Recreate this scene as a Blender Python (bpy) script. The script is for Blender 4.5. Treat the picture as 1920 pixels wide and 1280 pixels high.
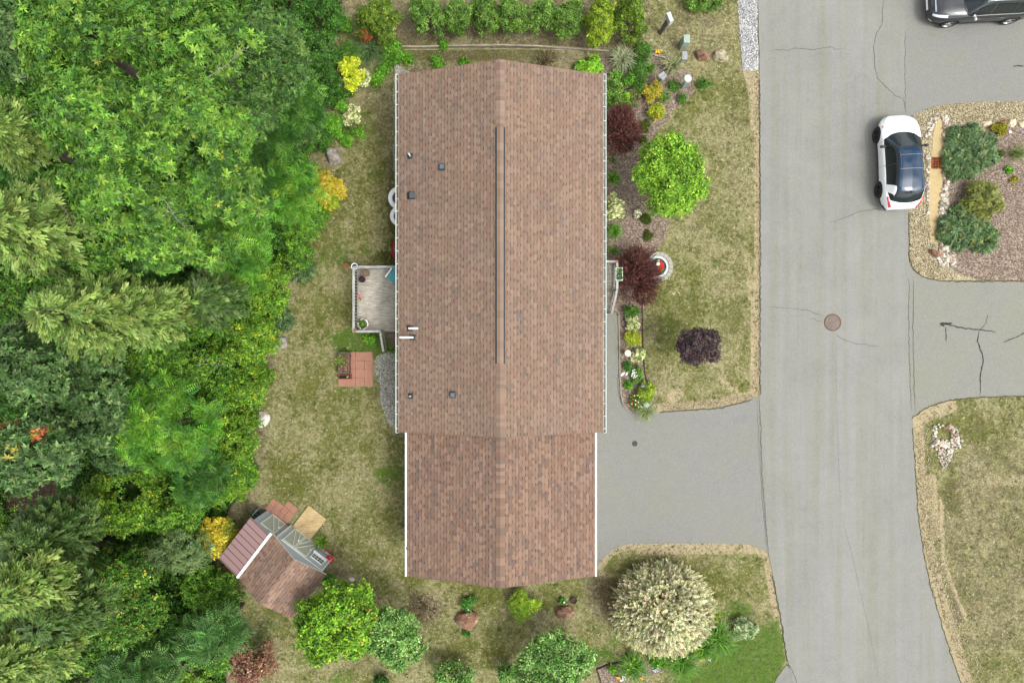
import bpy, bmesh, math, random
import numpy as np
from mathutils import Vector, Matrix, noise as mnoise

# ------------------------------------------------------------------ camera, sky, sun, exposure
H = 31.5            # height of the drone camera above the lawn, metres
FPX = 1280.0        # focal length in photograph pixels (24 mm on 36 mm, 1920 px wide)
SC = bpy.context.scene
for o in list(bpy.data.objects):
    bpy.data.objects.remove(o)
cam_d = bpy.data.cameras.new('camera')
cam_d.lens = 24; cam_d.sensor_width = 36; cam_d.clip_start = 0.5; cam_d.clip_end = 500
cam = bpy.data.objects.new('camera', cam_d)
cam.location = (0, 0, H)
SC.collection.objects.link(cam)
SC.camera = cam

SUN_AZ, SUN_EL = 118.0, 60.0      # clockwise from +Y, and above the horizon, degrees
world = bpy.data.worlds.new('World'); SC.world = world
world.use_nodes = True
wn = world.node_tree
wn.nodes.clear()
w_out = wn.nodes.new('ShaderNodeOutputWorld'); w_bg = wn.nodes.new('ShaderNodeBackground')
w_sky = wn.nodes.new('ShaderNodeTexSky'); w_sky.sky_type = 'NISHITA'; w_sky.sun_disc = False
w_sky.sun_elevation = math.radians(SUN_EL); w_sky.sun_rotation = math.radians(SUN_AZ)
w_sky.dust_density = 4.0; w_sky.air_density = 1.0; w_sky.ozone_density = 1.0
# cloud cover: white cloud with a few blue gaps
w_tc = wn.nodes.new('ShaderNodeTexCoord'); w_n = wn.nodes.new('ShaderNodeTexNoise')
w_n.inputs['Scale'].default_value = 2.6; w_n.inputs['Detail'].default_value = 6
w_r = wn.nodes.new('ShaderNodeValToRGB')
w_r.color_ramp.elements[0].position = 0.40; w_r.color_ramp.elements[1].position = 0.52
w_hsv = wn.nodes.new('ShaderNodeHueSaturation'); w_hsv.inputs['Saturation'].default_value = 0.10
w_hsv.inputs['Value'].default_value = 2.9
w_m = wn.nodes.new('ShaderNodeMixRGB')
wn.links.new(w_tc.outputs['Generated'], w_n.inputs['Vector'])
wn.links.new(w_n.outputs['Fac'], w_r.inputs['Fac'])
wn.links.new(w_sky.outputs['Color'], w_hsv.inputs['Color'])
wn.links.new(w_r.outputs['Color'], w_m.inputs['Fac'])
wn.links.new(w_sky.outputs['Color'], w_m.inputs['Color1'])
wn.links.new(w_hsv.outputs['Color'], w_m.inputs['Color2'])
wn.links.new(w_m.outputs['Color'], w_bg.inputs['Color'])
w_bg.inputs['Strength'].default_value = 0.15
wn.links.new(w_bg.outputs['Background'], w_out.inputs['Surface'])

sun_d = bpy.data.lights.new('sun', 'SUN'); sun_d.energy = 1.5; sun_d.angle = math.radians(14)
sun_d.color = (1.0, 0.965, 0.91)
sun = bpy.data.objects.new('sun', sun_d); SC.collection.objects.link(sun)
_a, _e = math.radians(SUN_AZ), math.radians(SUN_EL)
sun_dir = Vector((math.sin(_a) * math.cos(_e), math.cos(_a) * math.cos(_e), math.sin(_e)))
sun.rotation_euler = sun_dir.to_track_quat('Z', 'Y').to_euler()

SC.view_settings.view_transform = 'Standard'
SC.view_settings.look = 'None'
SC.view_settings.exposure = 0.13
SC.view_settings.gamma = 1.0
SC.cycles.max_bounces = 6; SC.cycles.diffuse_bounces = 4; SC.cycles.glossy_bounces = 2
SC.cycles.transmission_bounces = 3; SC.cycles.transparent_max_bounces = 4

# ------------------------------------------------------------------ helpers
COL = SC.collection
def lin(r, g, b, f=1.0):
    """sRGB bytes -> linear albedo scaled by f"""
    def c(v):
        v /= 255.0
        return v / 12.92 if v <= 0.04045 else ((v + 0.055) / 1.055) ** 2.4
    return (c(r) * f, c(g) * f, c(b) * f)
def G(px, py, z=0.0):
    """world point at height z seen at photograph pixel (px, py)"""
    s = (H - z) / FPX
    return Vector(((px - 960) * s, (640 - py) * s, z))
def tag(o, label=None, cat=None, group=None, kind=None):
    if label: o['label'] = label
    if cat: o['category'] = cat
    if group: o['group'] = group
    if kind: o['kind'] = kind
    return o
def empty(name, loc=(0, 0, 0), rz=0.0, label=None, cat=None, group=None):
    o = bpy.data.objects.new(name, None); COL.objects.link(o)
    o.location = loc; o.rotation_euler = (0, 0, rz); o.empty_display_size = 0.2
    return tag(o, label, cat, group)
def link_mesh(name, me, mat, parent=None, loc=None):
    o = bpy.data.objects.new(name, me); COL.objects.link(o)
    if mat is not None:
        me.materials.append(mat)
    if parent is not None: o.parent = parent
    if loc is not None: o.location = loc
    return o
def np_mesh(name, V, F, col=None, smooth=False):
    """V (n,3); F (m,k) faces of one size; col (n,3) per vertex colour"""
    V = np.asarray(V, dtype=np.float32); F = np.asarray(F, dtype=np.int32)
    me = bpy.data.meshes.new(name)
    m, k = F.shape
    me.vertices.add(len(V)); me.vertices.foreach_set('co', V.ravel())
    me.loops.add(m * k); me.loops.foreach_set('vertex_index', F.ravel())
    me.polygons.add(m)
    me.polygons.foreach_set('loop_start', np.arange(0, m * k, k, dtype=np.int32))
    me.polygons.foreach_set('loop_total', np.full(m, k, dtype=np.int32))
    if smooth: me.polygons.foreach_set('use_smooth', np.ones(m, dtype=bool))
    me.update(calc_edges=True)
    if col is not None:
        a = me.color_attributes.new('Col', 'FLOAT_COLOR', 'POINT')
        c4 = np.ones((len(V), 4), dtype=np.float32); c4[:, :3] = col
        a.data.foreach_set('color', c4.ravel())
    return me

class MB:
    """collects shapes, builds them as ONE mesh object"""
    def __init__(s): s.bm = bmesh.new()
    def _xf(s, vs, M):
        if M is not None:
            for v in vs: v.co = M @ v.co
    def box(s, x0, x1, y0, y1, z0, z1, M=None, bev=0.0):
        r = bmesh.ops.create_cube(s.bm, size=1.0)['verts']
        for v in r:
            v.co = Vector((x0 + (v.co.x + .5) * (x1 - x0), y0 + (v.co.y + .5) * (y1 - y0), z0 + (v.co.z + .5) * (z1 - z0)))
        if bev > 0:
            es = list({e for v in r for e in v.link_edges})
            g = bmesh.ops.bevel(s.bm, geom=es, offset=bev, segments=2, affect='EDGES', profile=.7)
            r = list(set(g['verts']) | {v for v in r if v.is_valid})
        s._xf(r, M); return r
    def tube(s, p0, p1, r0, r1=None, seg=8, cap=True):
        r1 = r0 if r1 is None else r1
        p0, p1 = Vector(p0), Vector(p1); d = p1 - p0
        if d.length < 1e-6: return
        q = d.to_track_quat('Z', 'Y').to_matrix().to_4x4()
        M = Matrix.Translation((p0 + p1) / 2) @ q
        bmesh.ops.create_cone(s.bm, cap_ends=cap, segments=seg, radius1=r0, radius2=max(r1, 1e-4), depth=d.length, matrix=M)
    def path(s, pts, r, seg=8):
        rs = r if isinstance(r, (list, tuple)) else [r] * len(pts)
        for i in range(len(pts) - 1):
            s.tube(pts[i], pts[i + 1], rs[i], rs[i + 1], seg)
            if 0 < i: bmesh.ops.create_icosphere(s.bm, subdivisions=1, radius=rs[i] * 1.0, matrix=Matrix.Translation(Vector(pts[i])))
    def bar(s, p0, p1, w, h):
        """rectangular bar from p0 to p1, width w (horizontal), height h"""
        p0, p1 = Vector(p0), Vector(p1); d = p1 - p0; L = d.length
        x = d.normalized(); y = Vector((0, 0, 1)).cross(x)
        if y.length < 1e-3: y = Vector((0, 1, 0))
        y.normalize(); z = x.cross(y)
        M = Matrix((x, y, z)).transposed().to_4x4(); M.translation = p0
        s.box(0, L, -w / 2, w / 2, -h / 2, h / 2, M)
    def lathe(s, prof, seg=24, M=None, cap=True):
        rings = []
        for r, z in prof:
            rings.append([s.bm.verts.new((r * math.cos(2 * math.pi * i / seg), r * math.sin(2 * math.pi * i / seg), z)) for i in range(seg)])
        for a, b in zip(rings[:-1], rings[1:]):
            for i in range(seg):
                j = (i + 1) % seg
                s.bm.faces.new((a[i], a[j], b[j], b[i]))
        if cap:
            s.bm.faces.new(rings[-1]); s.bm.faces.new(list(reversed(rings[0])))
        s._xf([v for r in rings for v in r], M)
    def poly(s, pts, z0, z1):
        """vertical prism"""
        a = [s.bm.verts.new((p[0], p[1], z0)) for p in pts]; b = [s.bm.verts.new((p[0], p[1], z1)) for p in pts]
        s.bm.faces.new(b); s.bm.faces.new(list(reversed(a)))
        n = len(pts)
        for i in range(n):
            j = (i + 1) % n
            s.bm.faces.new((a[i], a[j], b[j], b[i]))
    def quad(s, *pts):
        return s.bm.faces.new([s.bm.verts.new(p) for p in pts])
    def ball(s, c, r, sub=2, sc=(1, 1, 1)):
        bmesh.ops.create_icosphere(s.bm, subdivisions=sub, radius=r, matrix=Matrix.Translation(Vector(c)) @ Matrix.Diagonal((*sc, 1)))
    def build(s, name, mat, parent=None, smooth=False, loc=None, fix=True):
        if fix: bmesh.ops.recalc_face_normals(s.bm, faces=s.bm.faces[:])
        me = bpy.data.meshes.new(name); s.bm.to_mesh(me); s.bm.free()
        if smooth:
            me.polygons.foreach_set('use_smooth', np.ones(len(me.polygons), dtype=bool))
            try: me.set_sharp_from_angle(angle=math.radians(38))
            except Exception: pass
        return link_mesh(name, me, mat, parent, loc)

# ------------------------------------------------------------------ materials
class NB:
    def __init__(s, name, rough=0.7):
        s.m = bpy.data.materials.new(name); s.m.use_nodes = True
        s.t = s.m.node_tree; s.b = s.t.nodes['Principled BSDF']
        s.b.inputs['Roughness'].default_value = rough
        s.b.inputs['Specular IOR Level'].default_value = 0.3
        s._pos = None
    def n(s, ty, **kw):
        x = s.t.nodes.new('ShaderNode' + ty)
        for k, v in kw.items(): setattr(x, k, v)
        return x
    def put(s, sock, v):
        if isinstance(v, bpy.types.NodeSocket): s.t.links.new(v, sock)
        elif isinstance(v, (tuple, list)) and len(v) == 3 and sock.type == 'RGBA': sock.default_value = (*v, 1)
        else: sock.default_value = v
    def pos(s):
        if s._pos is None: s._pos = s.n('NewGeometry').outputs['Position']
        return s._pos
    def obj(s): return s.n('TexCoord').outputs['Object']
    def scale(s, vec, sc, rot=(0, 0, 0)):
        x = s.n('Mapping'); s.put(x.inputs['Vector'], vec)
        x.inputs['Scale'].default_value = sc; x.inputs['Rotation'].default_value = rot
        return x.outputs[0]
    def noise(s, vec, scale, detail=4, rough=.55, dist=0.0):
        x = s.n('TexNoise'); s.put(x.inputs['Vector'], vec)
        x.inputs['Scale'].default_value = scale; x.inputs['Detail'].default_value = detail
        x.inputs['Roughness'].default_value = rough; x.inputs['Distortion'].default_value = dist
        return x.outputs['Fac']
    def vor(s, vec, scale, feature='F1', out='Distance', rnd=1.0):
        x = s.n('TexVoronoi', feature=feature); s.put(x.inputs['Vector'], vec)
        x.inputs['Scale'].default_value = scale; x.inputs['Randomness'].default_value = rnd
        return x.outputs[out]
    def ramp(s, f, *stops, interp='LINEAR'):
        x = s.n('ValToRGB'); s.put(x.inputs['Fac'], f); cr = x.color_ramp; cr.interpolation = interp
        while len(cr.elements) < len(stops): cr.elements.new(0.5)
        for e, (p, c) in zip(cr.elements, stops):
            e.position = p
            e.color = (c, c, c, 1) if isinstance(c, (int, float)) else (*c, 1)
        return x.outputs['Color']
    def mix(s, f, a, b, mode='MIX'):
        x = s.n('MixRGB', blend_type=mode)
        s.put(x.inputs['Fac'], f); s.put(x.inputs['Color1'], a); s.put(x.inputs['Color2'], b)
        return x.outputs['Color']
    def math(s, op, a, b=None, clamp=False):
        x = s.n('Math', operation=op, use_clamp=clamp); s.put(x.inputs[0], a)
        if b is not None: s.put(x.inputs[1], b)
        return x.outputs[0]
    def attr(s, name, out='Color'):
        x = s.n('Attribute', attribute_name=name); return x.outputs[out]
    def sep(s, c):
        x = s.n('SeparateColor'); s.put(x.inputs[0], c); return x.outputs
    def bump(s, h, strength=.5, dist=.02):
        x = s.n('Bump'); s.put(x.inputs['Height'], h)
        x.inputs['Strength'].default_value = strength; x.inputs['Distance'].default_value = dist
        s.t.links.new(x.outputs[0], s.b.inputs['Normal'])
    def col(s, c): s.put(s.b.inputs['Base Color'], c); return s.m
    def set(s, **kw):
        for k, v in kw.items(): s.put(s.b.inputs[k.replace('_', ' ')], v)
        return s

def simple(name, c, rough=.6, var=.12, scale=9, metal=0.0, bump=0.0, coat=0.0, spec=.3):
    """plain surface with slight natural unevenness"""
    k = NB(name, rough); v = k.obj()
    f = k.noise(v, scale, 5, .6)
    a = tuple(x * (1 - var) for x in c); b = tuple(min(1, x * (1 + var)) for x in c)
    k.col(k.ramp(f, (.3, a), (.7, b)))
    k.set(Metallic=metal, Specular_IOR_Level=spec)
    if coat: k.set(Coat_Weight=coat, Coat_Roughness=.05)
    if bump: k.bump(k.noise(v, scale * 4, 4), bump, .01)
    return k.m

def foliage_mat(name, trans=.14, rough=.5):
    k = NB(name, rough)
    c = k.attr('Col'); k.col(c); k.set(Specular_IOR_Level=.22)
    tr = k.n('BsdfTranslucent'); k.put(tr.inputs['Color'], k.mix(1.0, c, (1.0, 1.15, .45), 'MULTIPLY'))
    mx = k.n('MixShader'); mx.inputs[0].default_value = trans
    k.t.links.new(k.b.outputs[0], mx.inputs[1]); k.t.links.new(tr.outputs[0], mx.inputs[2])
    out = [n for n in k.t.nodes if n.type == 'OUTPUT_MATERIAL'][0]
    k.t.links.new(mx.outputs[0], out.inputs['Surface'])
    return k.m
M_LEAF = foliage_mat('leaf')
M_VCOL = NB('painted_by_piece', .8); M_VCOL.col(M_VCOL.attr('Col')); M_VCOL = M_VCOL.m

def bark_mat():
    k = NB('bark', .9); v = k.obj()
    f = k.noise(k.scale(v, (6, 6, 1.5)), 5, 6, .6)
    k.col(k.ramp(f, (.3, (.05, .038, .028)), (.7, (.16, .13, .10)))); k.bump(f, .6, .02)
    return k.m
M_BARK = bark_mat()
# ------------------------------------------------------------------ ground masks
def sdf(P, poly):
    """signed distance (negative inside) of points P (n,2) to a polygon"""
    poly = np.asarray(poly, float); d = np.full(len(P), 1e9); s = np.zeros(len(P), bool)
    n = len(poly)
    for i in range(n):
        a, b = poly[i], poly[(i + 1) % n]
        e = b - a; w = P - a
        t = np.clip((w @ e) / max(e @ e, 1e-9), 0, 1)
        dd = w - t[:, None] * e
        d = np.minimum(d, (dd ** 2).sum(1))
        c = ((a[1] <= P[:, 1]) & (b[1] > P[:, 1])) | ((b[1] <= P[:, 1]) & (a[1] > P[:, 1]))
        xi = a[0] + (P[:, 1] - a[1]) / (e[1] if abs(e[1]) > 1e-9 else 1e-9) * e[0]
        s ^= c & (P[:, 0] < xi)
    d = np.sqrt(d)
    return np.where(s, -d, d)
def seg_dist(P, line):
    line = np.asarray(line, float); d = np.full(len(P), 1e9)
    for a, b in zip(line[:-1], line[1:]):
        e = b - a; w = P - a
        t = np.clip((w @ e) / max(e @ e, 1e-9), 0, 1)
        dd = w - t[:, None] * e
        d = np.minimum(d, (dd ** 2).sum(1))
    return np.sqrt(d)

FOREST = [(-400, -300), (655, -300), (655, 20), (640, 60), (610, 110), (625, 170), (620, 240), (590, 300), (585, 360), (600, 400), (570, 450),
          (550, 500), (535, 560), (520, 620), (505, 690), (480, 760), (470, 860), (455, 940), (440, 965), (400, 1040),
          (440, 1090), (445, 1150), (430, 1200), (440, 1300), (440, 1600), (-400, 1600)]
LUSH = [(1225, 1300), (1300, 1252), (1350, 1215), (1420, 1178), (1458, 1158), (1470, 1190), (1476, 1240), (1462, 1262), (1450, 1330), (1200, 1340)]
MULCH = [(1128, 98), (1200, 88), (1290, 120), (1310, 160), (1275, 195), (1240, 235), (1225, 262), (1200, 300), (1195, 350), (1215, 385), (1250, 400), (1262, 425),
         (1240, 455), (1222, 478), (1215, 520), (1208, 580), (1204, 640), (1208, 700), (1222, 735), (1236, 770), (1190, 778), (1172, 768), (1163, 740), (1158, 590), (1100, 590), (1085, 400), (1085, 140)]
TOPBED = [(650, 96), (740, 90), (900, 90), (1060, 92), (1140, 100), (1180, 110), (1130, 150), (1000, 150), (740, 150), (700, 130)]
HEDGEBED = [(655, -300), (1215, -300), (1222, 20), (1205, 75), (1130, 92), (900, 86), (740, 88), (660, 90)]
ISLAND_MULCH = [(1790, 525), (1788, 470), (1782, 420), (1776, 330), (1774, 250), (1786, 236), (1850, 232), (1960, 230), (1960, 530)]
WILLOWBED = [(1118, 1252), (1140, 1240), (1180, 1240), (1260, 1230), (1330, 1190), (1395, 1150), (1418, 1172), (1400, 1192), (1340, 1222), (1290, 1250), (1200, 1268), (1130, 1300)]

def grid_axis(lo, hi, step, far):
    inner = np.arange(lo, hi + 1e-6, step)
    return np.concatenate([[-far, -far * .6, lo - 12, lo - 4, lo - 1], inner, [hi + 1, hi + 4, hi + 12, far * .6, far]])
gx = grid_axis(-26, 26, .1, 160); gy = grid_axis(-18, 18, .1, 160)
XX, YY = np.meshgrid(gx, gy)
nx, ny = len(gx), len(gy)
gv = np.stack([XX.ravel(), YY.ravel(), np.zeros(nx * ny)], 1)
PP = np.stack([gv[:, 0] * FPX / H + 960, 640 - gv[:, 1] * FPX / H], 1)      # where a ground point lies in the photograph's plan
sm = lambda d, w: np.clip(.5 - d / (2 * w), 0, 1)
aG = np.zeros(len(PP)); aS = aG.copy(); aD = aG.copy(); aM = aG.copy()
def blob(arr, x, y, r, w, ry=None):
    ry = ry or r
    d = np.sqrt(((PP[:, 0] - x) / r) ** 2 + ((PP[:, 1] - y) / ry) ** 2)
    np.maximum(arr, w * np.clip(1.35 - d, 0, 1) / .7 if False else w * np.clip((1.35 - d) / .7, 0, 1), out=arr)
# lush green grass
aG = np.maximum(aG, sm(sdf(PP, LUSH), 8))
for b in [(1385, 1145, 26, .95, 22), (1340, 1150, 20, .8), (1128, 1232, 28, .95, 22), (640, 1272, 22, .7), (668, 640, 50, 1.3, 26), (720, 655, 26, 1.2), (640, 700, 12, .7, 40), (680, 728, 40, .5, 8),
          (722, 890, 26, .8, 22), (745, 880, 12, .6, 24), (700, 470, 26, .55, 10), (640, 480, 30, .6, 24), (600, 500, 26, .6, 28), (685, 240, 14, .5, 30), (700, 170, 16, .5, 10),
          (600, 560, 20, .35), (1330, 80, 16, .45, 8), (1345, 130, 40, .3, 8), (1315, 700, 18, .3), (500, 1060, 30, .3), (495, 1180, 40, .55, 22), (560, 1240, 30, .45, 30), (1250, 640, 26, .35), (1385, 1040, 20, .5, 12),
          (1290, 560, 18, .3), (1340, 500, 20, .3), (1265, 600, 30, .25), (520, 905, 30, .35, 16), (620, 960, 26, .25), (690, 950, 30, .2), (1335, 620, 20, .35), (1150, 1200, 16, .7)]:
    blob(aG, *b)
# pale sandy bare margins
def sandline(pts, w, k=1.0):
    global aS
    aS = np.maximum(aS, k * sm(seg_dist(PP, pts) - w, 5))
sandline([(1418, 132), (1420, 300), (1421, 740)], 5); sandline([(1402, 132), (1412, 170), (1416, 240)], 8)
sandline([(1418, 560), (1416, 740), (1350, 757), (1290, 762), (1238, 766)], 9)
sandline([(1270, 738), (1262, 745)], 12, .8); sandline([(1400, 480), (1410, 560)], 8, .5)
sandline([(1125, 1062), (1143, 1037), (1165, 1026), (1190, 1023), (1410, 1026), (1438, 1042), (1450, 1080)], 6); sandline([(1200, 1030), (1420, 1030)], 8, .85)
sandline([(1440, 1050), (1450, 1120), (1464, 1180), (1472, 1250)], 7, .9)
sandline([(1716, 790), (1722, 900), (1727, 960), (1740, 1040), (1760, 1120), (1785, 1200), (1815, 1300)], 14, .95)
sandline([(1720, 785), (1750, 770), (1780, 760)], 14, .85); sandline([(1765, 930), (1768, 1050), (1790, 1110), (1812, 1160)], 3, .9)
sandline([(1745, 900), (1750, 1000)], 14, .5); sandline([(1850, 900), (1940, 900)], 14, .4); sandline([(1235, 735), (1200, 742)], 6, .4)
sandline([(1200, 1085), (1120, 1075)], 8, .4); sandline([(1350, 710), (1380, 735)], 8, .5)
# bare dirt, bark litter, forest floor
aD = np.maximum(aD, sm(sdf(PP, FOREST), 14))
aD = np.maximum(aD, .75 * sm(sdf(PP, HEDGEBED), 6)); aD = np.maximum(aD, .6 * sm(sdf(PP, TOPBED), 8))
for b in [(720, 210, 22, .6, 60), (735, 320, 10, .6, 120), (700, 180, 30, .55), (620, 300, 20, .6), (1400, 230, 20, .2), (610, 1080, 50, .75, 20), (680, 1100, 30, .5, 16), (795, 1140, 34, .9, 36), (1130, 1115, 34, .85, 50), (705, 1060, 18, .5),
          (960, 1130, 22, .6, 34), (1005, 1160, 26, .6, 16), (1060, 1130, 30, .3), (470, 950, 20, .8, 16), (500, 960, 20, .7), (900, 1180, 50, .3, 12), (1280, 960, 1, 0), (560, 800, 1, 0), (650, 1250, 60, .5, 14), (780, 1180, 50, .4, 14),
          (1300, 1060, 60, .35, 14), (1795, 1140, 14, .8, 40), (1205, 690, 6, .5, 80), (1240, 600, 14, .3), (490, 830, 14, .6, 50), (530, 560, 12, .7, 40), (1190, 1240, 70, .6, 10), (1230, 330, 45, .4, 60), (1325, 670, 30, .4)]:
    blob(aD, *b)
# moss
for b in [(800, 70, 60, .9, 12), (860, 105, 120, .9, 12), (760, 80, 30, .8, 8), (900, 70, 60, .6, 8), (735, 380, 8, .9, 100), (720, 480, 18, .9, 10), (1310, 1070, 50, .6, 20), (1375, 170, 18, .6, 30),
          (620, 600, 50, .4, 40), (560, 880, 60, .4, 50), (650, 770, 50, .3, 60), (1280, 600, 60, .45, 80), (1365, 590, 30, .35), (1830, 800, 60, .55, 26), (1785, 930, 20, .8, 40), (1800, 1060, 20, .4, 70),
          (720, 1180, 60, .5, 30), (900, 1110, 60, .5, 26), (1060, 1120, 40, .5, 26), (1170, 1080, 40, .5), (1300, 1100, 100, .6, 30), (900, 1230, 80, .55, 30), (480, 1060, 30, .5), (700, 1000, 60, .25), (640, 430, 60, .35, 80), (690, 300, 40, .4, 90),
          (880, 1080, 60, .6, 16), (1150, 1050, 30, .4), (570, 700, 40, .3, 60), (1010, 90, 60, .4, 16), (780, 1080, 30, .4)]:
    blob(aM, *b)
for b in [(1860, 1020, 130, .58, 260), (1385, 260, 40, .45, 150), (1300, 60, 90, .55, 60), (1370, 520, 40, .4, 160), (1330, 420, 50, .35, 60), (1240, 700, 26, .45, 60), (1225, 600, 16, .5, 40), (1300, 1050, 120, .4, 20)]: blob(aD, *b)
g_idx = np.arange(nx * ny).reshape(ny, nx)
gF = np.stack([g_idx[:-1, :-1].ravel(), g_idx[:-1, 1:].ravel(), g_idx[1:, 1:].ravel(), g_idx[1:, :-1].ravel()], 1)
g_me = np_mesh('lawn', gv, gF, np.stack([aG, aS, aD], 1))
att = g_me.attributes.new('Moss', 'FLOAT', 'POINT'); att.data.foreach_set('value', aM.astype(np.float32))

def lawn_mat():
    k = NB('lawn_ground', .95); k.set(Specular_IOR_Level=.1)
    p = k.pos(); a = k.sep(k.attr('Col')); moss = k.attr('Moss', 'Fac')
    wob = k.n('TexNoise'); k.put(wob.inputs['Vector'], p); wob.inputs['Scale'].default_value = 4.0; wob.inputs['Detail'].default_value = 3
    pw = k.mix(.22, p, wob.outputs['Color'], 'ADD')
    def z(n, g): return k.math('MULTIPLY', k.math('SUBTRACT', n, .5), g)      # centred noise with gain
    n1 = k.noise(p, .5, 3, .6); n2 = k.noise(pw, 1.7, 4, .65); n3 = k.noise(pw, 6.5, 4, .7, .6); n4 = k.noise(pw, 15, 4, .75, .5); n5 = k.noise(p, 42, 3, .7)
    rough = k.math('ADD', z(n3, 2.6), z(n2, 1.3))
    straw = k.ramp(k.math('ADD', .5, k.math('ADD', z(n4, 1.6), z(n5, 1.2))), (.12, lin(98, 90, 54, .60)), (.42, lin(150, 143, 98, .60)), (.68, lin(186, 180, 138, .60)), (.92, lin(218, 210, 178, .60)))
    olive = k.ramp(k.math('ADD', .5, k.math('ADD', z(n4, 1.5), z(n5, 1.0))), (.15, lin(68, 74, 28, .60)), (.5, lin(110, 116, 54, .60)), (.85, lin(146, 148, 84, .60)))
    f = k.math('ADD', k.math('ADD', .47, rough), k.math('ADD', k.math('MULTIPLY', moss, .6), z(n1, 1.6)))
    f = k.math('ADD', f, z(n4, .8))
    base = k.mix(k.ramp(f, (.25, 0.0), (.80, 1.0)), straw, olive)
    tv = k.vor(pw, 2.1); tf = k.math('MULTIPLY', k.ramp(k.math('ADD', tv, z(n4, .35)), (.12, 1.0), (.30, 0.0)), k.ramp(k.math('ADD', n1, z(n2, .5)), (.42, 0.0), (.58, .85)))
    base = k.mix(tf, base, k.ramp(n4, (.3, lin(52, 66, 28, .56)), (.7, lin(92, 106, 54, .56))))
    def mask(src, amp=1.0, lo=.32, hi=.62):
        m = k.math('ADD', src, k.math('MULTIPLY', rough, amp)); m = k.math('ADD', m, z(n4, .5 * amp))
        return k.ramp(m, (lo, 0.0), (hi, 1.0))
    on = lambda s_, m: k.math('MULTIPLY', m, k.ramp(s_, (.02, 0.0), (.16, 1.0)))
    mossc = k.ramp(n4, (.3, lin(66, 66, 22, .56)), (.7, lin(108, 106, 48, .56)))
    base = k.mix(k.math('MULTIPLY', on(moss, mask(moss, .8, .45, .9)), .65), base, mossc)
    dirt = k.ramp(k.math('ADD', .5, k.math('ADD', z(n4, 1.6), z(n5, 1.4))), (.15, lin(82, 68, 50, .54)), (.5, lin(132, 116, 94, .54)), (.85, lin(184, 170, 148, .55)))
    base = k.mix(k.math('MULTIPLY', on(a[2], mask(a[2], .8, .38, .85)), .8), base, dirt)
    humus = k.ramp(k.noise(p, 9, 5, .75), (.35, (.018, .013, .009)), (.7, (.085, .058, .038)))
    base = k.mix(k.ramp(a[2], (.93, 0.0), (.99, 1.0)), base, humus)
    sand = k.ramp(k.math('ADD', .5, k.math('ADD', z(n4, 1.2), z(n5, 1.6))), (.15, lin(132, 114, 80, .54)), (.5, lin(194, 177, 138, .58)), (.85, lin(220, 206, 172, .60)))
    base = k.mix(k.math('MULTIPLY', on(a[1], mask(a[1], .38, .28, .55)), .95), base, sand)
    gr = k.ramp(k.math('ADD', .5, k.math('ADD', z(n3, 1.0), z(n4, 1.3))), (.15, lin(58, 88, 24, .56)), (.5, lin(90, 122, 42, .56)), (.85, lin(122, 146, 66, .56)))
    base = k.mix(k.math('MULTIPLY', on(a[0], mask(a[0], .7, .35, .85)), .9), base, gr)
    k.bump(k.math('ADD', n4, k.math('MULTIPLY', n5, .6)), .8, .06)
    return k.col(base)
ground = link_mesh('lawn', g_me, lawn_mat()); tag(ground, kind='structure')

# ------------------------------------------------------------------ pavement and beds
rng0 = np.random.default_rng(5)
def ragged(pts, step=.12, amp=.03, seed=0, closed=True):
    """subdivide an outline of world points and jitter it"""
    r = np.random.default_rng(seed); out = []
    n = len(pts)
    for i in range(n if closed else n - 1):
        a = Vector(pts[i][:2]); b = Vector(pts[(i + 1) % n][:2]); L = (b - a).length; m = max(1, int(L / step))
        nn = Vector((-(b - a).y, (b - a).x)); nn = nn / max(nn.length, 1e-6)
        for j in range(m):
            q = a.lerp(b, j / m)
            w = mnoise.noise(Vector((q.x * 1.3, q.y * 1.3, seed))) * amp * 2.2 + r.normal() * amp * .35
            out.append(q + nn * w)
    return out
def smooth_line(pts, it=2, closed=False):
    P = [Vector(p[:2]) for p in pts]
    for _ in range(it):
        Q = []
        n = len(P)
        rngi = range(n) if closed else range(n - 1)
        if not closed: Q.append(P[0])
        for i in rngi:
            a, b = P[i], P[(i + 1) % n]
            Q += [a.lerp(b, .25), a.lerp(b, .75)]
        if not closed: Q.append(P[-1])
        P = Q
    return P
def sheet(name, pxpts, mat, top, bottom=-.05, amp=.02, step=.15, seed=0, kind='structure', label=None, cat=None, smoothn=1, group=None):
    pts = [G(*p)[:2] for p in pxpts]
    if smoothn: pts = smooth_line(pts, smoothn, True)
    pts = ragged(pts, step, amp, seed)
    m = MB(); m.poly([(p[0], p[1]) for p in pts], bottom, top)
    bmesh.ops.triangulate(m.bm, faces=[f for f in m.bm.faces if len(f.verts) > 4])
    o = m.build(name, mat)
    return tag(o, label, cat, group, kind)

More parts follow.
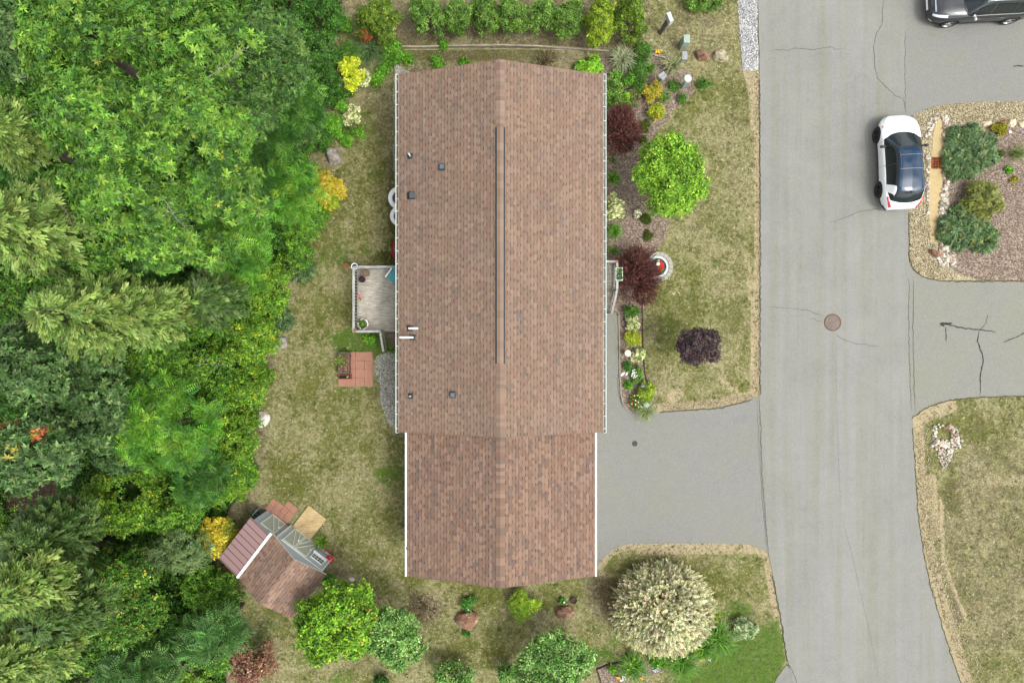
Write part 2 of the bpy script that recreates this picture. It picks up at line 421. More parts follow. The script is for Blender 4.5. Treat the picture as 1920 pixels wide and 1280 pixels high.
def asphalt(name, c, streak=(0, 0), warm=0.0, seed=0.0):
    k = NB(name, .88); p = k.pos(); k.set(Specular_IOR_Level=.25)
    def z(n, g): return k.math('MULTIPLY', k.math('SUBTRACT', n, .5), g)
    g = k.noise(p, 30, 3, .8); g1 = k.noise(p, 11, 4, .8); big = k.noise(p, .35, 4, .65, .5); med = k.noise(p, 1.8, 5, .75, .5)
    v = k.math('ADD', 1.0, k.math('ADD', k.math('ADD', z(g, .95), z(g1, .42)), k.math('ADD', z(med, .34), z(big, .34))))
    base = k.mix(1.0, c, v, 'MULTIPLY')
    # olive weathering in soft patches, or in long wheel lanes on the road
    if streak[0]:
        st = k.noise(k.scale(p, (1.5, .045, 1)), 1.25, 4, .7, .15); f = k.math('ADD', .45, k.math('ADD', z(st, 2.6), z(med, .8)))
    else: f = k.math('ADD', .35, k.math('ADD', z(big, 2.2), z(med, 1.4)))
    base = k.mix(1.0, base, k.ramp(f, (.15, (1.035, 1.035, 1.07)), (.85, (.925, .935, .855))), 'MULTIPLY')
    sp = k.ramp(k.vor(p, 9), (.05, 1.0), (.11, 0.0)); base = k.mix(k.math('MULTIPLY', sp, .35), base, tuple(min(1, x * 1.7) for x in c))
    dk = k.ramp(k.vor(p, .9), (.012, 1.0), (.020, 0.0)); base = k.mix(k.math('MULTIPLY', dk, .7), base, (.03, .03, .03))
    k.bump(g, .3, .01)
    return k.col(base)
M_ROAD = asphalt('road_asphalt', lin(175, 175, 166, .395), (1, 0))
M_DRIVE = asphalt('driveway_asphalt', lin(168, 168, 159, .395))
M_DRIVE2 = asphalt('old_asphalt', lin(171, 171, 158, .395))
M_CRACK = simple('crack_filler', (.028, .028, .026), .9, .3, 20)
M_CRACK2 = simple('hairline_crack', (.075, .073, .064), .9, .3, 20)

ROAD_L = [(1420, -120), (1421, 0), (1424, 132), (1424, 400), (1423, 745), (1426, 870), (1432, 960), (1439, 1030), (1448, 1070), (1458, 1130), (1468, 1185), (1477, 1240), (1490, 1290), (1515, 1390)]
ROAD_R = [(1695, -120), (1697, 0), (1698, 213), (1702, 300), (1703, 480), (1705, 520), (1706, 640), (1708, 760), (1712, 800), (1717, 900), (1721, 965), (1730, 1030), (1745, 1100), (1765, 1170), (1787, 1240), (1806, 1290), (1850, 1390)]
sheet('road', ROAD_L + ROAD_R[::-1], M_ROAD, .028, amp=.008, seed=1, smoothn=1)
sheet('driveway', [(1080, 575), (1158, 575), (1160, 650), (1162, 730), (1166, 752), (1176, 768), (1195, 775), (1240, 771), (1290, 768), (1340, 765), (1380, 757), (1412, 747), (1427, 744), (1431, 860),
                   (1436, 960), (1443, 1040), (1430, 1030), (1410, 1021), (1380, 1018), (1190, 1018), (1165, 1022), (1143, 1034), (1124, 1056), (1112, 1075), (1080, 1075)], M_DRIVE, .022, amp=.010, seed=2, smoothn=1)
sheet('neighbour_driveway', [(1690, -120), (2100, -120), (2100, 190), (1920, 189), (1850, 191), (1790, 194), (1755, 199), (1728, 208), (1712, 222), (1690, 240)], M_DRIVE, .022, amp=.010, seed=3)
sheet('neighbour_driveway', [(1692, 480), (1703, 490), (1710, 506), (1726, 518), (1756, 526), (1800, 527), (1920, 526), (2100, 522), (2100, 738), (1920, 741), (1830, 744), (1790, 748), (1760, 754), (1735, 764), (1718, 776), (1706, 790), (1692, 800)],
      M_DRIVE2, .018, amp=.010, seed=4)
sheet('pavement', [(1452, 1278), (1466, 1255), (1478, 1243), (1490, 1290), (1500, 1350), (1430, 1350)], M_DRIVE, .020, amp=.005, seed=9)

def mulch_mat(name, dark, mid, pale):
    k = NB(name, .95); p = k.pos(); k.set(Specular_IOR_Level=.1)
    v = k.vor(k.scale(p, (1, 1, 1), (0, 0, .6)), 22, out='Color'); h = k.sep(v)[0]
    n = k.noise(p, 26, 4, .7, 1)
    base = k.ramp(k.math('ADD', k.math('MULTIPLY', h, .45), k.math('MULTIPLY', n, .6)), (.25, dark), (.55, mid), (.85, pale))
    base = k.mix(k.math('MULTIPLY', k.ramp(k.noise(p, 1.4, 4), (.45, 0.0), (.7, 1.0)), .35), base, tuple(x * .7 for x in mid))
    k.bump(n, .6, .03)
    return k.col(base)
M_MULCH = mulch_mat('bark_mulch', lin(90, 76, 64, .56), lin(142, 124, 108, .57), lin(204, 188, 170, .6))
M_GRAVEL_TAN = mulch_mat('tan_gravel', lin(134, 118, 84, .55), lin(182, 168, 130, .55), lin(228, 218, 190, .58))
M_GRAVEL_GREY = mulch_mat('grey_gravel', lin(110, 108, 96, .6), lin(166, 164, 150, .62), lin(220, 218, 208, .62))
M_GRAVEL_WHITE = mulch_mat('white_gravel', lin(120, 120, 116, .55), lin(178, 178, 174, .6), lin(236, 236, 234, .65))
M_SAND = simple('swale_sand', lin(212, 188, 138, .52), .95, .10, 6)
sheet('mulch_bed', MULCH, M_MULCH, .012, amp=.07, seed=11)
sheet('mulch_bed', ISLAND_MULCH + [], M_MULCH, .020, amp=.04, seed=12)
sheet('mulch_bed', WILLOWBED, M_MULCH, .012, amp=.04, seed=13)
sheet('gravel_bed', [(1702, 228), (1712, 214), (1728, 206), (1755, 197), (1790, 193), (1920, 188), (2100, 188), (2100, 540), (1920, 524), (1800, 526), (1756, 525), (1728, 518), (1712, 506), (1704, 488), (1703, 400)], M_GRAVEL_TAN, .014, amp=.012, seed=14)
sheet('gravel_strip', [(714, 662), (744, 655), (775, 655), (775, 815), (746, 812), (728, 792), (716, 762), (713, 722), (704, 700), (704, 672)], M_GRAVEL_GREY, .012, amp=.05, seed=15)
sheet('gravel_strip', [(1385, -80), (1419, -80), (1420, 0), (1421, 132), (1393, 132), (1390, 100), (1384, 30)], M_GRAVEL_WHITE, .014, amp=.03, seed=16, smoothn=0)
sheet('sand_swale', [(1757, 222), (1768, 226), (1768, 300), (1765, 370), (1757, 420), (1752, 455), (1742, 455), (1741, 400), (1742, 330), (1745, 290), (1750, 250)], M_SAND, .024, amp=.03, seed=17)
sheet('gravel_strip', [(738, 120), (748, 120), (775, 140), (775, 420), (740, 420), (738, 300)], M_GRAVEL_GREY, .010, amp=.04, seed=18)

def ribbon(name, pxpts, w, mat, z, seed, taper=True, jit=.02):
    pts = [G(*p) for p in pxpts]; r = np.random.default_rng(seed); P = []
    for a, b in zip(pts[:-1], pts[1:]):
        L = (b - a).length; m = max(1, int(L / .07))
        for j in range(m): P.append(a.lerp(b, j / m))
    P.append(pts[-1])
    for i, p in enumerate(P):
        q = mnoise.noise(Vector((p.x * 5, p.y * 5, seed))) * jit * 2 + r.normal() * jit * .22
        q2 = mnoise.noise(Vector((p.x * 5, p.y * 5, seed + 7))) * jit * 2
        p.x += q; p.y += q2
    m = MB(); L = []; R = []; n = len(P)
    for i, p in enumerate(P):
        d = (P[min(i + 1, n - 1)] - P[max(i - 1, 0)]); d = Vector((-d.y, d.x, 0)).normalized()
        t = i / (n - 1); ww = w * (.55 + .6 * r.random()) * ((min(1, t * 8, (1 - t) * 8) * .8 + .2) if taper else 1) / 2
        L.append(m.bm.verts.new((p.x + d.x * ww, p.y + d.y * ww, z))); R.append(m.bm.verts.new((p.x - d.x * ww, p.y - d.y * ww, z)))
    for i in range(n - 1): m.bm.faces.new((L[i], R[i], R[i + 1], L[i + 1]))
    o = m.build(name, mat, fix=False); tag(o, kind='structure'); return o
ZR = .0325
cr = 0
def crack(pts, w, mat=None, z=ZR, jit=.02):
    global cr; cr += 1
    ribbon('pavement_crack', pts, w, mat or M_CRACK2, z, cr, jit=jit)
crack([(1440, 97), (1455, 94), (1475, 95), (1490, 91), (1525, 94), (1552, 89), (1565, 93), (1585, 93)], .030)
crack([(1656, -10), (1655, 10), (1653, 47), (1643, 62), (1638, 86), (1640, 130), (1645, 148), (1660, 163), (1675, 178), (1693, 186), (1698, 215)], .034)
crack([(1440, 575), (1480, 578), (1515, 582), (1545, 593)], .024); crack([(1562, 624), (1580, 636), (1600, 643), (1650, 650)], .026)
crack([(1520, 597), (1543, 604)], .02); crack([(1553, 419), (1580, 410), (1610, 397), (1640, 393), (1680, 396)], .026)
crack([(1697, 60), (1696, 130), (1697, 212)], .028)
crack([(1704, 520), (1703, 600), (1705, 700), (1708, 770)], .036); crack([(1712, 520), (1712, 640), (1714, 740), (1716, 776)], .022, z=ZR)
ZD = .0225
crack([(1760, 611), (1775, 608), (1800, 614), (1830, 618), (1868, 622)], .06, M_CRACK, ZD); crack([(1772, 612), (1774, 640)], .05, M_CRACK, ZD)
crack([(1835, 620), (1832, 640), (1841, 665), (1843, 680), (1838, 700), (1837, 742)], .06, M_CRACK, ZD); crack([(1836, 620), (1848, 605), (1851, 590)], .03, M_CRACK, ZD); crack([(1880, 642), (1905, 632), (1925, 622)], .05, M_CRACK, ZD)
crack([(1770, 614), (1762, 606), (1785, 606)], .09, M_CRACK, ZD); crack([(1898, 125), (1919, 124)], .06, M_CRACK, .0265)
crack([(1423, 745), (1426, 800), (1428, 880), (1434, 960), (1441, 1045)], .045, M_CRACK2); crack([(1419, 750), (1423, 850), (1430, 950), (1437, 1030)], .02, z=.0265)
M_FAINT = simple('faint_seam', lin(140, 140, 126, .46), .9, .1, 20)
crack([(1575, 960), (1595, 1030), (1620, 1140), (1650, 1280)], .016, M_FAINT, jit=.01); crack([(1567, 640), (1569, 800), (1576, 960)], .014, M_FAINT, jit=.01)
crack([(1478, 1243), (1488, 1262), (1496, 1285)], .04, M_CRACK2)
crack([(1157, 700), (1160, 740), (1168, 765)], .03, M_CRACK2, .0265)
# dark ribbons painting the crevice shadow along the asphalt edges
EDGE = simple('edge_shade', lin(92, 88, 66, .5), .95, .3, 14)
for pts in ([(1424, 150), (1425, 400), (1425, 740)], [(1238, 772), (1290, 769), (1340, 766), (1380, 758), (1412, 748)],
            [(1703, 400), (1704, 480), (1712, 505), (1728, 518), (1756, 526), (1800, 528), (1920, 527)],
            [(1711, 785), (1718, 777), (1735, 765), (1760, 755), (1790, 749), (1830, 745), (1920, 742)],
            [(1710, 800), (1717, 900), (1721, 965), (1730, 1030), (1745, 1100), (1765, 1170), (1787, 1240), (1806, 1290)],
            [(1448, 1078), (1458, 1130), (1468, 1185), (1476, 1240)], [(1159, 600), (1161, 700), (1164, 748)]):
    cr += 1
    ribbon('pavement_edge_shade', pts, .05, EDGE, .0335, cr, taper=False, jit=.03)

# manhole cover, utility lid and storm grate
def rust(name, a, b, rough=.8):
    k = NB(name, rough); v = k.obj(); k.col(k.ramp(k.noise(v, 7, 5, .7), (.3, a), (.7, b))); k.bump(k.noise(v, 40, 3), .3, .005); return k.m
M_MANH = rust('manhole_iron', lin(126, 112, 102, .5), lin(152, 138, 126, .5))
M_RIM = rust('rusty_rim', lin(104, 58, 40, .5), lin(142, 92, 70, .5))
c = G(1560.5, 604.5); mh = empty('manhole_cover', c, 0, 'round rusty brown iron manhole cover in the middle of the road', 'manhole cover')
m = MB(); m.lathe([(.0, .040), (.335, .040), (.345, .036), (.345, .02)][::1], 40, cap=False)
for i in range(-5, 6):
    for j in range(-5, 6):
        if (i * i + j * j) ** .5 < 5.3 and (i or j): m.box(i * .055 - .014, i * .055 + .014, j * .055 - .014, j * .055 + .014, .038, .044)
m.build('lid', M_MANH, mh, fix=True)
m = MB(); m.lathe([(.352, .02), (.352, .043), (.388, .043), (.40, .02)], 40, cap=False); m.build('rim', M_RIM, mh)
c = G(1190, 831); m = MB(); m.lathe([(.10, .01), (.125, .012), (.13, .028), (.11, .030), (.0, .030)], 20, cap=False)
tag(m.build('drain_lid', simple('dark_lid', lin(78, 78, 70, .5), .8), loc=c), 'small round dark grey lid set in the driveway', 'drain lid')
c = G(1757, 306); gr = empty('storm_grate', c, 0, 'square rusty orange storm drain grate in the sandy swale', 'drain grate')
M_RUST = rust('rust', lin(116, 56, 26, .55), lin(186, 108, 62, .6))
m = MB()
for s in (-1, 1):
    m.box(-.25, .25, s * .25 - .02, s * .25 + .02, .02, .06); m.box(s * .25 - .02, s * .25 + .02, -.229, .229, .02, .058)
m.build('frame', M_RUST, gr)
m = MB()
for i in range(6): x = -.19 + i * .076; m.box(x - .010, x + .010, -.23, .23, .03, .056)
for j in range(3): y = -.115 + j * .115; m.box(-.23, .23, y - .013, y + .013, .035, .0585)
m.build('bars', M_RUST, gr)
m = MB(); m.box(-.24, .24, -.24, .24, -.3, .026); m.build('pit', simple('pit_dark', (.02, .014, .01), .95), gr)
# ------------------------------------------------------------------ the long house
ZE, ZRG = 3.0, 4.54            # eave and ridge heights
XR = -.465; HW = 4.285         # ridge line x, half width at the eaves
Y0, Y1 = -3.79, 11.13          # main roof, bottom and top gable edges
SL = (ZRG - ZE) / HW
def roof_z(x): return ZRG - SL * abs(x - XR)
house = empty('ranch_house', (XR, 3.6, 0), 0, 'long single storey house with brown shingle gable roof and white gutters', 'house')
def HP(o):   # parent keeping world coordinates
    o.parent = house; o.location = (-XR, -3.6, 0); return o

SH_COL = [(lin(170, 145, 125), .34), (lin(176, 151, 131), .20), (lin(162, 138, 119), .22), (lin(168, 137, 120), .12), (lin(156, 135, 115), .07), (lin(152, 134, 123), .03), (lin(180, 149, 132), .02)]
SH_COL2 = [(lin(170, 141, 121), .30), (lin(177, 147, 127), .18), (lin(161, 132, 113), .20), (lin(156, 126, 109), .11), (lin(150, 128, 112), .10), (lin(142, 122, 112), .04), (lin(138, 122, 110), .02)]
def shingles(rng, P0, U, Vv, N, L, S, cols, f=.405, ex=.143, tmin=.12, tmax=.28):
    """shingle courses on a slope: P0 corner at the eave, U along the eave (length L), Vv up the slope (length S), N normal"""
    P0, U, Vv, N = (np.array(x, float) for x in (P0, U, Vv, N))
    cc = np.array([c for c, _ in cols]); pr = np.array([w for _, w in cols]); pr /= pr.sum()
    V = []; C = []
    def q(u0, u1, s0, s1, h0, h1, c):
        for u, s, h in ((u0, s0, h0), (u1, s0, h0), (u1, s1, h1), (u0, s1, h1)):
            V.append(P0 + U * u + Vv * s + N * h); C.append(c)
    nc = int(math.ceil(S / ex)); cl = np.array([1., 1, 1])
    for i in range(nc):
        s0 = i * ex; s1 = min(S, s0 + ex); u = 0.0; tooth = rng.random() < .5; ci = rng.choice(len(cc), p=pr); row = rng.normal(1, .02)
        while u < L - 1e-6:
            w = rng.uniform(tmin, tmax) if tooth else rng.uniform(tmin * .8, tmax * .6); u1 = min(L, u + w)
            if L - u1 < .06: u1 = L
            if rng.random() < .75: ci = rng.choice(len(cc), p=pr)
            c = cc[ci] * f * rng.normal(1, .03) * row
            h = .015 if tooth else .008
            q(u, u1, s0, s1, h, .003, c)                                  # the exposed tab
            a = P0 + U * u + Vv * s0; b = P0 + U * u1 + Vv * s0           # its butt edge
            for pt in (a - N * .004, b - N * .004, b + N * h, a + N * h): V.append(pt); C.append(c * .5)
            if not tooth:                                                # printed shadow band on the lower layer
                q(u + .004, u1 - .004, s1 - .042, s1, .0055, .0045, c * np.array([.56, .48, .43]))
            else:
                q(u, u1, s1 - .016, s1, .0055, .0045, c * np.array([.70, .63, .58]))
            u = u1; tooth = not tooth
    V = np.array(V); n = len(V) // 4
    return V, np.arange(n * 4).reshape(n, 4), np.array(C)
def shingle_mat():
    k = NB('roof_shingle', .92); k.set(Specular_IOR_Level=.15)
    c = k.attr('Col'); p = k.obj()
    g = k.ramp(k.noise(p, 60, 3, .7), (.3, .90), (.7, 1.10)); c = k.mix(1.0, c, g, 'MULTIPLY')
    b = k.ramp(k.noise(p, .5, 3, .6), (.35, (.96, .97, 1.0)), (.65, (1.04, 1.02, .99))); c = k.mix(1.0, c, b, 'MULTIPLY')
    k.bump(k.noise(p, 90, 2), .3, .003)
    return k.col(c)
M_SH = shingle_mat()
def join(parts):
    Vs, Fs, Cs = [], [], []; o = 0
    for V, F, C in parts: Vs.append(V); Fs.append(F + o); Cs.append(C); o += len(V)
    return np.concatenate(Vs), np.concatenate(Fs), np.concatenate(Cs)
rr = np.random.default_rng(21)
def gable_roof(name, xr, hw, ze, zr, y0, y1, cols, over=.02):
    sl = math.hypot(hw, zr - ze); cx, sz = hw / sl, (zr - ze) / sl
    A = shingles(rr, (xr - hw, y1, ze), (0, -1, 0), (cx, 0, sz), (-sz, 0, cx), y1 - y0, sl, cols)
    B = shingles(rr, (xr + hw, y0, ze), (0, 1, 0), (-cx, 0, sz), (sz, 0, cx), y1 - y0, sl, cols)
    V, F, C = join([A, B])
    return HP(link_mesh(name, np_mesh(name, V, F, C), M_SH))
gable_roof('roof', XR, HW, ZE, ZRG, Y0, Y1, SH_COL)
# deck boards under the shingles, fascia, soffit
M_WHITE = simple('white_trim', (.68, .69, .66), .5, .06)
M_DRIP = simple('drip_edge', lin(140, 116, 100, .5), .5, .05)
M_GUT = simple('gutter_white', (.66, .71, .63), .5, .06)
m = MB()
def slab(m, xr, hw, ze, zr, y0, y1, t=.12):
    z = -.006
    for s in (-1, 1):
        a = (xr + s * hw, ze + z); b = (xr, zr + z)
        vs = [(a[0], y0, a[1]), (b[0], y0, b[1]), (b[0], y1, b[1]), (a[0], y1, a[1])]
        top = [m.bm.verts.new(v) for v in vs]; bot = [m.bm.verts.new((v[0], v[1], v[2] - t)) for v in vs]
        m.bm.faces.new(top); m.bm.faces.new(bot[::-1])
        for i in range(4):
            j = (i + 1) % 4; m.bm.faces.new((top[i], bot[i], bot[j], top[j]))
slab(m, XR, HW - .004, ZE, ZRG, Y0 + .004, Y1 - .004); HP(m.build('roof_deck', M_DRIP))
# garage wing
GZE, GZR, GHW, GY0 = 2.83, 4.25, 3.95, -9.84
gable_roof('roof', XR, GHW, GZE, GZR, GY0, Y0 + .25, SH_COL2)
m = MB(); slab(m, XR, GHW - .004, GZE, GZR, GY0 + .004, Y0 + .25); HP(m.build('roof_deck', M_DRIP))

# ridge caps
def ridge_cap(name, y0, y1, zr, w, cols, f=.40, raise_=.02, step=.15, ex=None):
    V = []; C = []; cc = [c for c, _ in cols[:5]]
    y = y0
    while y < y1 - 1e-6:
        yb = min(y1, y + step); c = np.array(cc[rr.integers(len(cc))]) * f * rr.normal(1.03, .04)
        for s in (-1, 1):
            e = (XR + s * w, zr - SL * w)
            a = [(XR, y, zr + raise_ + .008), (e[0], y, e[1] + raise_ + .008), (e[0], yb, e[1] + raise_), (XR, yb, zr + raise_)]
            if s < 0: a = a[::-1]
            for p in a: V.append(p); C.append(c)
            for p in [(XR, y, zr + raise_ + .008), (e[0], y, e[1] + raise_ + .008), (e[0], y, e[1] + raise_ - .004), (XR, y, zr + raise_ - .004)]: V.append(p); C.append(c * .8)
            for p in [(e[0], y, e[1] + raise_ + .008), (e[0], yb, e[1] + raise_), (e[0], yb, e[1] - .004), (e[0], y, e[1] - .004)]: V.append(p); C.append(c * .7)
        y = yb
    V = np.array(V); n = len(V) // 4
    return HP(link_mesh(name, np_mesh(name, V, np.arange(n * 4).reshape(n, 4), np.array(C)), M_SH))
YV0, YV1 = (640 - 682) * 27 / 1280, (640 - 239) * 27 / 1280
ridge_cap('ridge_cap', Y0, YV0, ZRG, .17, SH_COL, f=.415); ridge_cap('ridge_cap', YV1, Y1, ZRG, .17, SH_COL, f=.415)
ridge_cap('ridge_cap', GY0, Y0 - .01, GZR, .19, SH_COL2, raise_=.016)
M_DARK = simple('black_plastic', (.022, .026, .030), .55, .15)
m = MB()
for s in (-1, 1):
    x = XR + s * .195; m.box(min(x, x - s * .07), max(x, x - s * .07), YV0, YV1, ZRG - SL * .165 - .03, ZRG - SL * .165 + .030)
m.box(XR - .115, XR + .115, YV0, YV1, ZRG - .06, ZRG + .012)
HP(m.build('ridge_vent', M_DARK))
ridge_cap('ridge_cap', YV0 + .01, YV1 - .01, ZRG, .135, SH_COL[:2] * 3, raise_=.072, step=.30)

# rake edges (thin metal drip edge down each gable)
M_DRIP = simple('drip_edge', lin(150, 118, 98, .5), .5, .05)
def rake(y, xr, hw, ze, zr, mat=M_DRIP):
    m = MB()
    for s in (-1, 1):
        m.bar((xr + s * hw, y, ze - .045), (xr, y, zr - .045), .016, .12)
    HP(m.build('fascia', mat))
rake(Y1 - .014, XR, HW, ZE, ZRG); rake(Y0 + .014, XR, HW, ZE, ZRG); rake(GY0 + .014, XR, GHW, GZE, GZR)

# gutters on brackets
def gutter(x, side, y0, y1, z, w=.115, hang=.56, mat=M_GUT, inner=True, lip=.016, bed=None):
    m = MB(); x0 = x; x1 = x + side * w
    lo, hi = min(x0, x1), max(x0, x1)
    m.box(lo, hi, y0, y1, z - .10, z - .088)                                     # bottom
    a = x1 - side * lip; m.box(min(a, x1), max(a, x1), y0, y1, z - .10, z + .004)    # front lip
    b = x0 + side * .006; m.box(min(b, x0), max(b, x0), y0, y1, z - .10, z - .002)
    m.box(lo, hi, y0 - .006, y0 + .004, z - .10, z + .002); m.box(lo, hi, y1 - .004, y1 + .006, z - .10, z + .002)
    o = HP(m.build('gutter', mat))
    y = y0 + .18; r = random.Random(int(abs(x) * 100))
    while y < y1 - .1:
        m = MB(); m.box(lo + .004, hi - .004, y - .009, y + .009, z - .008, z + .003); y += hang * r.uniform(.92, 1.08)
        m.build('bracket', M_WHITE, o)
    if inner:
        m = MB(); m.box(lo + .012, hi - .018, y0 + .01, y1 - .01, z - .087, z - .070); m.build('wet_leaves', bed or simple('gutter_debris', (.035, .038, .026), .9, .4, 6), o)
    return o
gutter(XR - HW - .004, -1, Y0 - .02, Y1 + .02, ZE + .01, w=.10)
gutter(XR + HW + .004, 1, Y0 - .02, Y1 + .02, ZE + .01, w=.11, mat=M_WHITE, lip=.018, bed=simple('gutter_pan', lin(126, 140, 124, .5), .7, .2, 4))
def covered(x, side, y0, y1, z):
    m = MB(); a, b = x, x + side * .075; m.box(min(a, b), max(a, b), y0, y1, z - .1, z + .01, bev=.008); HP(m.build('gutter', M_WHITE))
covered(XR - GHW - .003, -1, GY0 - .02, Y0 - .02, GZE); covered(XR + GHW + .003, 1, GY0 - .02, Y0 - .02, GZE)
m = MB(); m.box(XR - GHW - .03, XR - GHW + .03, -8.72, -8.62, GZE, GZE + .03); HP(m.build('strap', M_DARK))

# walls with siding
def siding(name, c):
    k = NB(name, .55); p = k.obj(); z = k.sep(p)[2] if False else k.n('SeparateXYZ'); k.put(z.inputs[0], p)
    w = k.math('FRACT', k.math('MULTIPLY', z.outputs[2], 8.0)); k.col(k.ramp(w, (0.0, tuple(x * .6 for x in c)), (.08, c), (1.0, c)))
    k.bump(w, .6, .01); return k.m
M_SIDE = siding('vinyl_siding', (.55, .53, .47))
WX0, WX1 = XR - HW + .36, XR + HW - .34
GX0, GX1 = XR - GHW + .30, XR + GHW - .28
def wall_box(x0, x1, y0, y1, ze_in, zr):
    m = MB(); t = .14
    m.box(x0, x0 + t, y0, y1, 0, ze_in); m.box(x1 - t, x1, y0, y1, 0, ze_in)
    for ya, yb in ((y0, y0 + t), (y1 - t, y1)):
        pts = [(x0 + t, 0), (x1 - t, 0), (x1 - t, ze_in + .04), (XR, zr), (x0 + t, ze_in + .04)]
        a = [m.bm.verts.new((p[0], ya + (.002 if ya == y0 else 0), p[1])) for p in pts]; b = [m.bm.verts.new((p[0], yb - .002, p[1])) for p in pts]
        m.bm.faces.new(a); m.bm.faces.new(b[::-1])
        for i in range(5): m.bm.faces.new((a[i], a[(i + 1) % 5], b[(i + 1) % 5], b[i]))
    return HP(m.build('wall', M_SIDE))
wall_box(WX0, WX1, Y0 + .3, Y1 - .35, roof_z(WX0) - .15, ZRG - .16)
wall_box(GX0, GX1, GY0 + .3, Y0 + .28, roof_z(GX0) - .46, GZR - .16)
M_GLASS = NB('window_glass', .06); M_GLASS.set(Specular_IOR_Level=.6); M_GLASS.col((.02, .025, .03)); M_GLASS = M_GLASS.m
def window(x, y, z, w, h, nx):
    """window in a wall facing +-x (nx)"""
    m = MB(); t = .05; d = .03 * nx
    def b(ya, yb, za, zb, dd=d): m.box(min(x, x + dd), max(x, x + dd), ya, yb, za, zb)
    b(y - w / 2 - t, y - w / 2, z - t, z + h + t); b(y + w / 2, y + w / 2 + t, z - t, z + h + t); b(y - w / 2, y + w / 2, z + h, z + h + t); b(y - w / 2, y + w / 2, z - t, z)
    b(y - w / 2, y + w / 2, z + h / 2 - .02, z + h / 2 + .02, d * .8)
    f = HP(m.build('window', M_WHITE)); m = MB(); m.box(min(x, x + d * .4), max(x, x + d * .4), y - w / 2, y + w / 2, z, z + h); m.build('pane', M_GLASS, f)
for y in (9.3, 6.3, -1.2): window(WX1, y, 1.3, 1.1, 1.2, 1)
for y in (9.0, 6.8, -2.2): window(WX0, y, 1.3, 1.1, 1.1, -1)
window(GX0, -6.5, 1.2, .9, 1.0, -1)
def door(x, y, z, nx, w=.95, h=2.03, name='door', mat=None):
    m = MB(); d = .05 * nx; m.box(min(x, x + d), max(x, x + d), y - w / 2, y + w / 2, z, z + h, bev=.01); o = HP(m.build(name, mat or M_WHITE)); return o
dd = door(WX1, 2.75, .82, 1, h=1.9); m = MB(); m.ball((WX1 + .09, 2.4, 1.75), .035, 2); m.build('handle', M_DARK, dd)
dd = door(WX0, 2.2, .72, -1, w=1.8, h=1.95); m = MB(); m.ball((WX0 - .09, 2.2, 1.65), .035, 2); m.build('handle', M_DARK, dd)
for y in (-5.35, -8.0):
    g = door(GX1, y, .03, 1, w=2.35, h=2.1, name='garage_door'); m = MB()
    for i in range(1, 4): m.box(GX1 + .05, GX1 + .056, y - 1.12, y + 1.12, .03 + i * .525 - .012, .03 + i * .525 + .012)
    m.build('panel_groove', simple('groove', (.25, .25, .24), .6), g)

# things that pierce the roof
def on_roof(px, py, dz=0.0):
    z = ZE
    for _ in range(6):
        p = G(px, py, z); z = roof_z(p.x) + dz
    return G(px, py, z)
SLA = math.atan(SL)
def flash(p, w, h, side, mat, name, extra=None, dz=.012):
    """a plate lying on the slope"""
    M = Matrix.Translation(p) @ Matrix.Rotation(side * SLA, 4, 'Y')
    m = MB(); m.box(-w / 2, w / 2, -h / 2, h / 2, .004, .004 + dz, M, bev=.005)
    if extra: extra(m, M)
    return HP(m.build(name, mat))
M_FLASH = simple('flashing', lin(104, 104, 92, .5), .6, .1); M_VTOP = simple('vent_cap', lin(106, 118, 122, .5), .4, .06)
M_RUB = simple('boot_rubber', lin(66, 70, 72, .45), .7, .15); M_PVC = simple('white_pvc', (.84, .83, .80), .3, .03)
def box_vent(px, py, w, cap, tall=.16, flange=.30, capoff=0.0):
    p = on_roof(px, py); o = flash(p, flange, flange, -1, M_FLASH, 'roof_vent')
    m = MB(); z = p.z
    m.box(p.x - w / 2, p.x + w / 2, p.y - w / 2, p.y + w / 2, z - .03, z + tall - .02); m.build('hood', M_DARK, o)
    m = MB(); m.box(p.x - cap / 2 + capoff, p.x + cap / 2 + capoff, p.y - cap / 2, p.y + cap / 2, z + tall - .02, z + tall, bev=.006); m.build('cap', M_VTOP, o)
box_vent(829, 314, .22, .17, capoff=-.0); box_vent(849, 739.5, .20, .16)
p = on_roof(771, 367); o = flash(p, .36, .30, -1, M_DARK, 'roof_vent'); m = MB()
vs = [(-.18, -.14, 0), (-.18, .14, 0), (-.06, .14, .14), (.17, .14, .14), (.17, -.14, .14), (-.06, -.14, .14), (.17, .14, 0), (.17, -.14, 0)]
V = [m.bm.verts.new((p.x + a, p.y + b, p.z + c + (.05 if c == 0 and a > 0 else (-.05 if c == 0 else 0)))) for a, b, c in vs]
for f in ((0, 5, 2, 1), (1, 2, 3, 6), (0, 7, 4, 5), (6, 3, 4, 7), (0, 1, 6, 7)): m.bm.faces.new([V[i] for i in f])
m.build('hood', M_DARK, o)
m = MB(); m.box(p.x - .055, p.x + .165, p.y - .125, p.y + .125, p.z + .141, p.z + .146); m.build('cap', simple('vent_top', lin(88, 94, 98, .5), .35, .06), o)
def pipe_vent(px, py, tip, h=.3, r=.028):
    p = on_roof(px, py)
    o = flash(p, .24, .24, -1, M_RUB, 'vent_pipe', lambda m, M: m.lathe([(.10, .012), (.085, .03), (.045, .06), (.04, .07)], 16, M, cap=False))
    m = MB(); q = p + Vector((0, 0, h)); m.tube(p, q, r, r, 14); m.build('pipe', M_PVC, o, smooth=True)
    m = MB(); m.tube(q + Vector((0, 0, .001)), q + Vector((0, 0, .003)), r * .7, r * .7, 12); m.build('bore', M_DARK, o)
pipe_vent(769, 293, 0, .42); pipe_vent(770, 742, 0, .34)
